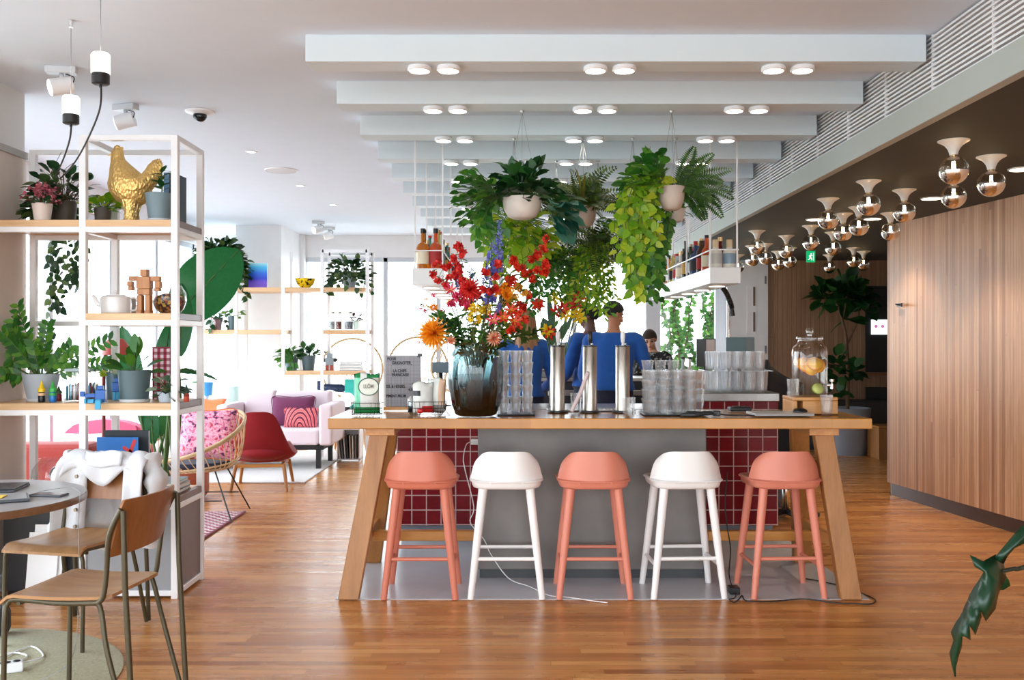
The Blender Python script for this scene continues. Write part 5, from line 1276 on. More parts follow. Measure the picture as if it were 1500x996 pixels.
t = potted('variegated_plant', 'variegated trailing plant in a small pale bowl beside the checked box', (PX(245, 5.2), 5.21, Z3), 0.045, 0.056, 0.055, GP2)
ml, ms = MB(), MB(); bush(ml, ms, (0, 0, 0.05), 34, 0.12, 0.06, 0.036, (-0.25, 1.3), droop=0.4)
fin(t, ml, ms, leafmat('variegated leaf', srgb(30, 56, 40), srgb(60, 92, 60), srgb(170, 190, 160)))
# ---- bird-of-paradise plant behind the shelf
t = thing('bird_of_paradise', 'tall plant with huge paddle leaves growing behind the shelving unit', 'plant', (PX(248, 6.4), 6.4, 0))
pot_mb(0.17, 0.2, 0.34).build('pot', paint('terracotta pot', srgb(166, 92, 66), 0.7, 0.1), t, smooth=True)
MB().lathe([(0, 0.3), (0.18, 0.3)], n=24).build('soil', SOIL, t)
x0 = PX(248, 6.4)
def paddle(px0, py0, px1, py1, wd, y0=0.0, y1=0.0, k=12, fold=0.12, nrm=(0, -1, 0.25)):
    """One paddle leaf between two photo points at this plant's distance, with its stalk."""
    a = W(px0, py0, 6.4 + y0) - Vector((x0, 6.4, 0)); b = W(px1, py1, 6.4 + y1) - Vector((x0, 6.4, 0))
    d = b - a; s = d.cross(Vector(nrm)).normalized(); n_ = s.cross(d).normalized(); rows = []
    for i in range(k + 1):
        u = i / k; ww = wd / 2 * math.sin(PI * (0.04 + 0.955 * u)) ** 0.6; p = a + d * u + n_ * (0.12 * d.length * math.sin(PI * u) * 0.5)
        rows.append([p + s * ww * q + n_ * (abs(q) * ww * fold + 0.006 * math.sin(u * 40 + q * 5)) for q in (-1, -0.66, -0.33, 0, 0.33, 0.66, 1)])
    m = MB(); m.sheet(rows); m.build('leaf', LG_BAN, t)
    base = Vector((pr.uniform(-.05, .05), pr.uniform(-.05, .05), 0.3))
    MB().tube(smooth_pts([base, base.lerp(a, 0.5) + Vector((a.x * 0.2, 0, 0.1)), a, a + d * 0.5 + n_ * (0.06 * d.length), b], 5), [0.013 - 0.0005 * i for i in range(21)], 8).build('stalk', STEMG, t, smooth=True)
paddle(258, 470, 350, 366, 0.40, 0.0, 0.15, nrm=(0.1, -1, 0.1))
paddle(262, 522, 266, 415, 0.15, -0.25, -0.2, nrm=(0.5, -1, 0))
paddle(203, 575, 178, 478, 0.17, 0.2, 0.2)
paddle(238, 560, 250, 470, 0.13, -0.2, -0.2, nrm=(0.2, -1, 0))
paddle(262, 545, 318, 556, 0.1, 0.1, 0.3, nrm=(0, -0.5, 1))
paddle(235, 640, 205, 590, 0.13, 0.2, 0.2); paddle(240, 640, 262, 560, 0.12, 0.2, 0.1); paddle(225, 650, 222, 596, 0.1, 0.0, 0.0)
# =================================================================== hanging baskets over the bar
CREAM = paint('cream ceramic pot', srgb(226, 218, 210), 0.5, 0.04); TAUPE = paint('taupe ceramic pot', srgb(196, 180, 168), 0.55, 0.05)
WIREM = metal('thin steel wire', (0.4, 0.4, 0.4), 0.4)
def hanging(label, px, py0, py1, Y, rpx, pm, tilt=0.0, shape='bowl', hook=None):
    """Pot whose rim is at py0 and foot at py1, on three wires to the beam above."""
    z0, z1 = PZ(py1, Y), PZ(py0, Y); r = rpx / F * Y; hh = z1 - z0
    t = thing('hanging_planter', label, 'hanging plant', (PX(px, Y), Y, z0), 0, 'hanging planters over the bar')
    pf = [(0, 0), (r * 0.45, 0.0), (r * 0.72, hh * 0.12), (r * 0.92, hh * 0.45), (r, hh), (r - 0.006, hh), (r * 0.9 - 0.006, hh * 0.5), (0, hh * 0.2)] if shape == 'bowl' else [(0, 0), (r * 0.72, 0), (r * 0.76, 0.004), (r, hh), (r - 0.006, hh), (r * 0.72, 0.02), (0, 0.02)]
    MB().lathe(pf, n=32).build('pot', pm, t, smooth=True)
    MB().lathe([(0, hh * 0.85), (r * 0.93, hh * 0.85)], n=24).build('soil', SOIL, t)
    top = Vector((0, (hook or Y) - Y, 2.673 - z0)); m = MB()
    for i in range(3):
        a = 0.5 + i * 2 * PI / 3; m.tube([(math.cos(a) * r * 0.97, math.sin(a) * r * 0.97, hh * 0.97), top - Vector((0, 0, 0.01))], 0.0011, 5)
    m.build('wire', WIREM, t)
    MB().lathe([(0, -0.012), (0.008, -0.012), (0.012, 0.0), (0, 0.0)], top, 12).build('hook', WIREM, t, smooth=True)
    return t, Vector((0, 0, hh * 0.9)), r
# A white bowl with dark broad leaves, light trailing leaves at its left
t, b, r = hanging('white bowl planter with dark broad leaves, hanging nearest the flower vase', 765, 290, 321, 5.39, 29.5, CREAM)
ml, ms = MB(), MB(); bush(ml, ms, b, 150, 0.22, 0.095, 0.07, (0.0, 1.45), droop=0.4); bush(ml, ms, b + Vector((0.08, 0, 0)), 12, 0.22, 0.12, 0.07, (-0.6, 0.2), (-1.0, 0.6), 0.5); ml.build('foliage', LG_DARK, t); ms.build('stem', STEMG, t)
ml, ms = MB(), MB()
bush(ml, ms, b + Vector((-0.12, -0.02, 0.0)), 120, 0.27, 0.06, 0.048, (-0.5, 0.9), (2.2, 4.4), 0.4)
for q in range(9): vine(ml, ms, [b + Vector((-0.1, -0.04 + q * 0.012, 0)), b + Vector((-0.2, -0.05 + q * .012, 0.02 - q * .01)), b + Vector((-0.26 + q * .012, -0.04, -0.1 - q * 0.006)), b + Vector((-0.29 + q * 0.025, 0, -0.16 - (q % 4) * 0.04))], 0.058, 0.045, 0.022)
ml.build('trailing_leaves', LG_MID, t); ms.build('trailing_stem', STEMG, t)
ml, ms = MB(), MB(); bush(ml, ms, b + Vector((0.13, -0.05, -0.06)), 30, 0.17, 0.11, 0.075, (-1.0, 0.3), (-1.4, 0.8), 0.5); ml.build('blue_leaves', LG_TEAL, t); ms.build('blue_stem', STEMG, t)
# B taupe cup with olive fern
t, b, r = hanging('taupe cup planter with a spiky olive fern, between the two big planters', 854, 303, 333, 6.13, 20, TAUPE)
ml, ms = MB(), MB()
for i in range(44): frond(ml, ms, b, rdir(0.15, 1.35), pr.uniform(0.2, 0.36), 0.5, 0.055, 0.016, 16)
fin(t, ml, ms, LG_FERN)
ml = MB()
for i in range(26): ml.leaf(b, rdir(0.3, 1.2), (0, -0.3, 1), pr.uniform(0.22, 0.36), 0.02, 0.6, 6, 'strap')
ml.build('grassy_leaves', leafmat('golden green', srgb(70, 80, 30), srgb(120, 116, 48), srgb(176, 150, 70)), t)
# C taupe cup: fern on the right, pothos pouring left
t, b, r = hanging('taupe cup planter with a big fern at its right and pale vines at its left', 984, 274, 308, 5.39, 19.5, TAUPE)
ml, ms = MB(), MB()
for az, el, ln_, dr in ((0.2, 1.2, 0.27, 0.1), (0.1, 0.9, 0.3, 0.2), (0.0, 0.55, 0.34, 0.25), (-0.1, 0.25, 0.32, 0.35), (0.0, 0.1, 0.28, 0.6), (-0.2, 0.0, 0.32, 0.9), (0.3, -0.1, 0.26, 1.1), (0.2, 0.7, 0.3, 0.6), (-0.5, 0.5, 0.28, 0.5), (0.6, 0.4, 0.28, 0.5), (-0.8, 0.2, 0.26, 0.8), (0.0, -0.3, 0.24, 1.2), (0.4, 1.0, 0.26, 0.3), (-0.3, 0.35, 0.34, 0.7), (1.5, 0.8, 0.25, 0.5)):
    frond(ml, ms, b + Vector((0.03, 0, 0)), (math.cos(az) * math.cos(el), math.sin(az) * math.cos(el), math.sin(el)), ln_, dr, 0.058, 0.0125, 22)
ml.build('fern_fronds', leafmat('dark fern', srgb(34, 66, 26), srgb(54, 94, 34), srgb(84, 120, 44)), t); ms.build('rib', STEMG, t)
ml, ms = MB(), MB(); bush(ml, ms, b + Vector((-0.06, 0, 0.01)), 140, 0.23, 0.07, 0.056, (0.0, 1.3), (1.6, 4.7), 0.4); ml.build('foliage', LG_MID, t); ms.build('stem', STEMG, t)
ml, ms = MB(), MB()
for q in range(32):
    x = -0.04 - pr.random() * 0.24; y = pr.uniform(-0.12, 0.12); ln_ = pr.uniform(0.2, 0.62) * (1 if x < -0.12 else 0.6)
    vine(ml, ms, [b + Vector((-0.04, y * 0.3, 0.02)), b + Vector((x * 0.7, y, 0.06)), b + Vector((x - 0.03, y, -0.06)), b + Vector((x - 0.03 + pr.uniform(-.03, .03), y, -ln_ * 0.6)), b + Vector((x - 0.02 + pr.uniform(-.05, .03), y, -ln_))], 0.062, 0.052, 0.028)
ml.build('pale_vines', LG_LIME, t); ms.build('vine_stem', STEMG, t)
# D cone pot behind the pothos
t, b, r = hanging('pale cone planter half hidden behind the pale vines', 927, 326, 356, 6.13, 16, CREAM, shape='cone')
ml, ms = MB(), MB(); bush(ml, ms, b, 70, 0.2, 0.07, 0.056, (-0.3, 1.2)); hang(ml, ms, b, 14, 0.5, 0.12, 0.06, 0.052, 0.03, 0.09, az=(-0.8, 1.2)); fin(t, ml, ms, LG_MID)
# E white pot with hanging grassy greens
t, b, r = hanging('white planter with long grassy strands, above the bartenders', 876, 363, 389, 6.9, 14, CREAM)
ml, ms = MB(), MB()
for i in range(40): frond(ml, ms, b, rdir(-0.2, 1.3), pr.uniform(0.24, 0.4), 0.7, 0.06, 0.016, 14)
fin(t, ml, ms, LG_FERN)
ml, ms = MB(), MB(); hang(ml, ms, b, 60, 0.5, 0.16, 0.055, 0.022, 0.02, 0.12, 'lance', (1.2, 5.1)); ml.build('trailing_strands', LG_LIME, t); ms.build('strand_stem', STEMG, t)
# F cylinder behind the white bowl
t, b, r = hanging('pale cylinder planter just below and behind the white bowl', 753, 326, 356, 6.13, 13, CREAM, shape='cone')
ml, ms = MB(), MB(); bush(ml, ms, b, 110, 0.27, 0.095, 0.07, (-0.6, 1.0), droop=0.5, shape='heart'); hang(ml, ms, b, 16, 0.36, 0.12, 0.075, 0.055, 0.035, 0.1); fin(t, ml, ms, LG_LIME)
# G dark-earth bowl
t, b, r = hanging('small taupe bowl planter low behind the red blossoms', 771, 375, 392, 6.9, 13, TAUPE)
ml, ms = MB(), MB(); bush(ml, ms, b, 100, 0.26, 0.09, 0.068, (-0.5, 1.2), shape='heart'); fin(t, ml, ms, LG_LIME)
# H small cup
t, b, r = hanging('small white cup planter hanging lowest beside the red blossoms', 815, 384, 399, 6.9, 11, CREAM, shape='cone')
ml, ms = MB(), MB(); bush(ml, ms, b, 90, 0.26, 0.09, 0.04, (-0.5, 1.2), shape='lance'); hang(ml, ms, b, 26, 0.42, 0.16, 0.055, 0.024, 0.022, 0.08, 'lance'); fin(t, ml, ms, LG_MID)
# I pot behind C with dark trailing leaves
t, b, r = hanging('pale planter behind the fern planter, with leafy strands hanging down', 990, 306, 326, 6.13, 13, CREAM)
ml, ms = MB(), MB(); bush(ml, ms, b, 40, 0.14, 0.055, 0.045, (-0.2, 1.2)); hang(ml, ms, b, 14, 0.36, 0.08, 0.05, 0.042, 0.03, 0.05, az=(1.8, 4.4)); fin(t, ml, ms, LG_MID)
# =================================================================== the flower vase
VX, VY = PX(697, 5.225), 5.225
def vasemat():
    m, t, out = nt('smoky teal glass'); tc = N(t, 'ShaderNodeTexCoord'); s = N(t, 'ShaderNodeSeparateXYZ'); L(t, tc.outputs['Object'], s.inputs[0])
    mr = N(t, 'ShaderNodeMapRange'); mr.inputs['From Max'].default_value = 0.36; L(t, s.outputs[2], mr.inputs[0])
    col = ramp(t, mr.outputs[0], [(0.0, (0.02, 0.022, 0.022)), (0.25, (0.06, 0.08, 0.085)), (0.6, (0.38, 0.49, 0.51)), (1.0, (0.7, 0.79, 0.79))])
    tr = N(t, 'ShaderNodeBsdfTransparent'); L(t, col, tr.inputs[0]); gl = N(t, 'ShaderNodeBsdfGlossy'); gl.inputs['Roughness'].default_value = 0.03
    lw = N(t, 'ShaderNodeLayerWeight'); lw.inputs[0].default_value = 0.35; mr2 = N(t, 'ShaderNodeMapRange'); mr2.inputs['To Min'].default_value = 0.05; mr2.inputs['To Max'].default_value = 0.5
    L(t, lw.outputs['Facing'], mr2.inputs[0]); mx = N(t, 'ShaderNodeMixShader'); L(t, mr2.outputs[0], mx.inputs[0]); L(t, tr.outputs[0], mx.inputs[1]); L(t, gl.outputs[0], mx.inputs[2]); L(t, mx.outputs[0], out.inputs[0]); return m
VM = vasemat()
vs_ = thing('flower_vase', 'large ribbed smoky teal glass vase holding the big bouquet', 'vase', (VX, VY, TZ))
m = MB(); m.lathe([(0, 0), (0.098, 0), (0.112, 0.008), (0.13, 0.06), (0.147, 0.16), (0.15, 0.24), (0.146, 0.31), (0.132, 0.35), (0.112, 0.372), (0.105, 0.385), (0.112, 0.398), (0.107, 0.398), (0.100, 0.385), (0.107, 0.37), (0.126, 0.347), (0.14, 0.308), (0.144, 0.24), (0.141, 0.16), (0.124, 0.062), (0.1, 0.018), (0, 0.016)], n=80)
for v in m.bm.verts:
    a = math.atan2(v.co.y, v.co.x); q = 1 + 0.012 * math.cos(a * 20) * min(1, max(0, (0.37 - v.co.z) * 10)); v.co.x *= q; v.co.y *= q
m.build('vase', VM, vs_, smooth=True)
def stem_to(t, head, k=None, r=0.0028, mat=STEMG, leaves=0, lm=LG_MID, tgt=None, base=None, neck=0.372):
    """Stem from the vase floor through the neck to the head (all local to the vase axis)."""
    a = pr.uniform(0, 6.28); head = Vector(head)
    foot = Vector((-head.x * 0.14 + 0.035 * math.cos(a), -head.y * 0.14 + 0.035 * math.sin(a), 0.03)) if base is None else Vector(base)
    nk = Vector((max(-0.075, min(0.075, head.x * 0.32)) + 0.015 * math.cos(a), max(-0.06, min(0.06, head.y * 0.3)) + 0.015 * math.sin(a), neck)) if base is None else foot.lerp(head, 0.4)
    pts = smooth_pts([foot, foot.lerp(nk, 0.5), nk, nk.lerp(head, 0.55) + Vector((head.x * 0.03, 0, 0.03)), head], 5)
    m = MB(); m.tube(pts, r, 6); m.build('stem', mat, t, smooth=True)
    if leaves:
        ml = MB()
        for i in range(leaves):
            p = pts[pr.randint(11, 18)]; ml.leaf(p, rdir(-0.2, 0.9), (0, -0.5, 1), pr.uniform(0.05, 0.085), pr.uniform(0.018, 0.032), 0.3, 4, 'oval')
        ml.build('leaves', lm, t)
    return pts
def vloc(px, py, dy=0.0): return W(px, py, VY + dy) - Vector((VX, VY, TZ))
def petals(m, c, axis, n, th, ln, wd, curl=0.2, off=0.0, shape='strap', ph=0.0, seg=3):
    axis = Vector(axis).normalized(); x = axis.orthogonal().normalized(); y = axis.cross(x)
    for i in range(n):
        a = ph + 2 * PI * i / n; o = x * math.cos(a) + y * math.sin(a)
        d = axis * math.cos(th) + o * math.sin(th); nn = axis * math.sin(th) - o * math.cos(th)
        s0 = len(m.bm.faces); m.leaf(Vector(c) + axis * off + o * 0.004, d + nn * curl * 0.3, nn, ln, wd, curl * 0.2, seg, shape, 0.25)
petm = {}
def pm_(name, a, b, c): return leafmat('petal ' + name, a, b, c, 0.5, 0.25)
P_ORANGE = pm_('orange', srgb(236, 124, 6), srgb(250, 158, 14), srgb(255, 184, 50)); P_RED = pm_('red', srgb(196, 16, 24), srgb(226, 36, 40), srgb(244, 84, 70)); P_SCAR = pm_('scarlet', srgb(206, 24, 20), srgb(232, 48, 30), srgb(246, 92, 50))
P_YEL = pm_('yellow', srgb(236, 190, 0), srgb(250, 214, 10), srgb(255, 230, 70)); P_BLUE = pm_('lilac blue', srgb(76, 84, 176), srgb(112, 118, 206), srgb(160, 156, 226)); P_NAVY = pm_('deep blue', srgb(28, 46, 104), srgb(44, 70, 134), srgb(80, 100, 164))
P_PINK = pm_('magenta', srgb(206, 24, 84), srgb(226, 52, 104), srgb(240, 110, 130)); P_PEACH = pm_('peach', srgb(230, 120, 90), srgb(240, 160, 120), srgb(250, 214, 180)); P_GOLD = pm_('golden', srgb(236, 170, 40), srgb(246, 200, 70), srgb(252, 222, 110))
VL = (VX, VY, TZ)
def dahlia(label, name, px, py, rpx, mat, dy=-0.1, axis=(0, -1, 0.1), leaves=3, density=1.0):
    h = vloc(px, py, dy); r = rpx / F * (VY + dy); t = thing(name, label, 'flower', VL)
    ax = Vector(axis).normalized(); stem_to(t, h - ax * r * 0.3, r=0.0032, leaves=leaves)
    m = MB(); 
    for k, (th, n) in enumerate(((0.15, 6), (0.4, 10), (0.65, 14), (0.9, 17), (1.15, 19), (1.4, 20), (1.65, 20), (1.95, 18))):
        petals(m, h - ax * r * 0.15, ax, int(n * density), th, r * (0.85 + 0.05 * k) * pr.uniform(0.94, 1.05), r * 0.2, 0.5, 0, 'strap', k * 0.4)
    m.build('bloom', mat, t); return t
dahlia('big orange chrysanthemum at the lower left of the bouquet', 'chrysanthemum', 634, 488, 21, P_ORANGE, -0.06, (-0.4, -1, 0.1), 6)
dahlia('large red dahlia in the upper left of the bouquet', 'dahlia', 688, 424, 16, P_RED, -0.12, (-0.1, -1, 0.35))
dahlia('small orange ball flower standing out at the far left of the bouquet', 'pompon_flower', 635, 450, 6, P_ORANGE, 0.0, (0, -1, 0), 0, 0.6)
dahlia('small peach ball flower right of the orange ball flower', 'pompon_flower', 659, 444, 5.5, P_GOLD, -0.02, (0, -1, 0), 0, 0.6)
dahlia('peach carnation drooping over the right of the vase rim', 'carnation', 724, 496, 10, P_PEACH, -0.12, (0.2, -1, -0.2), 2, 0.8)
dahlia('small peach carnation at the left of the vase rim', 'carnation', 661, 499, 6, P_PEACH, -0.13, (-0.2, -1, 0), 1, 0.7)
# yellow cluster flowers
def cluster(label, px, py, wpx, hpx, mat, dy, n=26, name='yellow_cluster_flower', ln=0.02):
    t = thing(name, label, 'flower', VL); h = vloc(px, py, dy); stem_to(t, h - Vector((0, 0, hpx / F * 5 * 0.5)), leaves=3)
    m = MB()
    for i in range(n):
        d = rdir(-1.2, 1.5); p = h + Vector((d.x * wpx, d.y * wpx, d.z * hpx)) * (VY / F) * pr.uniform(0.3, 1)
        petals(m, p, (d.x, d.y - 0.5, d.z + 0.2), 5, 1.0, ln, ln * 0.6, 0.2, 0, 'oval', i, 2)
    m.build('bloom', mat, t)
cluster('bright yellow flower head low in the middle of the bouquet', 695, 462, 10, 15, P_YEL, -0.16, 34)
cluster('pale yellow sprig at the far left edge of the bouquet', 606, 487, 6, 9, P_GOLD, 0.0, 10, ln=0.012)
cluster('yellow green sprig above the small orange ball flower', 624, 443, 5, 6, P_GOLD, 0.02, 8, ln=0.012)
# delphinium spikes
def spike(label, top, bot, mat, dy, wpx=7, n=30):
    t = thing('delphinium', label, 'flower', VL); a, b = vloc(*bot, dy), vloc(*top, dy)
    pts = stem_to(t, a, r=0.003, leaves=2); MB().tube([a, a.lerp(b, .5), b], [0.003, 0.0025, 0.0015], 6).build('spike_stem', STEMG, t)
    m = MB()
    for i in range(n):
        u = i / n; p = a.lerp(b, u); d = rdir(-0.3, 0.5); w_ = wpx / F * VY * (1.15 - 0.75 * u)
        q = p + d * w_ * 0.8; petals(m, q, d, 5, 1.15, w_ * 0.75, w_ * 0.55, 0.1, 0, 'oval', i, 2)
    m.build('florets', mat, t)
spike('tall lilac blue delphinium rising highest in the bouquet', (733, 322), (728, 400), P_BLUE, -0.02, 7, 40)
spike('lilac blue delphinium left of the tallest one', (720, 352), (719, 405), P_BLUE, -0.06, 7, 30)
spike('lilac blue delphinium lower in the middle of the bouquet', (709, 398), (722, 450), P_BLUE, -0.1, 9, 36)
spike('deep blue delphinium behind the red dahlia', (690, 388), (700, 448), P_NAVY, -0.03, 8, 30)
spike('small deep blue spike at the upper left of the bouquet', (664, 378), (676, 420), P_NAVY, 0.03, 6, 20)
# red blossom branches: thin twigs with clusters of small flowers
def branch(label, tip, via, spots, mat, dy, n=7, s=0.0185, name='blossom_branch'):
    t = thing(name, label, 'flower', VL); h = vloc(*via, dy); pts = stem_to(t, h, r=0.0026, mat=STEMB)
    m = MB(); e = vloc(*tip, dy); line = smooth_pts([h, h.lerp(e, 0.5) + Vector((0.0, 0, 0.012)), e], 6); m.tube(line, [0.0024 - 0.0001 * i for i in range(len(line))], 5)
    f = MB(); lf = MB()
    for i, (px, py) in enumerate(spots):
        p = vloc(px, py, dy + pr.uniform(-.05, .05)); q = min(line, key=lambda v: (v - p).length); m.tube([q, q.lerp(p, .5) + Vector((0, 0, .006)), p], 0.0013, 5)
        for k in range(n + 4):
            c = p + rdir(-1, 1.4) * 0.02 * pr.uniform(.2, 1.0); petals(f, c, rdir(-0.4, 1.2) + Vector((0, -0.6, 0)), 5, 0.95, s, s * 0.8, 0.1, 0, 'oval', k, 2)
        lf.leaf(q, rdir(-0.2, 0.8), (0, -.5, 1), 0.04, 0.016, 0.3, 3)
    m.build('twig', STEMB, t); f.build('blossoms', mat, t); lf.build('leaves', LG_MID, t)
branch('red blossom branch reaching up to the top right of the bouquet', (801, 350), (735, 430), [(800, 352), (795, 366), (788, 372), (783, 378), (778, 382), (765, 395)], P_SCAR, 0.05, 8)
branch('red blossom branch pointing right below the topmost red branch', (800, 385), (740, 440), [(799, 388), (797, 398), (785, 397), (775, 402), (780, 410), (768, 404)], P_SCAR, -0.02, 8)
branch('red blossom branch in the right centre of the bouquet', (755, 382), (738, 435), [(753, 380), (758, 392), (748, 408), (751, 414), (744, 420), (731, 388)], P_SCAR, -0.08, 8)
branch('red blossom branch stretching furthest right of the bouquet', (790, 440), (735, 455), [(774, 433), (789, 447), (762, 448), (768, 452), (752, 455)], P_SCAR, 0.0, 7)
branch('long red blossom branch at the upper left of the bouquet', (672, 365), (690, 440), [(672, 362), (675, 370), (678, 371), (670, 390), (672, 396), (668, 405), (678, 412), (664, 380)], P_RED, -0.02, 8)
branch('red blossom branch leaning left beside the bottle shelf', (632, 400), (680, 440), [(634, 402), (643, 412), (650, 393), (658, 392), (658, 408), (640, 386), (654, 420)], P_RED, 0.02, 6)
branch('red sprig among the lilac blue delphiniums', (728, 405), (715, 440), [(726, 408), (708, 424), (727, 424), (712, 400), (700, 432), (718, 428)], P_RED, -0.14, 6)
branch('sparse pink budded twig at the far left of the bouquet', (614, 447), (665, 475), [(617, 452), (622, 458), (635, 436), (648, 455), (614, 502)], P_PINK, 0.02, 3, 0.01)
branch('orange blossom sprig right of the delphiniums', (741, 418), (730, 450), [(738, 421), (745, 427), (733, 430), (741, 434)], P_ORANGE, -0.1, 7, 0.02)
# gloriosa lilies
def lily(label, px, py, dy, r=0.045, t=None, loc=None, a1=P_PINK, a2=P_YEL, axis=(0, -1, 0.3)):
    own = t is None
    if own: t = thing('gloriosa_lily', label, 'flower', VL); h = vloc(px, py, dy); stem_to(t, h, leaves=2)
    else: h = loc
    ax = Vector(axis).normalized(); m = MB(); petals(m, h, ax, 6, 1.0, r * 0.55, r * 0.3, -0.6, 0, 'strap', 0.3); m.build('petal_base', a2, t)
    m = MB(); petals(m, h + ax * 0.006, ax, 6, 0.85, r, r * 0.34, -0.9, 0.004, 'lance', 0.3, 5); m.build('petals', a1, t)
    m = MB()
    for i in range(6): a = i * PI / 3; o = ax.orthogonal(); o.rotate(Matrix.Rotation(a, 3, ax)); m.tube([h, h + ax * 0.012 + o * 0.028], 0.0009, 4)
    m.build('stamens', P_GOLD, t)
lily('magenta and yellow lily in front of the delphiniums', 722, 470, -0.17)
lily('red and yellow lily right of the magenta lily', 737, 466, -0.15, a1=P_SCAR)
lily('red and yellow lily at the lower right of the bouquet', 752, 470, -0.12, a1=P_SCAR, axis=(0.4, -1, 0.2))
lily('red and yellow lily above the lower right lily', 748, 455, -0.08, a1=P_SCAR)
branch('orange red blossom sprig over the right of the vase', (768, 470), (735, 480), [(760, 462), (768, 470), (758, 478), (748, 484)], P_SCAR, -0.08, 5)
branch('yellow blossom branch in the right centre of the bouquet', (770, 425), (735, 450), [(762, 424), (770, 430), (752, 436), (757, 420), (744, 442)], P_GOLD, 0.02, 6)
branch('pink blossom twig between the red dahlia and the yellow head', (672, 440), (690, 455), [(668, 436), (676, 444), (684, 448), (662, 446)], P_PINK, -0.1, 6)
cluster('second yellow flower head right of the first', 712, 452, 7, 9, P_YEL, -0.1, 16)
lily('small red and orange lily near the upper left of the bouquet', 660, 425, -0.1, 0.04, a1=P_PINK, a2=P_ORANGE)
# greenery in the bouquet
for i, (px, py, dy, lb_) in enumerate(((655, 476, -0.05, 'dark green leaf spray behind the orange chrysanthemum'), (668, 470, 0.0, 'narrow green leaf spray left of the yellow flower head'), (712, 455, 0.02, 'green leaf spray in the centre of the bouquet'), (775, 492, 0.0, 'bushy green spray drooping right over the vase'), (756, 440, 0.05, 'feathery green spray in the right of the bouquet'), (745, 400, 0.1, 'tall green spray behind the red branches'), (685, 405, 0.1, 'green spray behind the left red branch'), (765, 468, 0.03, 'yellow green spray under the rightmost red branch'), (640, 470, 0.06, 'pale green sprig left of the leaf sprays'))):
    t = thing('leaf_spray', lb_, 'foliage', VL); h = vloc(px, py, dy); pts = stem_to(t, h); ml = MB()
    for k in range(90 if i in (3, 4) else 60):
        p = pts[pr.randint(9, len(pts) - 1)] + rdir(-1, 1) * 0.03; ml.leaf(p, rdir(-0.6, 1.0) + Vector((h.x, 0, 0)) * 2, (0, -0.6, 0.8), pr.uniform(0.035, 0.075), pr.uniform(0.012, 0.028), 0.3, 3)
    ml.build('leaves', [LG_DARK, LG_MID, LG_MID, LG_FERN, LG_LIME, LG_MID, LG_LIME, LG_LIME, LG_MID][i], t)
# second, smaller arrangement behind the taps
t = thing('flower_arrangement', 'smaller arrangement of yellow and red lilies behind the beer taps', 'flowers', (PX(815, 6.85), 6.8, 0.899))
MB().lathe([(0, 0), (0.05, 0), (0.055, 0.01), (0.05, 0.22), (0.04, 0.26), (0.044, 0.27), (0.038, 0.27), (0.04, 0.02), (0, 0.02)], n=24).build('vase', paint('dark glazed vase', srgb(60, 66, 70), 0.25), t, smooth=True)
x2 = Vector((PX(815, 6.85), 6.8, 0.899))
for k, (px, py, c) in enumerate(((812, 437, P_YEL), (828, 462, P_YEL), (845, 460, P_YEL), (800, 485, P_YEL), (788, 447, P_SCAR), (815, 457, P_SCAR), (824, 452, P_RED), (843, 447, P_RED), (806, 489, P_SCAR), (850, 436, P_SCAR), (849, 466, P_YEL))):
    h = W(px, py, 6.75) - x2; MB().tube(smooth_pts([(0, 0, 0.2), (h.x * 0.25, 0, 0.32), h * 0.75 + Vector((0, 0, 0.06)), h], 4), 0.0035, 6).build('stem', STEMG, t, smooth=True)
    m = MB(); 
    for q in range(2): petals(m, h, (pr.uniform(-.4, .4), -1, 0.3), 6, 0.75 + 0.4 * q, 0.055, 0.022, -0.4, 0, 'lance', q)
    m.build('bloom', c, t)
ml = MB()
for k, (px, py, px1, py1, w_) in enumerate(((806, 500, 796, 465, 0.1), (812, 500, 803, 430, 0.05), (822, 500, 842, 452, 0.03), (816, 500, 830, 470, 0.05), (860, 430, 885, 428, 0.06), (808, 505, 812, 478, 0.07))):
    a, b = W(px, py, 6.78) - x2, W(px1, py1, 6.78) - x2; ml.leaf(a, b - a, (0, -1, 0.1), (b - a).length, w_, 0.05, 5)
ml.build('leaves', LG_DARK, t)
# =================================================================== fiddle-leaf tree in the passage
t = thing('fiddle_leaf_tree', 'fiddle leaf fig tree in a large grey pot in the dim passage', 'tree', (PX(1241, 11.6), 11.6, 0))
pot_mb(0.22, 0.275, 0.56, 0.02, 40).build('pot', paint('blue grey planter', srgb(150, 160, 174), 0.5, 0.05), t, smooth=True)
MB().lathe([(0, 0.5), (0.25, 0.5)], n=28).build('soil', SOIL, t)
def tl_(px, py, dy=0): return W(px, py, 11.6 + dy) - Vector((PX(1241, 11.6), 11.6, 0))
for pts, r in (([(0, 0, 0.45), tl_(1242, 560), tl_(1240, 500), tl_(1234, 470), tl_(1224, 440)], 0.026), ([tl_(1240, 506), tl_(1252, 480), tl_(1258, 462), tl_(1256, 435)], 0.016), ([tl_(1234, 470), tl_(1238, 450), tl_(1240, 425)], 0.013)):
    q = smooth_pts(pts, 5); MB().tube(q, [r * (1 - 0.5 * i / len(q)) for i in range(len(q))], 8).build('trunk', STEMB, t, smooth=True)
ml = MB()
for cx, cy, n, sp in ((1222, 440, 26, 0.24), (1248, 440, 26, 0.22), (1240, 425, 18, 0.2), (1205, 435, 12, 0.14), (1262, 455, 12, 0.16), (1240, 470, 10, 0.16)):
    c = tl_(cx, cy)
    for i in range(n):
        d = rdir(-0.5, 1.3); ml.leaf(c + d * sp * pr.uniform(0.1, 0.8), d + Vector((0, -0.3, 0)), (0, -0.6, 0.8), pr.uniform(0.17, 0.26), pr.uniform(0.12, 0.17), 0.4, 4)
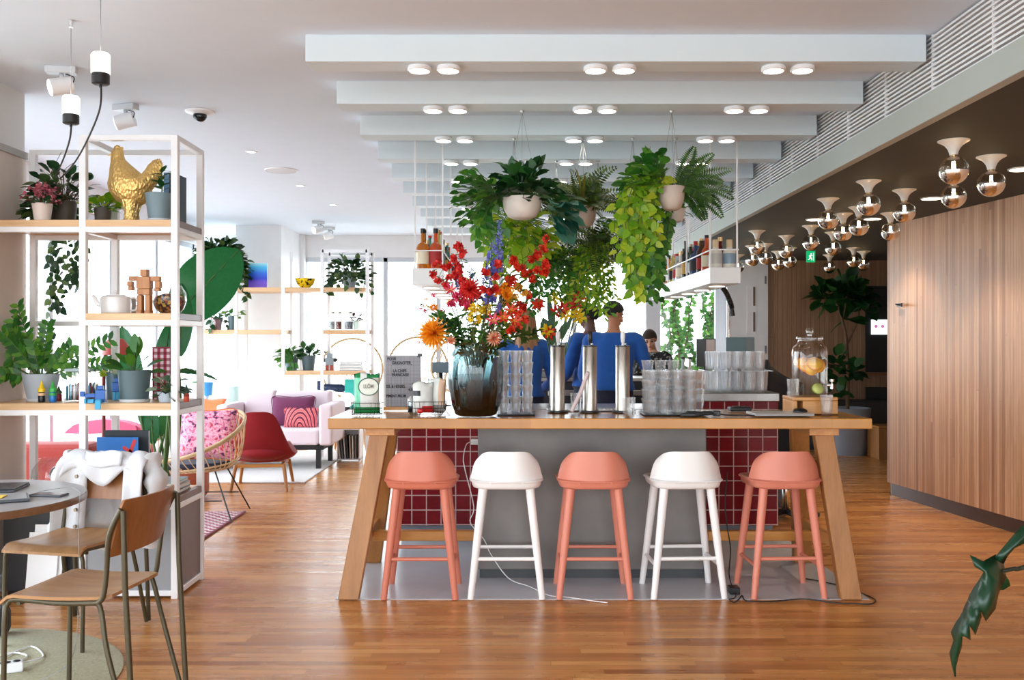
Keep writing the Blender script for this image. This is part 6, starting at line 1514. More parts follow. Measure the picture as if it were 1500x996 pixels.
for cx, cy, n, sp in ((1222, 535, 22, 0.2), (1246, 545, 16, 0.18), (1225, 575, 16, 0.16)):
    c = tl_(cx, cy, 0.1)
    for i in range(n): d = rdir(-0.5, 1.2); ml.leaf(c + d * sp * pr.uniform(0.1, .8), d, (0, -0.6, .8), pr.uniform(.12, .2), pr.uniform(.08, .13), .4, 4)
ml.build('foliage', LG_DARK, t)
# =================================================================== big philodendron leaf at the right front
FY = 2.35; bx_ = Vector((2.05, FY, 0))
t = thing('philodendron', 'large lobed glossy green leaf leaning in at the right front corner', 'plant', bx_)
pot_mb(0.14, 0.18, 0.3).build('pot', DP, t, smooth=True); MB().lathe([(0, 0.27), (0.16, 0.27)], n=24).build('soil', SOIL, t)
def fl(px, py, dy): return W(px, py, FY + dy) - bx_
rows = [((1421, 813, -.04), (1440, 822, 0), (1458, 812, .03), (1470, 826, .06)), ((1428, 830, -.03), (1446, 836, -.03), (1462, 832, 0), (1474, 846, .05)), ((1441, 838, -.02), (1450, 850, -.05), (1462, 850, -.02), (1466, 860, .04)), ((1434, 850, -.01), (1446, 864, -.06), (1457, 866, -.05), (1462, 872, .03)), ((1427, 860, 0), (1440, 876, -.06), (1450, 882, -.06), (1458, 892, -.01)), ((1420, 872, 0), (1434, 884, -.05), (1442, 896, -.07), (1444, 910, -.04)), ((1418, 878, .01), (1428, 890, -.04), (1436, 894, -.04), (1436, 895, 0)), ((1413, 888, .01), (1424, 898, -.05), (1430, 904, -.05), (1438, 903, -.02)),
        ((1410, 896, .01), (1419, 907, -.04), (1425, 918, -.06), (1429, 930, -.04)), ((1407, 902, .01), (1415, 914, -.03), (1419, 916, -.03), (1420, 916, 0)), ((1400, 912, .02), (1410, 922, -.03), (1416, 932, -.05), (1422, 938, -.02)), ((1393, 926, .02), (1404, 932, -.02), (1409, 932, -.03), (1410, 931, -.01)), ((1397, 938, .02), (1401, 942, 0), (1406, 944, -.02), (1409, 946, 0)), ((1391, 956, .02), (1397, 958, 0), (1402, 960, 0), (1404, 962, .01)), ((1394, 972, .02), (1396, 976, .01), (1399, 978, .01), (1400, 977, .02)), ((1398, 990, .03), (1399, 991, .02), (1400, 991, .02), (1400, 992, .03))]
PH = leafmat('glossy philodendron', srgb(12, 52, 32), srgb(14, 60, 36), srgb(20, 72, 40), 0.3, 0.12)
m = MB(); m.sheet([[fl(*p) for p in r_] for r_ in rows]); m.build('blade', PH, t, solid=0.0015)
rows = [((1456, 818, .02), (1462, 822, .01), (1470, 826, .03)), ((1466, 806, .02), (1472, 812, 0), (1476, 814, .02)), ((1476, 794, .02), (1484, 800, 0), (1486, 803, .02)), ((1486, 782, .03), (1494, 790, .01), (1500, 796, .03)), ((1498, 770, .03), (1506, 778, .02), (1514, 792, .04)), ((1512, 764, .04), (1518, 772, .03), (1524, 784, .05))]
m = MB(); m.sheet([[fl(*p) for p in r_] for r_ in rows]); m.build('lobe', PH, t, solid=0.0015)
rows = [((1458, 818, .05), (1464, 828, .07), (1470, 838, .06)), ((1462, 846, .05), (1468, 852, .07), (1478, 850, .07)), ((1460, 864, .04), (1470, 864, .06), (1480, 858, .07))]
m = MB(); m.sheet([[fl(*p) for p in r_] for r_ in rows]); m.build('rear_lobe', LG_DARK, t, solid=0.0015)
MB().tube(smooth_pts([fl(1462, 838, .04), fl(1485, 833, .05), fl(1515, 826, .06), (-0.35, 0.05, 0.95), (-0.1, 0.0, 0.7), (0, 0, 0.26)], 5), 0.0055, 8).build('petiole', paint('dark stem', srgb(40, 44, 30), 0.5), t, smooth=True)
ml, ms = MB(), MB(); bush(ml, ms, (0, 0, 0.3), 8, 0.5, 0.24, 0.13, (0.6, 1.3), (-0.9, 0.9)); fin(t, ml, ms, LG_DARK)
# =================================================================== bottle shelves hung over the bar
br = random.Random(5)
def bottle(kind, liquid, cap, lab_m, h):
    """Returns a list of (part name, MB, material)."""
    r = 0.037
    if kind == 'round': body = [(0, 0), (r, 0), (r, h * 0.5), (r * 0.9, h * 0.57), (0.014, h * 0.68), (0.0125, h * 0.92)]
    elif kind == 'flask': r = 0.046; body = [(0, 0), (r, 0), (r, h * 0.52), (r * 0.8, h * 0.6), (0.015, h * 0.66), (0.014, h * 0.88)]
    else: r = 0.033; body = [(0, 0), (r, 0), (r, h * 0.62), (r * 0.7, h * 0.7), (0.012, h * 0.78), (0.0115, h * 0.94)]
    out = [('bottle', MB().lathe(body, n=18, caps=(False, True)), liquid)]
    out.append(('cap', MB().lathe([(0, body[-1][1]), (body[-1][0] + 0.003, body[-1][1]), (body[-1][0] + 0.003, h), (0, h)], n=14), cap))
    if lab_m: out.append(('label', MB().lathe([(r + 0.0006, h * 0.12), (r + 0.0008, h * 0.13), (r + 0.0008, h * 0.42), (r + 0.0006, h * 0.43)], n=18), lab_m))
    return out
def liq(name, c): return paint('bottle ' + name, c, 0.08, 0.05, Transmission_Weight=0.35)
LIQ = {'amber': srgb(214, 120, 30), 'orange red': srgb(226, 96, 50), 'dark green': srgb(36, 56, 40), 'clear': srgb(206, 214, 214), 'dark red': srgb(96, 24, 30), 'brown': srgb(92, 56, 34), 'black': srgb(28, 28, 32), 'pale yellow': srgb(226, 206, 120), 'teal': srgb(60, 130, 120), 'blue': srgb(60, 90, 150), 'white': srgb(232, 230, 224)}
LABS = [paint('cream label', srgb(236, 226, 200), 0.6), paint('red label', srgb(170, 40, 40), 0.6), paint('black label', srgb(34, 34, 38), 0.6), paint('white label', srgb(240, 240, 240), 0.6), paint('gold label', srgb(206, 160, 70), 0.5)]
CAPS = {'black': BLACK, 'gold': metal('gold cap', (0.7, 0.5, 0.25), 0.3), 'red': paint('red cap', srgb(180, 30, 30), 0.4), 'silver': STEEL}
def put_bottle(loc, kind, col, cap, lab_i, h, label, group):
    t = thing('bottle', label, 'bottle', loc, br.uniform(0, 6), group)
    for nm, mb, mt in bottle(kind, liq(col, LIQ[col]), CAPS[cap], LABS[lab_i] if lab_i is not None else None, h): mb.build(nm, mt, t, smooth=True)
    return t
def bottle_shelf(name, label, x0, x1, y0, y1, z0, z1, rods):
    t = thing(name, label, 'shelf', ((x0 + x1) / 2, y0, z0)); cx_ = (x0 + x1) / 2; hw = (x1 - x0) / 2; ln_ = y1 - y0; hh = z1 - z0
    m = MB(); m.box((-hw, 0, 0.004), (hw, ln_, hh), 0.003, 1); m.build('tray', WHITEM, t)
    k = 0
    for i in range(5):
        y = ln_ * (i + .5) / 5
        l_ = MB().lathe([(0, -0.002), (0.062, -0.002), (0.07, 0.0038), (0, 0.0038)], (0, y, 0), 24).build('downlight', WHITEM, t, smooth=True)
        MB().lathe([(0, -0.0035), (0.055, -0.0035), (0.055, -0.0021), (0, -0.0021)], (0, y, 0), 24).build('diffuser', glow('warm shelf light', (1.0, 0.88, 0.72), 6.0), l_, smooth=True)
    for sx in (-1, 1):
        for y in rods: MB().box((sx * (hw - 0.012) - 0.0055, y - 0.0055, hh), (sx * (hw - 0.012) + 0.0055, y + 0.0055, 2.799 - z0)).build('rod', WHITEM, t)
        MB().box((sx * (hw - 0.012) - 0.003, 0.02, hh + 0.12), (sx * (hw - 0.012) + 0.003, ln_ - 0.02, hh + 0.128)).build('guard_rail', WHITEM, t)
    MB().box((-hw + 0.01, 0.014, hh + 0.12), (hw - 0.01, 0.02, hh + 0.128)).build('guard_rail', WHITEM, t)
    return t
RZ0, RZ1 = PZ(416, 6.6), PZ(391.5, 6.6)
bottle_shelf('bottle_shelf', 'white hanging bottle shelf at the right end of the planters', 1.368, 1.58, 6.6, 9.35, RZ0, RZ1, (0.06, 0.95, 1.85, 2.7))
LZ0, LZ1 = PZ(418, 6.6), PZ(393, 6.6)
bottle_shelf('bottle_shelf', 'white hanging bottle shelf behind the left side of the bouquet', -0.688, -0.472, 6.6, 9.35, LZ0, LZ1, (0.06, 0.95, 1.85, 2.7))
kinds = ['round', 'flask', 'slim']; cols = list(LIQ)
spots = [('flask', 'amber', 'black', 0, 0.285), ('flask', 'orange red', 'black', 1, 0.285)]
gl_ = 'bottles on the shelf behind the bouquet'
put_bottle((-0.625, 6.70, LZ1 + 0.001), *spots[0], 'amber round-shouldered bottle with black cap, nearest on the shelf behind the bouquet', gl_)
put_bottle((-0.535, 6.70, LZ1 + 0.001), *spots[1], 'orange red round-shouldered bottle beside the amber one, behind the bouquet', gl_)
for i in range(10):
    for j in (0, 1):
        c, cp = cols[(i * 3 + j * 5 + 2) % len(cols)], list(CAPS)[(i + j) % 4]
        y = 6.86 + i * 0.235; x = -0.63 + j * 0.1
        put_bottle((x, y, LZ1 + 0.001), kinds[(i + j) % 3], c, cp, (i + 2 * j) % 5, br.uniform(0.24, 0.31), '%s bottle, %s behind the %s near bottle, shelf behind the bouquet' % (c, NTH[i], ('amber', 'orange red')[j]), gl_)
gr_ = 'bottles on the right hanging shelf'
for i in range(11):
    for j in (0, 1):
        c, cp = cols[(i * 4 + j * 3 + 1) % len(cols)], list(CAPS)[(i + j) % 4]
        y = 7.0 + i * 0.21; x = 1.425 + j * 0.1
        put_bottle((x, y, RZ1 + 0.001), kinds[(i * 2 + j) % 3], c, cp, (i + j) % 5, br.uniform(0.24, 0.31), '%s bottle, %s from the stone jars, %s row, right shelf' % (c, NTH[i], ('window side', 'passage side')[1 - j] if False else ('bar side', 'passage side')[j]), gr_)
CORK = wood('pale cork', srgb(206, 178, 140), srgb(226, 202, 168), 2, 0.7); STONE = paint('stoneware', srgb(216, 210, 200), 0.4, 0.05); STBL = paint('blue grey glaze', srgb(130, 152, 172), 0.35, 0.05)
for k, (x, lb_) in enumerate(((1.427, 'stoneware jar with cork top at the bar side of the right shelf front'), (1.524, 'stoneware jar with blue grey glaze at the passage side of the shelf front'))):
    t = thing('stoneware_jar', lb_, 'jar', (x, 6.70, RZ1 + 0.001), 0, 'stoneware jars on the right hanging shelf')
    MB().lathe([(0, 0), (0.043, 0), (0.046, 0.006), (0.046, 0.03)], n=24).build('foot', STONE, t, smooth=True)
    MB().lathe([(0.0462, 0.03), (0.047, 0.032), (0.047, 0.1), (0.0462, 0.102)], n=24).build('band', STBL if k else paint('grey glaze', srgb(186, 184, 180), 0.4), t, smooth=True)
    MB().lathe([(0.046, 0.102), (0.044, 0.12), (0.022, 0.135), (0.02, 0.145), (0, 0.145)], n=24).build('shoulder', STONE, t, smooth=True)
    MB().lathe([(0, 0.1455), (0.021, 0.1455), (0.021, 0.2), (0, 0.2)], n=20).build('stopper', CORK, t, smooth=True)
# =================================================================== back bar behind the people
bb = thing('back_counter', 'dark back counter with fridges and a steel top behind the bartenders', 'counter', (0.66, 10.0, 0))
MB().box((-0.8, -0.02, 0.06), (0.95, 0.55, 0.95)).build('carcass', paint('dark counter', srgb(40, 42, 48), 0.4), bb)
MB().box((-0.82, -0.05, 0.95), (0.97, 0.58, 0.985), 0.004).build('worktop', STEEL, bb)
MB().box((-0.78, 0.02, 0.0), (0.93, 0.5, 0.06)).build('plinth', BLACK, bb)
for k in range(4):
    d = MB().box((-0.79 + k * 0.435, -0.035, 0.08), (-0.37 + k * 0.435, -0.021, 0.93), 0.003).build('door', paint('fridge door', srgb(48, 50, 56), 0.25), bb)
    MB().box((-0.72 + k * 0.435, -0.05, 0.80), (-0.44 + k * 0.435, -0.036, 0.86), 0.004).build('handle', STEEL, d)
em = thing('coffee_machine', 'low steel coffee machine on the back counter behind the people', 'coffee machine', (0.42, 10.25, 0.986))
MB().box((-0.35, -0.2, 0.06), (0.35, 0.2, 0.36), 0.02).build('body', STEEL, em); MB().box((-0.33, -0.22, 0.0), (0.33, 0.18, 0.06), 0.008).build('drip_tray', metal('dark steel', (0, 0, 0)), em)
for k in (-1, 1):
    g = MB().cyl((k * 0.16, -0.24, 0.16), (k * 0.16, -0.24, 0.22), 0.035, n=16).build('group_head', CHROME, em); MB().cyl((k * 0.16, -0.26, 0.16), (k * 0.16, -0.40, 0.15), 0.013, n=10).build('handle', BLACK, g)
MB().box((-0.3, -0.15, 0.361), (0.3, 0.15, 0.372)).build('cup_rail', CHROME, em)
for i in range(5):
    o = one('bottle', bottle('round', None, None, None, 0.26)[0][1], liq('clear', LIQ['clear']), 'clear bottle on the back counter, %s of five' % ORD[i], 'bottle', (PX(742 + i * 10, 10.3), 10.3, 0.986), 0, 'clear bottles on the back counter', smooth=True) if i == 0 else o
    if i:
        q = o.copy(); COL.objects.link(q); q.location = (PX(742 + i * 12, 10.3) , 10.3, 0.986); q['label'] = 'clear bottle on the back counter, %s of five' % ORD[i]
# side counter at the right behind the big glass stacks with screens, box and spray tap
sc_ = thing('side_counter', 'dark service counter behind the tall glass racks', 'counter', (1.75, 8.2, 0))
MB().box((-0.42, -0.35, 0.05), (0.5, 1.0, 0.94)).build('carcass', paint('dark counter', (0, 0, 0)), sc_); MB().box((-0.44, -0.37, 0.94), (0.52, 1.02, 0.97), 0.004).build('worktop', STEEL, sc_); MB().box((-0.4, -0.32, 0), (0.48, 0.98, 0.05)).build('plinth', BLACK, sc_)
TEALS = paint('teal screen back', srgb(66, 98, 102), 0.35, 0.05); DKS = paint('dark screen', srgb(50, 58, 54), 0.25)
def screen(label, px0, px1, py0, py1, Y, rz, mats, zt, split=None):
    x0, x1, z0, z1 = PX(px0, Y), PX(px1, Y), PZ(py1, Y), PZ(py0, Y); w_ = x1 - x0
    t = thing('order_screen', label, 'screen', (x0 + w_ / 2, Y, zt), rz)
    MB().box((-w_ / 2, -0.012, z0 - zt), (w_ / 2, 0.012, z1 - zt), 0.004).build('housing', mats[0], t)
    if split: MB().box((w_ * (split[0] - .5), -0.0145, z0 - zt + 0.008), (w_ * (split[1] - .5), -0.0125, z1 - zt - 0.008)).build('panel', mats[1], t)
    MB().cyl((0, 0.02, 0.012), (0, 0.02, z0 - zt + 0.05), 0.016, n=12).build('stand', BLACK, t); MB().lathe([(0, 0), (0.08, 0), (0.08, 0.008), (0, 0.012)], n=24).build('foot', BLACK, t)
    return t
screen('dark framed order screen left of the teal screen', 1020, 1048, 496, 537, 8.05, 0.0, [BLACK, paint('screen glare', srgb(176, 160, 150), 0.3)], 0.971, (0.5, 0.95))
screen('teal backed order screen above the tall glass rack', 1063, 1105, 494, 518, 8.05, 0.0, [TEALS, DKS], 0.971, (0.68, 0.99))
screen('small blue grey screen behind the crumpled crisp bags', 633, 658, 530, 546, 7.0, 0.0, [paint('blue grey screen', srgb(104, 124, 136), 0.4), TEALS], 0.896)
wb = thing('wooden_crate', 'small orange wood crate beside the dark framed screen', 'crate', (PX(1031, 7.95), 7.95, 0.971))
MB().box((-0.08, -0.06, 0), (0.08, 0.06, 0.14), 0.003).build('box', OAKX, wb); MB().box((-0.082, -0.062, 0.141), (0.082, 0.062, 0.15), 0.002).build('lid', OAKX, wb)
for i, (px, c) in enumerate(((982, 'black'), (1000, 'clear'), (1010, 'white'))): put_bottle((PX(px, 7.95), 7.93, 0.971), 'round', c, 'black', i, 0.27, '%s bottle on the service counter, %s of three' % (c, ORD[i]), 'bottles on the service counter')
st = thing('spray_tap', 'black spring spray tap rising behind the teal screen', 'tap', (PX(1068, 8.6), 8.6, 0.971))
def st_(px, py): return W(px, py, 8.6) - Vector((PX(1068, 8.6), 8.6, 0.971))
MB().tube(smooth_pts([(0, 0, 0), st_(1068, 500), st_(1068, 450), st_(1062, 425), st_(1057, 420)], 5), 0.009, 8).build('riser', CHROME, st, smooth=True)
m = MB(); pts = smooth_pts([st_(1058, 421), st_(1064, 430), st_(1070, 444), st_(1072, 452)], 12)
for i in range(len(pts) * 3):
    pass
m.tube(pts, [0.022 + 0.004 * (i % 2) for i in range(len(pts))], 10); m.build('spring', BLACK, st, smooth=False)
MB().tube([st_(1072, 452), st_(1073, 463)], [0.018, 0.024], 12).build('nozzle', BLACK, st, smooth=True)
ob = thing('office_chair', 'black padded chair back standing behind the drinks dispenser', 'chair', (PX(1140, 7.4), 7.38, 0))
m = MB(); m.sheet([[(PX(1120 + 55 * u, 7.4) - PX(1140, 7.4), 0.06 * math.sin(PI * u), 0.45 + v * (0.78 - 0.18 * u ** 0.6)) for u in [i / 10 for i in range(11)]] for v in [j / 8 for j in range(9)]]); m.build('backrest', fabric('black leather', srgb(26, 26, 30)), ob, solid=0.05)
MB().box((-0.14, -0.22, 0.40), (0.24, 0.24, 0.48), 0.03).build('seat', fabric('black leather', (0, 0, 0)), ob); MB().cyl((0.05, 0, 0.05), (0.05, 0, 0.4), 0.03).build('column', CHROME, ob)
m = MB()
for k in range(5): m.bar((0.05, 0, 0.06), (0.05 + 0.26 * math.cos(k * 1.257), 0.26 * math.sin(k * 1.257), 0.03), 0.035, 0.03)
m.build('base', BLACK, ob)
# white door with narrow lights, at the right end of the back wall
d = struct('door_1', MB().box((PX(1064, 12.28), 12.24, 0), (PX(1124, 12.28), 12.29, 2.36), 0.004), WHITE, 'white door with narrow glazed slots beside the wood wall', 'door')
DK = paint('slot brown', srgb(120, 98, 82), 0.5)
for z0, z1 in ((PZ(488, 12.24), PZ(455, 12.24)), (PZ(450, 12.24), PZ(418, 12.24))):
    MB().box((PX(1094, 12.24), 12.232, z0), (PX(1107, 12.24), 12.239, z1)).build('glazed_slot', WHITEM, d); MB().box((PX(1103, 12.24), 12.229, z0 + 0.02), (PX(1106, 12.24), 12.2315, z1 - 0.02)).build('slot_strip', DK, d)  # brown strip visible inside each glazed slot
for z in (PZ(410, 12.24), PZ(512, 12.24)): MB().box((PX(1120, 12.24), 12.228, z - 0.05), (PX(1122.5, 12.24), 12.239, z + 0.05)).build('hinge', paint('hinge grey', srgb(120, 120, 124), 0.4), d)
# =================================================================== niche with a screen in the far wood wall
ni = thing('vending_cabinet', 'dark built-in cabinet with a small lit screen in the far wood wall', 'cabinet', (PX(1283, 12.28), 12.28, 0))
nx = PX(1283, 12.28)
MB().box((PX(1268, 12.28) - nx, 0.0, PZ(545, 12.28)), (0.45, 0.018, PZ(419, 12.28)), 0.003).build('recess', paint('black niche', srgb(22, 22, 24), 0.5), ni)
MB().box((PX(1268, 12.28) - nx, 0.0, PZ(588, 12.28)), (0.45, 0.018, PZ(567, 12.28)), 0.003).build('lower_slot', paint('black niche', (0, 0, 0)), ni)
MB().box((PX(1268, 12.28) - nx, -0.05, PZ(547, 12.28) - 0.02), (0.45, 0.0, PZ(546, 12.28)), 0.003).build('ledge', wood('niche ledge', srgb(130, 80, 50), srgb(160, 100, 64), 0), ni)
s_ = MB().box((PX(1277, 12.25) - nx, -0.03, PZ(490, 12.25)), (0.16, -0.002, PZ(468, 12.25)), 0.003).build('screen', glow('lit screen', (0.72, 0.78, 0.86), 0.9), ni)
m = MB()
for x in (-0.025, 0.07): m.lathe([(0, 0), (0.02, 0)], (0, 0, 0), 16)
for k, v in enumerate(m.bm.verts): q = 0.0 if k < len(m.bm.verts) / 2 else 0.085; v.co = Vector((v.co.x - 0.01 + q, -0.0315, PZ(478, 12.25) + v.co.y))
m.build('screen_icons', glow('screen purple', (0.45, 0.12, 0.3), 0.8), s_)
bn = thing('wooden_stool', 'square wooden block stool at the end of the passage beside the planter', 'stool', (PX(1288, 11.2), 11.2, 0))
MB().box((-0.075, -0.18, 0), (0.2, 0.18, 0.36), 0.006).build('block', OAKZ, bn); MB().box((-0.08, -0.185, 0.361), (0.205, 0.185, 0.385), 0.005).build('top', OAKX, bn)
bk3 = thing('sideboard', 'low dark sideboard at the foot of the far wood wall', 'sideboard', (PX(1245, 12.1), 12.1, 0))
MB().box((-0.9, -0.1, 0.05), (0.7, 0.17, 0.62), 0.004).build('carcass', paint('dark sideboard', srgb(44, 40, 40), 0.5), bk3); MB().box((-0.88, -0.08, 0), (0.68, 0.15, 0.05)).build('plinth', BLACK, bk3)
for k in range(3): MB().box((-0.89 + k * 0.53, -0.112, 0.08), (-0.37 + k * 0.53, -0.101, 0.6), 0.002).build('door', paint('sideboard door', srgb(58, 52, 50), 0.5), bk3)
hk = thing('wall_hook', 'small dark coat hook on the wood clad wall', 'hook', (3.385, 8.30, PZ(447, 8.3)))
MB().box((-0.035, -0.07, -0.015), (-0.022, 0.03, 0.015), 0.002).build('plate', BLACK, hk); MB().cyl((-0.036, -0.05, 0), (-0.075, -0.05, 0.006), 0.008, n=10).build('peg', BLACK, hk)
# =================================================================== lounge at the left rear
one('lounge_rug', MB().box((-1.75, -1.1, 0), (0, 1.5, 0.012), 0.004), fabric('oatmeal rug', srgb(216, 210, 206), 0.06, 120), 'large pale grey rug under the pink sofa', 'rug', (-2.0, 10.3, 0.0005))
RUGM = blotch('red check rug', [srgb(150, 30, 60), srgb(236, 214, 216), srgb(190, 90, 110)], 70); rg2 = thing('patterned_rug', 'red and white patterned rug under the rattan chair', 'rug', (-2.15, 7.05, 0.0005))
def rugm():
    m, t, out = nt('woven check'); p = bsdf(t, out, (1, 1, 1), 0.9); v = N(t, 'ShaderNodeTexChecker'); v.inputs['Scale'].default_value = 26; v.inputs[1].default_value = c4(srgb(160, 56, 84)); v.inputs[2].default_value = c4(srgb(236, 220, 222)); L(t, coords(t, (1, 1, 0)), v.inputs[0]); L(t, v.outputs[0], p.inputs[0]); return m
MB().box((-1.3, -0.55, 0), (0, 0.6, 0.010), 0.003).build('weave', rugm(), rg2); MB().box((0.001, -0.55, 0), (0.022, 0.6, 0.014), 0.004).build('border', fabric('wine border', srgb(130, 24, 50)), rg2)
# sofa
PINKS = fabric('blush wool', srgb(232, 216, 222), 0.04, 200); so_ = thing('sofa', 'pale blush two seat sofa on black legs across the light rug', 'sofa', (-2.53, 10.5, 0.013))
def sx_(x): return x + 2.53
MB().box((sx_(-3.13), -0.36, 0.20), (sx_(-2.0), 0.42, 0.25), 0.005).build('frame', BLACK, so_)
MB().box((sx_(-3.0), -0.38, 0.25), (sx_(-2.05), 0.2, 0.42), 0.03, 3).build('seat', PINKS, so_)
MB().box((sx_(-3.0), 0.20, 0.25), (sx_(-2.66), 0.40, 0.80), 0.03, 3).build('backrest', PINKS, so_); MB().box((sx_(-2.655), 0.20, 0.25), (sx_(-2.04), 0.40, 0.79), 0.03, 3).build('backrest', PINKS, so_)
MB().box((sx_(-2.045), -0.40, 0.25), (sx_(-1.9), 0.40, 0.68), 0.03, 3).build('armrest', PINKS, so_); MB().box((sx_(-3.13), -0.40, 0.25), (sx_(-3.005), 0.40, 0.68), 0.03, 3).build('armrest', PINKS, so_)
for x in (-3.08, -2.06): 
    for y in (-0.32, 0.34): MB().box((sx_(x) - 0.025, y - 0.025, 0), (sx_(x) + 0.025, y + 0.025, 0.2), 0.003).build('leg', BLACK, so_)
def cushion(label, loc, w_, h, d_, mat, rz=0, tilt=0.25, group=None, seam=None):
    t = thing('cushion', label, 'cushion', loc, rz); m = MB(); n = 14
    for s in (-1, 1):
        rows = []
        for j in range(n + 1):
            v = -1 + 2 * j / n
            rows.append([Vector((u * w_ / 2 * (1 - 0.06 * (1 - v * v)), s * d_ / 2 * max(0, (1 - u ** 4) * (1 - v ** 4)) ** 0.55, v * h / 2 * (1 - 0.06 * (1 - u * u)))) for u in [-1 + 2 * i / n for i in range(n + 1)]])
        rows = [[Matrix.Rotation(-tilt, 3, 'X') @ p + Vector((0, 0, h / 2 * math.cos(tilt))) for p in r] for r in rows]; m.sheet(rows)
    bmesh.ops.remove_doubles(m.bm, verts=m.bm.verts, dist=0.0005); m.build('cover', mat, t, smooth=True)
    pts = [Matrix.Rotation(-tilt, 3, 'X') @ Vector((a * w_ / 2, 0, b * h / 2)) + Vector((0, 0, h / 2 * math.cos(tilt))) for a, b in ((-.97, -.97), (0, -.94), (.97, -.97), (.94, 0), (.97, .97), (0, .94), (-.97, .97), (-.94, 0))]
    MB().tube(smooth_pts(pts + [pts[0]], 5)[:-1], 0.004, 6, closed=True).build('piping', seam or mat, t, smooth=True); return t
PLUM2 = fabric('plum wool', srgb(112, 48, 84), 0.1, 150)
cushion('plum cushion leaning against the sofa back', (PX(428, 10.5), 10.54, 0.437), 0.48, 0.33, 0.14, PLUM2)
def arches():
    m, t, out = nt('arch stripes'); p = bsdf(t, out, (1, 1, 1), 0.85); w_ = N(t, 'ShaderNodeTexWave', wave_type='RINGS', rings_direction='Y'); w_.inputs['Scale'].default_value = 7.5; w_.inputs['Distortion'].default_value = 1.5; L(t, coords(t, (1.3, 1, 0.8)), w_.inputs[0]); L(t, ramp(t, w_.outputs[0], [(0, srgb(120, 30, 56)), (0.42, srgb(240, 170, 170)), (0.7, srgb(226, 96, 100))], 'CONSTANT'), p.inputs[0]); return m
cushion('striped red and pink arch pattern cushion in front of the plum one', (PX(439, 10.3), 10.36, 0.437), 0.36, 0.21, 0.1, arches())
# red lounge chair seen from behind
REDW = fabric('crimson wool', srgb(140, 12, 24), 0.12, 160); rc = thing('lounge_chair', 'crimson upholstered lounge chair on wooden legs, seen from behind', 'armchair', (PX(383, 8.9), 8.95, 0), 0.12)
m = MB(); nu, nv = 30, 12
def shell(u, v, off):
    a = u * 1.75; wv = 0.325 - 0.11 * max(0, v - 0.25) ** 1.1 ; dp = 0.34
    hgt = (0.73 if abs(u) < 0.45 else 0.63 - 0.20 * min(1, (abs(u) - 0.45) / 0.3))
    if abs(u) < 0.45: hgt -= 0.10 * abs(u / 0.45) ** 4
    x = math.sin(a) * wv if abs(a) < PI / 2 else math.copysign(wv, a); y = -math.cos(a) * dp * 0.75 if abs(a) < PI / 2 else (abs(a) - PI / 2) * 0.6
    z = 0.25 + (hgt - 0.25) * v; s = 0.55 + 0.45 * min(1, v * 2.6) ** 0.6; lean = -0.12 * max(0, v - 0.3)
    return Vector((x * s * (1 + off), (y * s + lean) * (1 + off) , z))
O = [[m.bm.verts.new(shell(-1 + 2 * i / nu, j / nv, 0)) for i in range(nu + 1)] for j in range(nv + 1)]; I = [[m.bm.verts.new(shell(-1 + 2 * i / nu, j / nv, -0.13) + Vector((0, 0.0, 0.02 * (1 - j / nv)))) for i in range(nu + 1)] for j in range(nv + 1)]
for G in (O, I):
    for j in range(nv):
        for i in range(nu): m.bm.faces.new((G[j][i], G[j][i + 1], G[j + 1][i + 1], G[j + 1][i])).smooth = True
for i in range(nu):
    for r_ in (0, nv): m.bm.faces.new((O[r_][i], O[r_][i + 1], I[r_][i + 1], I[r_][i])).smooth = True
for j in range(nv):
    for c_ in (0, nu): m.bm.faces.new((O[j][c_], O[j + 1][c_], I[j + 1][c_], I[j][c_]))
m.cap([O[0][i] for i in range(nu + 1)]); m.build('shell', REDW, rc, smooth=True)
MB().ball((0, 0.0, 0.34), (0.27, 0.27, 0.09), 24, 12).build('seat_cushion', REDW, rc, smooth=True)
for ix in (-1, 1):
    for iy, ft in ((-1, 0.2), (1, 0.22)): MB().tube([(ix * 0.25, iy * 0.27, 0), (ix * 0.215, iy * ft, 0.235)], [0.014, 0.019], 10).build('leg', OAKZ, rc, smooth=True)
    MB().bar((ix * 0.2, -0.2, 0.228), (ix * 0.2, 0.22, 0.228), 0.028).build('side_rail', OAKY, rc)
for iy in (-0.2, 0.2): MB().bar((-0.21, iy, 0.228), (0.21, iy, 0.228), 0.028).build('cross_rail', OAKX, rc)
# rattan bowl chair
RAT = wood('rattan cane', srgb(196, 160, 112), srgb(232, 204, 162), 0, 0.5); ra = thing('rattan_chair', 'round rattan bowl chair on thin black legs beside the shelving', 'armchair', (PX(287, 7.45), 7.45, 0.0115), 0.0)
def bowl(a, v):
    """a: angle round the rim, v: 0 bottom centre, 1 rim. The rim tips up at the back right."""
    r = 0.37 * (1 - (1 - v) ** 2.2) ** 0.5 if v > 0 else 0.0
    x, y = math.cos(a) * r, math.sin(a) * r * 0.95
    up = 0.5 + 0.5 * math.cos(a - 1.0)
    return Vector((x, y, 0.36 + v ** 2.2 * (0.10 + 0.34 * up)))
for v, q in ((1.0, 0.013), (0.97, 0.009), (0.5, 0.008), (0.3, 0.008)):
    MB().tube([bowl(2 * PI * i / 48, v) for i in range(48)], q, 8, closed=True).build('rim' if v > .9 else 'hoop', RAT, ra, smooth=True)
m = MB()
for i in range(44): a = 2 * PI * i / 44; m.tube([bowl(a + 0.35 * (1 - v_), v_) for v_ in [0.3 + 0.7 * k / 9 for k in range(10)]], 0.0042, 5)
m.build('canes', RAT, ra, smooth=True)
m = MB(); m.sheet([[bowl(2 * PI * i / 32, v_ * 0.31) + Vector((0, 0, -0.002)) for i in range(33)] for v_ in (0.05, 0.5, 1.0)]); m.build('seat_base', RAT, ra, solid=0.006)
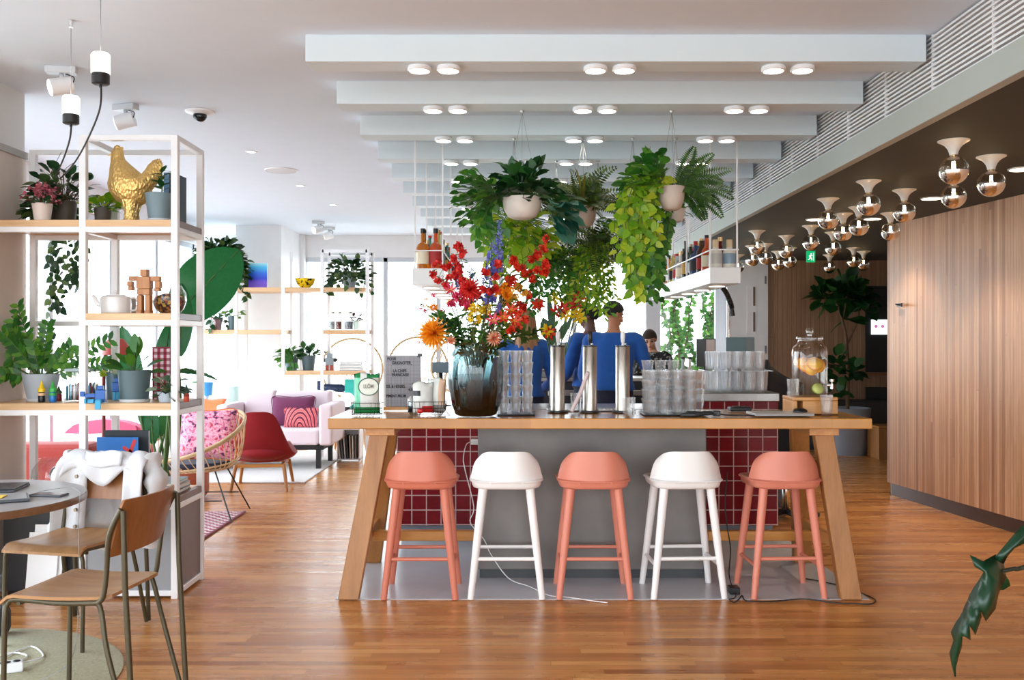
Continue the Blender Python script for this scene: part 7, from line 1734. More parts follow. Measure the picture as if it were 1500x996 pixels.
for x, y in ((0.36, -0.28), (-0.34, -0.28), (0.34, 0.3), (-0.32, 0.3)):
    MB().tube([(x, y, 0.0), (x * 0.55, y * 0.55, 0.365)], 0.006, 8).build('leg', BLACK, ra, smooth=True)
for y in (-1, 1): MB().tube([(-0.25, y * 0.22, 0.15), (0.27, y * 0.22, 0.15)], 0.005, 6).build('brace', BLACK, ra, smooth=True)
MB().lathe([(0, 0), (0.25, 0.0), (0.27, 0.02), (0.26, 0.045), (0, 0.055)], (0, 0, 0.385), 32, 1, 0.95).build('seat_pad', fabric('navy pad', srgb(34, 42, 66)), ra, smooth=True)
cushion('pink floral cushion propped in the rattan bowl chair', (PX(303, 7.45) - 0.0, 7.47, 0.452), 0.44, 0.40, 0.15, blotch('pink floral', [srgb(90, 50, 90), srgb(236, 120, 160), srgb(250, 190, 210), srgb(244, 150, 180), srgb(214, 70, 90)], 26), 0.15, 0.32, seam=fabric('orange piping', srgb(226, 120, 40)))
# sofas seen through the shelf
PKA = fabric('pink wool', srgb(226, 100, 132), 0.08, 150); ap = thing('pink_armchair', 'pink rounded armchair seen through the shelving', 'armchair', (PX(144, 8.05), 8.05, 0))
m = MB(); m.prism([(-0.38 + 0.0, 0.08)] + [(-0.38 * math.cos(PI * i / 20) ** 1 if True else 0, 0.42 + 0.28 * math.sin(PI * i / 20) ** 0.6) for i in range(21)] + [(0.38, 0.08)], 0.1, 0.24, 'Y', 0.03); m.build('backrest', PKA, ap, smooth=True)
MB().box((-0.34, -0.45, 0.12), (0.34, 0.1, 0.40), 0.05, 3).build('seat', PKA, ap)
for ix in (-1, 1):
    for y in (-0.4, 0.15): MB().cyl((ix * 0.3, y, 0), (ix * 0.28, y, 0.13), 0.02, n=10).build('leg', OAKZ, ap)
cushion('cream cushion with faint stripes on the pink armchair', (PX(130, 8.05), 7.95, 0.402), 0.4, 0.2, 0.1, blotch('cream stripe', [srgb(246, 240, 234), srgb(226, 200, 190)], 12))
RBR = fabric('brick red velvet', srgb(160, 58, 52), 0.1, 150); ab = thing('red_sofa', 'brick red low sofa behind the glass bowl, seen through the shelving', 'sofa', (PX(70, 6.9), 6.9, 0))
MB().box((-0.45, -0.12, 0.1), (0.35, 0.14, 0.64), 0.05, 3).build('backrest', RBR, ab); MB().box((-0.45, 0.14, 0.1), (0.35, 0.62, 0.38), 0.05, 3).build('seat', RBR, ab)
for x in (-0.4, 0.3):
    for y in (-0.08, 0.56): MB().cyl((x, y, 0), (x, y, 0.11), 0.02, n=10).build('leg', BLACK, ab)
ot = thing('ottoman', 'terracotta leather ottoman on the floor behind the rattan chair', 'ottoman', (PX(236, 8.1), 8.3, 0)); MB().lathe([(0, 0.02), (0.3, 0.02), (0.33, 0.06), (0.33, 0.24), (0.29, 0.29), (0, 0.30)], n=32).build('body', fabric('terracotta leather', srgb(186, 98, 66), 0.08, 60, 0.1, 0.5), ot, smooth=True); MB().lathe([(0, 0), (0.28, 0), (0.28, 0.02), (0, 0.02)], n=32).build('base', BLACK, ot)
# white daybed end with orange throw near the window
db = thing('daybed', 'white upholstered daybed by the window with an orange throw', 'daybed', (-3.37, 10.3, 0)); dbx = -3.37
MB().box((-0.35, -0.5, 0.08), (0.20, 0.5, 0.42), 0.04, 3).build('seat', fabric('white wool', srgb(240, 236, 232), 0.03), db); MB().box((-0.35, 0.38, 0.42), (0.2, 0.5, 0.66), 0.04, 3).build('backrest', fabric('white wool', (0, 0, 0)), db); MB().box((-0.33, -0.48, 0), (0.18, 0.48, 0.08)).build('base', BLACK, db)
m = MB(); m.sheet([[(-0.26 + 0.45 * u, -0.15 + 0.5 * v, 0.66 + 0.02 * mnoise.noise(Vector((u * 4, v * 4, 1))) - 0.22 * (1 - v) + (0.03 if v > .8 else 0.02)) for u in [i / 12 for i in range(13)]] for v in [j / 10 for j in range(11)]])
th = one('throw_blanket', m, fabric('orange throw', srgb(240, 110, 50), 0.15, 80), 'bright orange throw folded over the white daybed', 'blanket', (dbx, 10.3, 0.03), solid=0.012)
# =================================================================== far shelving along the white pier
fs = thing('shelving_unit', 'far white steel shelving with oak boards behind the sofa', 'shelving', (0, 11.4, 0))
bays = [PX(292, 11.2), PX(346, 11.2), PX(415, 11.2), PX(472, 11.2), PX(538, 11.2)]
for x in bays:
    for y in (-0.2, 0.22): MB().box((x - 0.018, y - 0.018, 0), (x + 0.018, y + 0.018, 2.44 if x > -2.3 else (2.44 if y > 0 else 2.2))).build('post', WHITEM, fs)
def fboard(i, z): MB().box((bays[i] + 0.019, -0.215, z - 0.05), (bays[i + 1] - 0.019, 0.235, z), 0.003, 1).build('board', PALEX, fs)
ZB = {k: PZ(k, 11.2) for k in (421, 483, 543, 602)}
for i, ys in ((0, (483,)), (1, (421, 483)), (2, (421, 543)), (3, (421, 483, 543, 602))):
    for y in ys: fboard(i, ZB[y])
for i in (1, 2, 3): MB().box((bays[i], -0.218, 2.405), (bays[i + 1], -0.182, 2.44)).build('rail', WHITEM, fs) if i == 3 else None
MB().box((bays[3], 0.202, 2.405), (bays[4], 0.238, 2.44)).build('rail', WHITEM, fs)
def fp(px, dy=0.0): return PX(px, 11.4 + dy)
def gradm():
    m, t, out = nt('blue gradient print'); p = bsdf(t, out, (1, 1, 1), 0.4); s = N(t, 'ShaderNodeSeparateXYZ'); L(t, coords(t), s.inputs[0]); mr = N(t, 'ShaderNodeMapRange'); mr.inputs['From Max'].default_value = 0.3; L(t, s.outputs[2], mr.inputs[0]); L(t, ramp(t, mr.outputs[0], [(0.0, srgb(130, 80, 214)), (0.26, srgb(110, 70, 220)), (0.38, srgb(20, 60, 226)), (0.6, srgb(10, 110, 240)), (0.85, srgb(70, 200, 250)), (1.0, srgb(180, 240, 250))]), p.inputs[0]); return m
a_ = thing('art_print', 'square print fading from pale blue to violet on the far shelf', 'picture', (fp(378), 11.4, ZB[421] + 0.001)); MB().box((-0.112, -0.02, 0), (0.112, 0.01, 0.3), 0.002, 1).build('print', gradm(), a_); MB().box((-0.105, 0.0105, 0.005), (0.105, 0.02, 0.295)).build('backing', WHITE, a_)
b_ = thing('fruit_bowl', 'yellow bowl with black brush marks on the far shelf', 'bowl', (fp(448), 11.38, ZB[421] + 0.001)); MB().lathe([(0, 0), (0.055, 0), (0.06, 0.012), (0.1, 0.05), (0.122, 0.115), (0.115, 0.115), (0.092, 0.055), (0, 0.015)], n=32).build('bowl', blotch('yellow black glaze', [srgb(30, 26, 20), srgb(244, 206, 20), srgb(250, 214, 30)], 34, rough=0.2), b_, smooth=True); MB().lathe([(0.0, -0.001), (0.056, -0.001), (0.056, 0.0), (0, 0.0)], n=24).build('foot', BLACK, b_)
def fplant(label, px, z, r, h, pm, n, reach, ln_, lm, el=(0.0, 1.3), hangs=0, dy=0.0, hl=0.3, az=(0, 2 * PI)):
    t = potted('potted_plant', label, (fp(px, dy), 11.4 + dy, z + 0.001), r * 0.75, r, h, pm); ml, ms = MB(), MB(); bush(ml, ms, (0, 0, h * 0.9), n, reach, ln_, ln_ * 0.7, el, az, droop=0.4)
    if hangs: hang(ml, ms, (0, 0, h), hangs, hl, reach * 0.4, ln_ * 0.9, ln_ * 0.75, 0.05, reach * 0.7, az=az)
    fin(t, ml, ms, lm)
fplant('bushy ivy in a pot on the far right shelf, trailing over the board', 512, ZB[421], 0.09, 0.16, GP2, 190, 0.27, 0.085, LG_IVY, (-0.35, 1.2), 10)
fplant('leafy plant in a grey pot on the far low shelf, left of two', 427, ZB[543], 0.085, 0.15, GP, 80, 0.17, 0.085, LG_MID, (-0.2, 1.2), 4, 0, .16)
fplant('leafy plant in a slate pot on the far low shelf, right of two', 452, ZB[543], 0.085, 0.17, GP3, 50, 0.15, 0.08, LG_DARK, (0.2, 1.3))
fplant('dense dark ivy bush high on the far shelf behind the big paddle leaf', 324, PZ(421, 11.2), 0.09, 0.3, GP2, 380, 0.33, 0.1, LG_IVY, (-0.5, 1.3), 16, -0.05, .5, (2.9, 6.5))
fboard(0, PZ(421, 11.2))
fplant('small trailing plant in a pink pot on the far left shelf', 318, ZB[483], 0.06, 0.13, paint('rose grey pot', srgb(160, 130, 140), .5), 34, 0.15, 0.08, LG_DARK, (-0.6, 1.2), 3, -0.1, .2)
fplant('small plant in a blue grey pot on the far left shelf', 340, ZB[483], 0.05, 0.16, GP3, 22, 0.14, 0.07, LG_MID, (0.1, 1.3), 0, -0.1)
ac = thing('alarm_clock', 'round white clock with a pink rim on the far left shelf', 'clock', (fp(309, -.15), 11.22, ZB[483] + 0.001)); MB().cyl((0, -0.02, 0.075), (0, 0.02, 0.075), 0.07, n=28).build('case', paint('pale pink', srgb(236, 196, 200), .4), ac, smooth=True); MB().cyl((0, -0.024, 0.075), (0, -0.0205, 0.075), 0.06, n=28).build('dial', WHITE, ac); MB().box((-0.003, -0.0262, 0.07), (0.003, -0.0245, 0.12)).build('hand', BLUEH if False else BLACK, ac); MB().box((-0.04, -0.015, 0), (0.04, 0.015, 0.01)).build('foot', BLACK, ac)
for k, (px, c, lb_) in enumerate(((487, srgb(186, 200, 204), 'clear storage jar at the far shelf, left of three'), (497, srgb(120, 60, 46), 'jar of brown red beans in the middle of the far shelf'), (512, srgb(120, 130, 140), 'wide jar with grey contents on the far shelf, right of three'))):
    t = thing('storage_jar', lb_, 'jar', (fp(px), 11.36, ZB[483] + 0.001)); r_ = 0.055 if k == 2 else 0.04; MB().lathe([(0, 0), (r_, 0), (r_, 0.16), (r_ * .85, 0.18), (r_ * .85, .19)], n=24).build('jar', CLEAR, t, smooth=True); MB().lathe([(0, 0.004), (r_ - .004, .004), (r_ - .004, 0.1), (0, 0.1)], n=20).build('contents', voro('jar contents %d' % k, [c, tuple(q * .6 for q in c), tuple(min(1, q * 1.4) for q in c)], 80), t, smooth=True); MB().lathe([(0, .191), (r_ * .9, .191), (r_ * .9, .215), (0, .215)], n=24).build('lid', STEEL, t, smooth=True)
fplant('tiny purple leaved plant in a glass on the far shelf beside the jars', 522, ZB[483], 0.04, 0.11, frosted('frosted cup', (0.9, 0.95, 0.92)), 26, 0.09, 0.05, leafmat('purple leaf', srgb(50, 26, 40), srgb(80, 44, 60), srgb(90, 80, 70)))
for k in range(3):
    t = thing('book', 'pale book in the flat pile on the far low shelf, %s from the bottom' % NTH[k], 'book', (fp(515), 11.36, ZB[543] + 0.001 + k * 0.032), 0.03 * k, 'pale books on the far low shelf'); MB().box((-0.125, -0.09, 0), (0.125, 0.09, 0.004), .001, 1).box((-0.125, -0.09, 0.026), (0.125, 0.09, 0.03), .001, 1).box((-0.125, .086, .004), (.125, .09, .026)).build('cover', paint('pale cover %d' % k, [srgb(190, 204, 214), srgb(236, 238, 240), srgb(150, 170, 184)][k], .5), t); MB().box((-0.12, -0.086, .0045), (.12, .085, .0255)).build('pages', paint('paper', (0, 0, 0)), t)
tr = thing('toy_robot', 'small grey and red toy robot on the far low shelf beside the pale books', 'toy', (fp(484), 11.36, ZB[543] + 0.001)); GT = paint('toy grey', srgb(150, 162, 170), .4); MB().box((-.05, -.035, .06), (.05, .035, .15), .006).build('body', GT, tr); MB().box((-.035, -.03, .151), (.035, .03, .205), .006).build('head', GT, tr)
for s in (-1, 1): MB().box((s * .028 - .02, -.04, 0), (s * .028 + .02, .035, .059), .004).build('leg', paint('toy red', srgb(170, 70, 50), .4), tr); MB().ball((s * .066, 0, .12), .024, 12, 8).build('wheel', BLACK, tr, smooth=True)
# low shelf items right of the sofa, magazine rack
GLB = glow('globe lamp glass', (1.0, 0.97, 0.95), 0.9)
for px, py, rp, lb_ in ((483, 580, 12.5, 'white globe table lamp on the low board beside the sofa arm'), (509, 586, 10.5, 'smaller white globe lamp right of the first globe lamp')):
    t = thing('globe_lamp', lb_, 'lamp', (PX(px, 11.22), 11.22, ZB[602] + 0.001)); r_ = rp / F * 11.22; MB().lathe([(0, 0), (.06, 0), (.06, .02), (.03, .03), (.03, .045), (0, .045)], n=24).build('base', BLACK, t, smooth=True); MB().ball((0, 0, .046 + r_), r_, 24, 14).build('globe', GLB, t, smooth=True)
t = thing('gift_bag', 'turquoise paper bag behind the globe lamps', 'bag', (PX(512, 11.45), 11.45, ZB[602] + 0.001)); MB().box((-.05, -.05, 0), (.06, .05, .36), .004).build('bag', paint('turquoise paper', srgb(40, 196, 186), .5), t); MB().tube(smooth_pts([(-.03, 0, .36), (-.02, 0, .43), (.03, 0, .43), (.04, 0, .36)], 4), .004, 6).build('handle', WHITE, t)
t = thing('toy_plane', 'dark blue toy plane on the low board behind the globe lamp', 'toy', (PX(489, 11.5), 11.5, ZB[602] + 0.001)); NV = paint('navy toy', srgb(30, 56, 96), .4); MB().tube([(-.2, 0, .25), (-.1, 0, .26), (.1, 0, .25), (.16, 0, .24)], [.02, .045, .05, .02], 14).build('fuselage', NV, t, smooth=True); MB().box((-.05, -.14, .24), (.06, .14, .256), .004).build('wing', NV, t); MB().box((-.2, -.004, .26), (-.15, .004, .34)).build('tail', NV, t); MB().cyl((0, 0, 0), (0, 0, .22), .012, n=10).build('stand', BLACK, t)
mr_ = thing('magazine_rack', 'low white rack of magazines on the floor beside the sofa', 'rack', (PX(513, 10.95), 10.95, 0)); RW_ = 0.13
for a, b in (((-RW_, -.13, .02), (RW_, .13, .032)), ((-RW_, -.13, .36), (RW_, .13, .372)), ((-RW_, -.13, 0), (-RW_ + .012, .13, .36)), ((RW_ - .012, -.13, 0), (RW_, .13, .36)), ((-RW_ + .012, .118, .032), (RW_ - .012, .13, .36))): MB().box(a, b).build('panel', WHITEM, mr_)
for k in range(7):
    c = [srgb(220, 216, 210), srgb(120, 124, 130), srgb(232, 232, 232), srgb(60, 64, 74), srgb(200, 186, 170), srgb(236, 236, 232), srgb(150, 140, 140)][k]
    one('magazine', MB().box((-.006, -.11, 0), (.006, .1, .26), .001, 1, Matrix.Rotation(-.12 + .02 * k, 4, 'Y')), paint('magazine %d' % k, c, .5), 'magazine standing in the low white rack, %s' % ORD[k], 'magazine', (PX(513, 10.95) - RW_ + .034 + k * .029, 10.95, .034), 0, 'magazines in the low white rack')
# lamps and pots near the window
t = thing('table_lamp', 'white cone lamp with a pale green drum shade by the window', 'lamp', (PX(337, 11.05), 11.05, 0)); MB().lathe([(0, 0), (.12, 0), (.11, .5), (.07, .56), (0, .56)], n=28).build('base', WHITE, t, smooth=True); MB().lathe([(.085, .6), (.105, .6), (.1, .84), (.085, .84)], n=28).build('shade', frosted('green shade', (.66, .8, .76), .35), t, smooth=True); MB().cyl((0, 0, .56), (0, 0, .8), .01).build('rod', CHROME, t)
t = thing('blue_planter', 'bright blue pot on a stand by the window', 'planter', (PX(303, 10.95), 10.95, 0)); pot_mb(.055, .072, .15).build('pot', paint('cobalt sky glaze', srgb(60, 150, 214), .3), t, loc=(0, 0, PZ(582, 10.6)), smooth=True); MB().cyl((0, 0, .012), (0, 0, PZ(582, 10.6)), .02).build('stand', WHITEM, t); MB().lathe([(0, 0), (.1, 0), (.1, .012), (0, .012)], n=24).build('foot', WHITEM, t)
ml, ms = MB(), MB(); bush(ml, ms, (0, 0, PZ(582, 10.6) + .14), 6, .1, .14, .05, (-.2, .8), (2.5, 4)); fin(t, ml, ms, LG_DARK)
# rattan hoop chairs in front of the back windows
def hoop(label, px, py, rp, Y, rz):
    c = W(px, py, Y); t = thing('hoop_chair', label, 'armchair', (c.x, Y, 0), rz); r_ = rp / F * Y; z = c.z
    MB().tube([(r_ * math.cos(a), 0.0, z + r_ * math.sin(a)) for a in [2 * PI * i / 48 for i in range(48)]], .014, 8, closed=True).build('hoop', RAT, t, smooth=True)
    m = MB()
    for i in range(9): a = PI * (i + .5) / 9; m.tube([(r_ * math.cos(a), 0, z + r_ * math.sin(a)), (r_ * .55 * math.cos(a), -.16, z + r_ * .35 * math.sin(a) - .1), (r_ * .25 * math.cos(a), -.22, z - .3)], .006, 6)
    m.build('spokes', RAT, t, smooth=True)
    MB().lathe([(0, 0), (r_ * .7, 0), (r_ * .78, .05), (r_ * .7, .09), (0, .1)], (0, -.3, .36), 32).build('seat_pad', fabric('oat cushion', srgb(226, 214, 200)), t, smooth=True)
    for x in (-.7, .7):
        for y in (-.62, .0): MB().cyl((x * r_ * .8, y, 0), (x * r_ * .6, -.3 + (y + .3) * .5, .36), .012, n=8).build('leg', RAT, t)
hoop('rattan hoop back chair by the window, behind the green crisp bag', 516, 540, 44, 12.2, 0.1); hoop('rattan hoop back chair by the window, behind the letter board', 612, 538, 44, 12.3, 0.3); hoop('rattan hoop back chair by the window, partly behind the vase', 668, 536, 38, 11.35, -0.2)
# climbing plants outside the right-hand back windows
for k, (x, y, h, lb_) in enumerate(((PX(985, 14), 14.0, 2.3, 'sunlit climbing plant outside the window, beside the window pier'), (PX(1022, 14.2), 14.2, 2.4, 'sunlit climbing plant outside the window, behind the seated woman'), (PX(1045, 14.4), 14.4, 1.9, 'sunlit climbing plant outside the window, nearest the white door'), (PX(958, 14.3), 14.4, 1.5, 'low sunlit shrub outside the window left of the pier'))):
    t = thing('climbing_plant', lb_, 'plant', (x, y, -0.2)); ml, ms = MB(), MB()
    for q in range(4):
        p = [Vector((0.05 * q - .1, 0, 0))]
        for z in range(1, 8): p.append(Vector((p[-1].x + br.uniform(-.1, .12), br.uniform(-.1, .1), z * h / 7)))
        pts = smooth_pts(p, 6); ms.tube(pts, .012, 5)
        for v in pts[4:]:
            for _ in range(4): ml.leaf(v, rdir(-.6, .8), rdir(0, 1), .11, .08, .3, 2)
    fin(t, ml, ms, LG_MID, STEMB)
# =================================================================== lamps and ceiling fittings
# paired surface spots under the beams
SPOT = glow('warm spot disc', (1.0, 0.9, 0.76), 9.0)
def make_spot(label):
    t = thing('ceiling_spot', label, 'ceiling light', (0, 0, 0), 0, 'paired spots under the ceiling beams')
    MB().lathe([(0, 0.0), (0.054, 0.0), (0.056, -0.004), (0.057, -0.017), (0.052, -0.023), (0.047, -0.023), (0.045, -0.018)], n=36).build('housing', WHITEM, t, smooth=True)
    MB().lathe([(0, -0.0175), (0.0445, -0.0175), (0.0445, -0.019), (0.012, -0.0225), (0, -0.0225)], n=32).build('diffuser', SPOT, t, smooth=True)
    return t
XS = [-0.438, -0.30, 0.395, 0.532, 1.238, 1.375]
proto = None
for k, y in enumerate(BY[:8]):
    for i, x in enumerate(XS):
        lb_ = 'round spot under the %s beam from the camera, %s of six' % (NTH[k], ORD[i])
        loc = (x, y + 0.085, 2.6735)
        if proto is None: proto = make_spot(lb_); proto.location = loc
        else: dup(proto, loc, 0, lb_)
# mirror-crowned globe bulbs on the dark ceiling
GLASSB = glass('bulb glass', (0.96, 0.93, 0.88), 0.16, 0.01, 0.6); MIRR = metal('mirror bulb crown', (0.92, 0.88, 0.82), 0.04); FIL = glow('filament', (1.0, 0.72, 0.38), 55.0)
SPUN = paint('lamp white enamel', srgb(236, 230, 222), 0.3, 0.02)
def make_bulb(label):
    t = thing('globe_bulb_lamp', label, 'ceiling light', (0, 0, 0), 0, 'mirror bulb lamps on the dark ceiling')
    MB().lathe([(0, 0), (0.078, 0), (0.078, -0.004), (0.062, -0.012), (0.044, -0.024), (0.03, -0.042), (0.023, -0.06), (0.021, -0.074), (0, -0.074)], n=36).build('canopy', SPUN, t, smooth=True)
    MB().lathe([(0, -0.0745), (0.017, -0.0745), (0.017, -0.084), (0, -0.084)], n=20).build('socket', metal('brass collar', (0.7, 0.52, 0.3), 0.3), t, smooth=True)
    R = 0.073; c = -0.084 - R * 0.93
    up, dn = [], []
    for i in range(15):
        a = math.radians(18 + i * 5.5); up.append((R * math.sin(a), c + R * math.cos(a)))
    for i in range(15):
        a = math.radians(95 + i * 6.07); dn.append((max(0.0, R * math.sin(a)), c + R * math.cos(a)))
    dn[-1] = (0, c - R)
    MB().lathe(up, n=32).build('globe', GLASSB, t, smooth=True); MB().lathe(dn, n=32).build('mirror_crown', MIRR, t, smooth=True)
    m = MB()
    for q in range(4): a = q * PI / 2; m.cyl((0.009 * math.cos(a), 0.009 * math.sin(a), c + 0.008), (0.007 * math.cos(a), 0.007 * math.sin(a), c + 0.045), 0.0014, n=6)
    m.build('filament', FIL, t)
    return t
pos = [(1397, 206, 0, 'closest to the camera, with another directly below its line of sight'), (1397, 251, 0, ''), (1452, 229, 0, ''), (1272.4, 265, 0, ''), (1324.6, 278, 0, ''), (1213, 291, 0, ''), (1235, 313, 0, ''), (1258, 303, 0, ''), (1304.5, 312, 0, ''), (1188, 330.5, 0, ''), (1220.5, 340, 0, ''), (1109, 338, 0, ''), (1152, 345, 0, ''), (1102, 360, 0, ''), (1121.6, 357, 0, ''), (1140, 368, 0, ''), (1157, 363, 0, ''), (1215, 373, 0, ''), (1250.6, 363, 0, ''), (1265, 368, 0, ''), (1081, 373, 0, '')]
pos = sorted([(px, (2.4035 - H) * F / (CY - py)) for px, py, _, _ in pos], key=lambda p: p[1])
proto = None
for k, (px, Y) in enumerate(pos):
    lb_ = 'mirror crowned globe lamp on the dark ceiling, %s counting away from the camera' % (NTH + ['twenty-first'])[k]
    loc = (PX(px, Y), Y, 2.4035)
    if proto is None: proto = make_bulb(lb_); proto.location = loc
    else: dup(proto, loc, 0.4 * k, lb_)
# flush downlights in the dark ceiling
DL = glow('flush downlight', (1.0, 0.86, 0.66), 8.0); proto = None
for k, (px, py, lb_) in enumerate(((1497, 247, 'flush downlight in the dark ceiling at the right picture edge'), (1365, 290, 'flush downlight right of the pink wood wall top'), (1278, 320, 'flush downlight behind the middle globe lamps'), (1194, 321, 'flush downlight left of the middle globe lamps'))):
    Y = (2.404 - H) * F / (CY - py); t = thing('downlight', ['flush warm downlight in the dark ceiling, nearest the camera', 'flush warm downlight in the dark ceiling, second from the camera', 'flush warm downlight above the wood wall corner', 'flush warm downlight nearest the grey green fascia'][k], 'ceiling light', (PX(px, Y), Y, 2.4037), 0, 'flush downlights in the dark ceiling')
    ld_ = bpy.data.lights.new('downlight_beam', 'SPOT'); ld_.energy = 24; ld_.spot_size = 1.7; ld_.spot_blend = 0.6; ld_.color = (1.0, 0.8, 0.58); ld_.shadow_soft_size = 0.06; lo_ = bpy.data.objects.new('downlight_beam', ld_); COL.objects.link(lo_); lo_.location = (0, 0, -0.02); lo_.parent = t
    MB().lathe([(0.07, 0), (0.078, 0), (0.078, -0.006), (0.068, -0.008), (0.068, 0)], n=32).build('rim', SPUN, t, smooth=True); MB().lathe([(0, -0.0005), (0.067, -0.0005), (0.067, -0.004), (0, -0.004)], n=32).build('diffuser', DL, t, smooth=True)
# lamps pointing at the far wood wall (wall washers the passage has)
# two pendant cylinders at the left
OPAL = glow('opal glass lit', (1.0, 0.97, 0.94), 2.2)
for (px, py0, py1, py2, Y, lb_, cord) in ((147.5, 78, 108, 124, 3.85, 'white cylinder pendant lamp with a black foot, the higher and nearer one', ((148, 124, 0), (146, 160, 0.1), (128, 205, 0.35), (108, 240, 0.75), (88, 262, 1.25))), (104, 141, 168, 182, 4.25, 'white cylinder pendant lamp with a black foot, the lower and farther one', ((104.5, 182, 0), (102, 205, 0.1), (92, 235, 0.45), (80, 260, 0.9)))):
    c = Vector((PX(px, Y), Y, PZ(py1, Y))); t = thing('pendant_lamp', lb_, 'pendant lamp', c, 0, 'white cylinder pendant lamps'); r_ = 0.0365; hh = PZ(py0, Y) - c.z; hb = c.z - PZ(py2, Y)
    MB().lathe([(0, 0.0005), (r_, 0.0005), (r_, hh - 0.008), (r_ - 0.006, hh), (0, hh)], n=28).build('shade', OPAL, t, smooth=True)
    MB().lathe([(0, 0), (r_ - 0.002, 0), (r_ - 0.002, -hb + 0.004), (r_ - 0.008, -hb), (0.006, -hb), (0.006, -hb - 0.012), (0, -hb - 0.012)], n=28).build('foot', BLACK, t, smooth=True)
    MB().cyl((0, 0, hh), (0, 0, 2.7995 - c.z), 0.0015, n=6).build('wire', WIREM, t); MB().lathe([(0, 0), (0.012, 0), (0.008, -0.03), (0, -0.03)], (0, 0, 2.799 - c.z), 12).build('ceiling_hook', CHROME, t, smooth=True)
    MB().tube(smooth_pts([W(a, b, Y + d_) - c for a, b, d_ in cord], 6), 0.004, 8).build('cord', CABLE, t, smooth=True)
# white track spots on boxes, dome camera, speaker
def tspot(label, px, py, rz, far=1.0, flat=False):
    Y = (2.80 - H) * F / (CY - py); t = thing('spotlight', label, 'spotlight', (PX(px, Y), Y, 2.7995), rz)
    GR = paint('spot light grey', srgb(206, 210, 214), 0.4)
    MB().box((-0.075, -0.03, -0.035), (0.075, 0.03, 0), 0.003).build('gear_box', GR, t); MB().cyl((0, 0, -0.036), (0, 0, -0.075), 0.012, n=12).build('stem', GR, t)
    hd = MB().cyl((-0.05, -0.02, -0.115), (0.045, 0.02, -0.085), 0.045, 0.045, 24).build('head', WHITEM, t, smooth=True)
    MB().cyl((-0.0535, -0.0215, -0.1161), (-0.0505, -0.0202, -0.1152), 0.038, n=24).build('lens', glow('spot lens', (1, 0.95, 0.88), 3.0), hd, smooth=True)
    MB().tube(smooth_pts([(0.02, 0, -0.036), (0.06, 0.0, -0.05), (0.055, 0, -0.08), (0.03, 0.01, -0.09)], 4), 0.003, 6).build('flex', CABLE, t, smooth=True)
tspot('white ceiling spotlight behind the two pendant lamps', 90, 98, 0.2); tspot('white ceiling spotlight above the golden hen', 184, 153, -0.3)
tspot('small far ceiling spotlight before the window wall, left of a pair', 466, 324, 0.3); tspot('small far ceiling spotlight before the window wall, right of a pair', 482, 333, -0.5)
Y = 1.42 * F / (CY - 163); t = thing('dome_camera', 'white dome security camera on the ceiling right of the shelving', 'camera', (PX(293, Y), Y, 2.7995)); MB().lathe([(0, 0), (0.09, 0), (0.088, -0.008), (0.05, -0.02), (0, -0.02)], n=36).build('base', WHITEM, t, smooth=True); MB().ball((0, 0, -0.03), (0.042, 0.042, 0.036), 24, 12).build('dome', paint('smoked dome', srgb(20, 24, 30), 0.05), t, smooth=True)
Y = 1.42 * F / (CY - 249); t = thing('ceiling_speaker', 'flat round white speaker in the ceiling', 'speaker', (PX(412, Y), Y, 2.7995)); MB().lathe([(0, 0), (0.13, 0), (0.128, -0.008), (0.11, -0.01), (0, -0.01)], n=36).build('grille', paint('speaker grey', srgb(206, 208, 212), 0.5), t, smooth=True); MB().lathe([(0.128, 0), (0.14, 0), (0.138, -0.006), (0.129, -0.009)], n=36).build('rim', WHITEM, t, smooth=True)
for k, (px, py) in enumerate(((440, 272), (368, 222), (488, 300))):
    Y = 1.42 * F / (CY - py); t = thing('recessed_spot', 'tiny recessed ceiling spot over the lounge, %s from the camera' % NTH[[1, 0, 2][k]], 'ceiling light', (PX(px, Y), Y, 2.7995), 0, 'tiny recessed spots over the lounge'); MB().lathe([(0.03, 0), (0.045, 0), (0.044, -0.005), (0.03, -0.005)], n=24).build('rim', WHITEM, t, smooth=True); MB().lathe([(0, -0.0005), (0.0295, -0.0005), (0.0295, -0.003), (0, -0.003)], n=24).build('diffuser', SPOT, t, smooth=True)
# green exit sign hanging from the dark ceiling
Y = 11.0; t = thing('exit_sign', 'small green emergency exit sign with a running figure hanging from the dark ceiling', 'sign', (PX(1187.5, Y), Y, PZ(376, Y))); EX = glow('exit green', srgb(20, 150, 90), 0.9)
MB().box((-0.05, -0.012, -0.065), (0.05, 0.012, 0.065), 0.003).build('panel', EX, t); MB().cyl((0, 0, 0.065), (0, 0, 2.4035 - PZ(376, Y)), 0.006, n=8).build('rod', SPUN, t)
m = MB(); y0 = -0.0135
for a, b, w_ in (((-0.004, 0.02), (-0.01, -0.01), 0.014), ((-0.01, -0.01), (0.012, -0.022), 0.008), ((0.012, -0.022), (0.008, -0.042), 0.007), ((-0.01, -0.01), (-0.018, -0.03), 0.008), ((-0.018, -0.03), (-0.034, -0.032), 0.007), ((-0.004, 0.016), (0.018, 0.008), 0.006), ((-0.004, 0.016), (-0.024, 0.006), 0.006)): m.bar((a[0], y0, a[1]), (b[0], y0, b[1]), w_, 0.001, up=(0, 1, 0))
m.cyl((0.002, y0 - .0005, 0.032), (0.002, y0 + .0005, 0.032), 0.007, n=12); m.box((0.026, y0 - .0005, -0.045), (0.03, y0 + .0005, 0.045)); m.build('running_figure', glow('exit white', (0.9, 0.95, 0.92), 1.2), t)
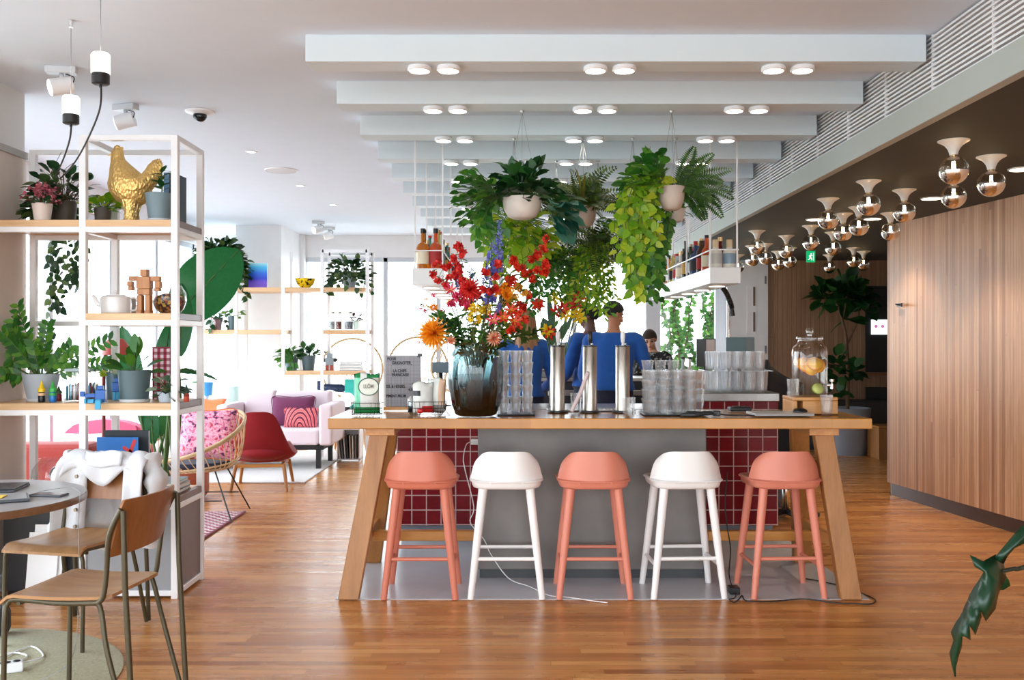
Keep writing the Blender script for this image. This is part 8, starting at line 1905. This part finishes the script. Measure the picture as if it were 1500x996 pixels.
# =================================================================== people behind the bar
def fuse(m, name, mat, parent, voxel=0.008, smooth=6, fold=0.0, seed=0.0):
    """Overlapping limbs made into one continuous skin."""
    o = m.build(name, mat, None, smooth=True)
    r = o.modifiers.new('r', 'REMESH'); r.mode = 'VOXEL'; r.voxel_size = voxel; r.use_smooth_shade = True
    s = o.modifiers.new('s', 'SMOOTH'); s.factor = 0.5; s.iterations = smooth
    dg = bpy.context.evaluated_depsgraph_get(); me = bpy.data.meshes.new_from_object(o.evaluated_get(dg))
    old = o.data; o.modifiers.clear(); o.data = me; bpy.data.meshes.remove(old); me.name = name
    if fold:
        for v in me.vertices:
            p = v.co; q = mnoise.noise(Vector((p.x * 9 + seed, p.y * 9, p.z * 16 + 6 * p.x))) + 0.5 * mnoise.noise(Vector((p.x * 25, p.y * 25 + seed, p.z * 30)))
            v.co = p + v.normal * q * fold
    me.polygons.foreach_set('use_smooth', [True] * len(me.polygons)); o.parent = parent
    return o
def limb(m, pts, rs, n=14):
    q = [Vector(p) for p in pts]; m.tube(smooth_pts(q, 4), [rs[0] + (rs[-1] - rs[0]) * 0 if False else rs[min(len(rs) - 1, int(i / 4))] + (rs[min(len(rs) - 1, int(i / 4) + 1)] - rs[min(len(rs) - 1, int(i / 4))]) * ((i % 4) / 4) for i in range(len(smooth_pts(q, 4)))], n)
    m.ball(q[0], rs[0] * 0.99, 12, 8); m.ball(q[-1], rs[-1] * 0.99, 12, 8)
def torso(m, rings, n=28, p=2.5):
    R = []
    for c, rx, ry in rings:
        c = Vector(c); R.append([m.bm.verts.new(c + Vector((rx * math.copysign(abs(math.cos(2 * PI * i / n)) ** (2 / p), math.cos(2 * PI * i / n)), ry * math.copysign(abs(math.sin(2 * PI * i / n)) ** (2 / p), math.sin(2 * PI * i / n)), 0))) for i in range(n)])
    for A, B in zip(R, R[1:]): m.bridge(A, B)
    m.cap(R[0], True); m.cap(R[-1])
def hand(m, wrist, d, up, side, curl=0.6, s=1.0):
    """Palm, four unequal bent fingers and a thumb from the side of the palm; d along the hand, up = back of the hand."""
    d = Vector(d).normalized(); up = Vector(up); up = (up - d * up.dot(d)).normalized(); sd = d.cross(up) * side; w_ = Vector(wrist)
    M = Matrix((sd, d, up)).transposed()
    m.ball(w_ + d * 0.048 * s, (0.04 * s, 0.052 * s, 0.017 * s), 14, 10, M)
    for k, (o, l) in enumerate(((-0.03, 0.066), (-0.01, 0.076), (0.01, 0.07), (0.029, 0.056))):
        p = w_ + d * 0.085 * s + sd * o * s; a = curl; pts = [w_ + d * 0.05 * s + sd * o * s * 0.8, p]
        for j in range(3):
            dd = d * math.cos(a) - up * math.sin(a); p = p + dd * l * s * (0.45, 0.32, 0.23)[j]; pts.append(p); a += curl * 0.8
        m.tube(pts, [0.0095 * s, 0.0095 * s, 0.009 * s, 0.0082 * s, 0.0072 * s], 8)
    p = w_ + d * 0.03 * s - sd * 0.03 * s; m.tube([p, p - sd * 0.02 * s + d * 0.02 * s - up * 0.008 * s, p - sd * 0.026 * s + d * 0.052 * s - up * 0.02 * s, p - sd * 0.02 * s + d * 0.075 * s - up * 0.028 * s], [0.014 * s, 0.0115 * s, 0.0095 * s, 0.008 * s], 8)
def head(m, c, R):
    """Skull, jaw, brow, nose, lips, chin and ears; face looks along +y of R."""
    def B(p, r): m.ball(c + R @ Vector(p), r, 20, 14, R)
    B((0, -0.012, 0.03), (0.075, 0.094, 0.083)); B((0, 0.022, -0.045), (0.056, 0.062, 0.068)); B((0, 0.052, -0.088), (0.028, 0.028, 0.024)); B((0, 0.068, 0.02), (0.05, 0.02, 0.012))
    for s in (-1, 1):
        B((s * 0.078, -0.012, -0.008), (0.009, 0.019, 0.031)); B((s * 0.04, 0.058, -0.025), (0.022, 0.02, 0.022))
    m.tube([c + R @ Vector((0, 0.08, 0.012)), c + R @ Vector((0, 0.098, -0.02)), c + R @ Vector((0, 0.108, -0.034)), c + R @ Vector((0, 0.086, -0.042))], [0.009, 0.011, 0.0135, 0.011], 10)
    B((0, 0.083, -0.06), (0.021, 0.009, 0.0065)); B((0, 0.082, -0.071), (0.019, 0.009, 0.007))
def face_bits(par, c, R, hair_m):
    e = MB()
    for s in (-1, 1): MB().ball(c + R @ Vector((s * 0.031, 0.0765, -0.003)), (0.0125, 0.009, 0.0075), 12, 8, R).build('eye', paint('eye', srgb(40, 32, 30), 0.2), par, smooth=True)
    for s in (-1, 1): MB().tube([c + R @ Vector((s * q, 0.088 - abs(q - 0.03) * 0.5, 0.018 + 0.004 * math.sin((q - .012) * 80))) for q in (0.012, 0.024, 0.036, 0.046)], [0.003, 0.0042, 0.0038, 0.002], 6).build('eyebrow', hair_m, par)
    MB().ball(c + R @ Vector((0, 0.0885, -0.0655)), (0.022, 0.005, 0.008), 12, 8, R).build('mouth', paint('lips', srgb(150, 84, 76), 0.5), par, smooth=True)
def cap_hair(par, c, R, mat, grow=0.007, line=0.012, back=-0.06, fade=True, front=0.05):
    """Close-cropped hair: a shell over the skull, open at the face and above the ears."""
    m = MB(); m.ball((0, -0.012, 0.03), (0.075 + grow, 0.094 + grow, 0.083 + grow), 40, 28); dele = []
    for f in m.bm.faces:
        p = f.calc_center_median(); lim = line + (back - line) * max(0, min(1, (0.03 - p.y) / 0.1))
        if p.y > 0.0: lim = line + front * min(1, p.y / 0.07)
        if p.z < lim: dele.append(f)
    bmesh.ops.delete(m.bm, geom=dele, context='FACES')
    for v in m.bm.verts: v.co = c + R @ (v.co + v.co.normalized() * 0.002 * mnoise.noise(v.co * 90))
    return m.build('hair', mat, par, smooth=True, solid=0.006)
def skin(name, col):
    m, t, out = nt(name); p = bsdf(t, out, col, 0.5); p.inputs['Subsurface Weight'].default_value = 0.12; p.inputs['Subsurface Radius'].default_value = (0.4, 0.15, 0.08); p.inputs['Subsurface Scale'].default_value = 0.02
    n = noise(t, coords(t), 30, 3); L(t, ramp(t, n, [(0.3, tuple(c * 0.92 for c in col)), (0.7, tuple(min(1, c * 1.06) for c in col))]), p.inputs[0]); return m
BLUEW = fabric('blue sweatshirt', srgb(24, 84, 164), 0.1, 220); NAVYT = fabric('navy trousers', srgb(28, 34, 54), 0.12, 220); SHOE = paint('dark shoe', srgb(34, 32, 34), 0.5)
def Rz(a): return Matrix.Rotation(a, 3, 'Z')
def person(label, loc, rz, S, skin_m, top_m, arms, head_rot, hair, legs='stand', seat=0.0, group=None, female=False, top_len=0.98, lean=0.0, bottom_m=None):
    """Local +y is forward; S scales a 1.80 m adult. arms: for left (-1) and right (+1) an (elbow, wrist, hand dir, back-of-hand)."""
    t = thing('person', label, 'person', loc, rz, group); t.scale = (S, S, S); sh_ = 0.185 if female else 0.205; dz = seat
    def P(p): # lean the upper body forward about the hips
        p = Vector(p); z = p.z - 0.95; 
        return Vector((p.x, p.y * math.cos(lean) + z * math.sin(lean), 0.95 + z * math.cos(lean) - p.y * math.sin(lean) + dz)) if p.z > 0.95 else Vector((p.x, p.y, p.z + dz))
    body, top = MB(), MB(); w_ = 0.86 if female else 1.0
    tr_ = [((0, 0, 0.86), 0.16, 0.10), ((0, 0, 0.95), 0.168, 0.108), ((0, 0.0, 1.05), 0.145 * w_, 0.1), ((0, 0.005, 1.15), 0.15 * w_, 0.108), ((0, 0.005, 1.28), 0.172 * w_, 0.116), ((0, -0.005, 1.40), 0.178 * w_, 0.105), ((0, -0.01, 1.47), 0.13 * w_, 0.075), ((0, -0.01, 1.51), 0.065, 0.06)]
    torso(body, [(P(c), rx, ry) for c, rx, ry in tr_])
    limb(body, [P((0, -0.012, 1.48)), P((0, 0.0, 1.55)), P((0, 0.01, 1.60))], [0.062, 0.056, 0.056])
    torso(top, [(P(c), rx + 0.018 + (0.012 if c[2] < 1.1 else 0), ry + 0.018 + (0.014 if c[2] < 1.1 else 0)) for c, rx, ry in [((0, 0, top_len), 0.165, 0.108)] + [r_ for r_ in tr_[:-1] if r_[0][2] > top_len] + [((0, -0.01, 1.497), 0.07, 0.066)]])
    for s, (el, wr, hd, up) in ((-1, arms[0]), (1, arms[1])):
        shd = P((s * sh_, -0.005, 1.425)); e, w2 = Vector(el) + Vector((0, 0, dz)), Vector(wr) + Vector((0, 0, dz))
        limb(body, [P((s * 0.1, -0.005, 1.43)), shd, shd.lerp(e, 0.5), e, e.lerp(w2, 0.5), w2], [0.06, 0.056, 0.047, 0.040, 0.036, 0.027]); hand(body, w2, hd, up, s)
        limb(top, [P((s * 0.1, -0.005, 1.42)), shd, shd.lerp(e, 0.5), e, e.lerp(w2, 0.5), e.lerp(w2, 0.93)], [0.075, 0.072, 0.064, 0.058, 0.052, 0.043])
    pants = MB(); shoes = []
    torso(pants, [((0, 0, 0.82 + dz), 0.165, 0.118), ((0, 0, 0.95 + dz), 0.178, 0.12), ((0, 0, 1.04 + dz), 0.16, 0.112)])
    for s in (-1, 1):
        hip = Vector((s * 0.092, 0, 0.88 + dz))
        if legs == 'stand': kn, an = Vector((s * 0.1, 0.015, 0.49)), Vector((s * 0.105, -0.02, 0.085))
        else: kn, an = Vector((s * 0.11, 0.42, 0.84 + dz)), Vector((s * 0.11, 0.36, 0.44 + dz))
        limb(body, [hip, hip.lerp(kn, 0.5), kn, kn.lerp(an, 0.35), an], [0.085, 0.075, 0.052, 0.052, 0.036]); ft = an + Vector((s * 0.015, 0.13, -0.055)); limb(body, [an, an + Vector((0, 0.03, -0.035)), ft], [0.036, 0.038, 0.025])
        limb(pants, [hip, hip.lerp(kn, 0.5), kn, kn.lerp(an, 0.5), an + Vector((0, 0, 0.02))], [0.1, 0.09, 0.072, 0.066, 0.06])
        sm = MB(); sm.ball(an + Vector((s * 0.008, 0.055, -0.043)), (0.046, 0.135, 0.042), 18, 12); sm.ball(an + Vector((0, -0.02, -0.015)), (0.044, 0.055, 0.065), 16, 10); shoes.append(sm)
    c = P((0, 0.02, 1.66)); R = Rz(head_rot[0]) @ Matrix.Rotation(head_rot[1], 3, 'X') @ Matrix.Rotation(head_rot[2], 3, 'Y'); head(body, c, R)
    b = fuse(body, 'body', skin_m, t, 0.0065, 3); fuse(top, 'sweatshirt', top_m, t, 0.012, 6, 0.007, loc[0] * 7); fuse(pants, 'trousers', bottom_m or NAVYT, t, 0.014, 6, 0.005, 3.0)
    for sm in shoes: fuse(sm, 'shoe', SHOE, t, 0.01, 4)
    face_bits(t, c, R, hair)
    return t, c, R
HAIRB = fabric('black cropped hair', srgb(28, 24, 24), 0.3, 500, 0.5); HAIRD = fabric('dark brown hair', srgb(52, 36, 28), 0.25, 300, 0.4)
SK1 = skin('warm brown skin', srgb(184, 124, 92)); SK2 = skin('deep brown skin', srgb(96, 64, 52)); SK3 = skin('light skin', srgb(226, 176, 150))
grp = None
# the tall man nearest, back to the camera, looking down to his right
Y3 = 8.3; t, c, R = person('man in a blue sweatshirt seen from behind, head turned right, between the taps', (PX(899, Y3), Y3, 0.0), -0.1, 0.965, SK1, BLUEW,
    (((-0.27, 0.03, 1.12), (-0.2, 0.25, 1.02), (0.2, 0.9, -0.1), (0, 0, 1)), ((0.31, 0.02, 1.14), (0.33, 0.2, 0.98), (0.2, 0.95, -0.3), (0, 0, 1))), (-1.0, -0.28, 0.0), HAIRB)
cap_hair(t, c, R, HAIRB, 0.007, 0.012, -0.03)
# the man behind him, facing left
Y2 = 9.0; t, c, R = person('man in a blue sweatshirt with black hair, facing left beyond the middle tap', (PX(864, Y2), Y2, 0.0), 0.75, 0.965, SK2, BLUEW,
    (((-0.26, 0.06, 1.12), (-0.18, 0.26, 1.0), (0.2, 0.9, -0.2), (0, 0, 1)), ((0.27, 0.05, 1.12), (0.2, 0.26, 1.02), (-0.2, 0.9, -0.2), (0, 0, 1))), (0.55, -0.22, 0.0), HAIRB)
cap_hair(t, c, R, HAIRB, 0.012, 0.0, -0.05, front=0.04)
# the woman with long hair behind the bouquet
Y1 = 8.0; t, c, R = person('woman with long light brown hair in a blue sweatshirt, behind the bouquet', (PX(769, Y1), Y1, 0.0), 0.15, 0.925, SK3, BLUEW,
    (((-0.27, 0.03, 1.12), (-0.2, 0.24, 1.02), (0.2, 0.9, -0.2), (0, 0, 1)), ((0.27, 0.03, 1.12), (0.2, 0.24, 1.02), (-0.2, 0.9, -0.2), (0, 0, 1))), (0.1, -0.2, 0.0), HAIRD, female=True)
HAIRL = wood('long light brown hair', srgb(126, 84, 54), srgb(186, 138, 96), 2, 0.4, 60, 0.05)
m = MB(); n = 46; R_ = []
for k, (z, yc, rx, ry) in enumerate(((0.118, -0.012, 0.03, 0.04), (0.11, -0.014, 0.052, 0.07), (0.085, -0.016, 0.078, 0.096), (0.04, -0.022, 0.09, 0.1), (-0.02, -0.032, 0.094, 0.094), (-0.09, -0.05, 0.098, 0.075), (-0.17, -0.075, 0.108, 0.058), (-0.26, -0.1, 0.112, 0.046), (-0.35, -0.112, 0.1, 0.036), (-0.42, -0.115, 0.075, 0.022))):
    ring = []
    for i in range(n):
        a = 2 * PI * i / n; w_ = 1 + 0.05 * math.sin(a * 11 + z * 14); p = Vector((rx * w_ * math.cos(a), yc + ry * w_ * math.sin(a), z)); 
        if p.y > 0.035 and z < 0.09: p.y = 0.035
        ring.append(m.bm.verts.new(c + Rz(0.1) @ p))
    R_.append(ring)
for A, B in zip(R_, R_[1:]): m.bridge(A, B)
m.cap(R_[0], True); m.cap(R_[-1]); m.build('hair', HAIRL, t, smooth=True)
# the seated woman by the window, chin on her hand
Y4 = 11.0; SHIRT = blotch('black floral blouse', [srgb(22, 22, 26), srgb(24, 24, 28), srgb(30, 30, 34), srgb(150, 150, 140)], 30, bmp=0.05)
t, c, R = person('seated woman in a dark patterned blouse resting her mouth on her hand by the window', (PX(963, Y4), Y4 + 0.1, 0.0), PI - 0.55, 0.93, SK3, SHIRT,
    (((-0.26, 0.16, 1.12), (-0.02, 0.30, 1.12), (1, 0.2, 0), (0, 0, 1)), ((0.12, 0.36, 1.13), (0.075, 0.27, 1.37), (-0.55, -0.25, 0.8), (0.3, 0.9, 0.1))), (0.35, -0.32, 0.12), HAIRD, 'sit', -0.145, female=True, lean=0.25)
cap_hair(t, c, R, HAIRD, 0.012, 0.0, -0.07, front=0.045)
bun = MB().ball(c + R @ Vector((0, -0.11, 0.04)), (0.045, 0.04, 0.045), 16, 10).build('hair_bun', HAIRD, t, smooth=True)
hs = thing('bar_stool', 'plain wooden high stool under the seated woman by the window', 'stool', (PX(963, Y4), Y4 + 0.12, 0)); MB().lathe([(0, .565), (.17, .565), (.175, .58), (.17, .593), (0, .593)], n=32).build('seat', OAKX, hs, smooth=True)
for k in range(4): a = PI / 4 + k * PI / 2; MB().cyl((.2 * math.cos(a), .2 * math.sin(a), 0), (.12 * math.cos(a), .12 * math.sin(a), .565), .015, n=10).build('leg', OAKZ, hs, smooth=True)
ht = thing('window_table', 'small high table by the window in front of the seated woman', 'table', (PX(952, 10.85), 10.82, 0)); MB().box((-.3, -.12, .83), (.3, .12, .858), .004).build('tabletop', OAKX, ht); MB().cyl((0, -.04, .02), (0, -.04, .83), .03).build('column', BLACK, ht, smooth=True); MB().lathe([(0, 0), (.2, 0), (.2, .012), (.03, .03), (0, .03)], (0, -.04, 0), 28).build('foot', BLACK, ht, smooth=True)
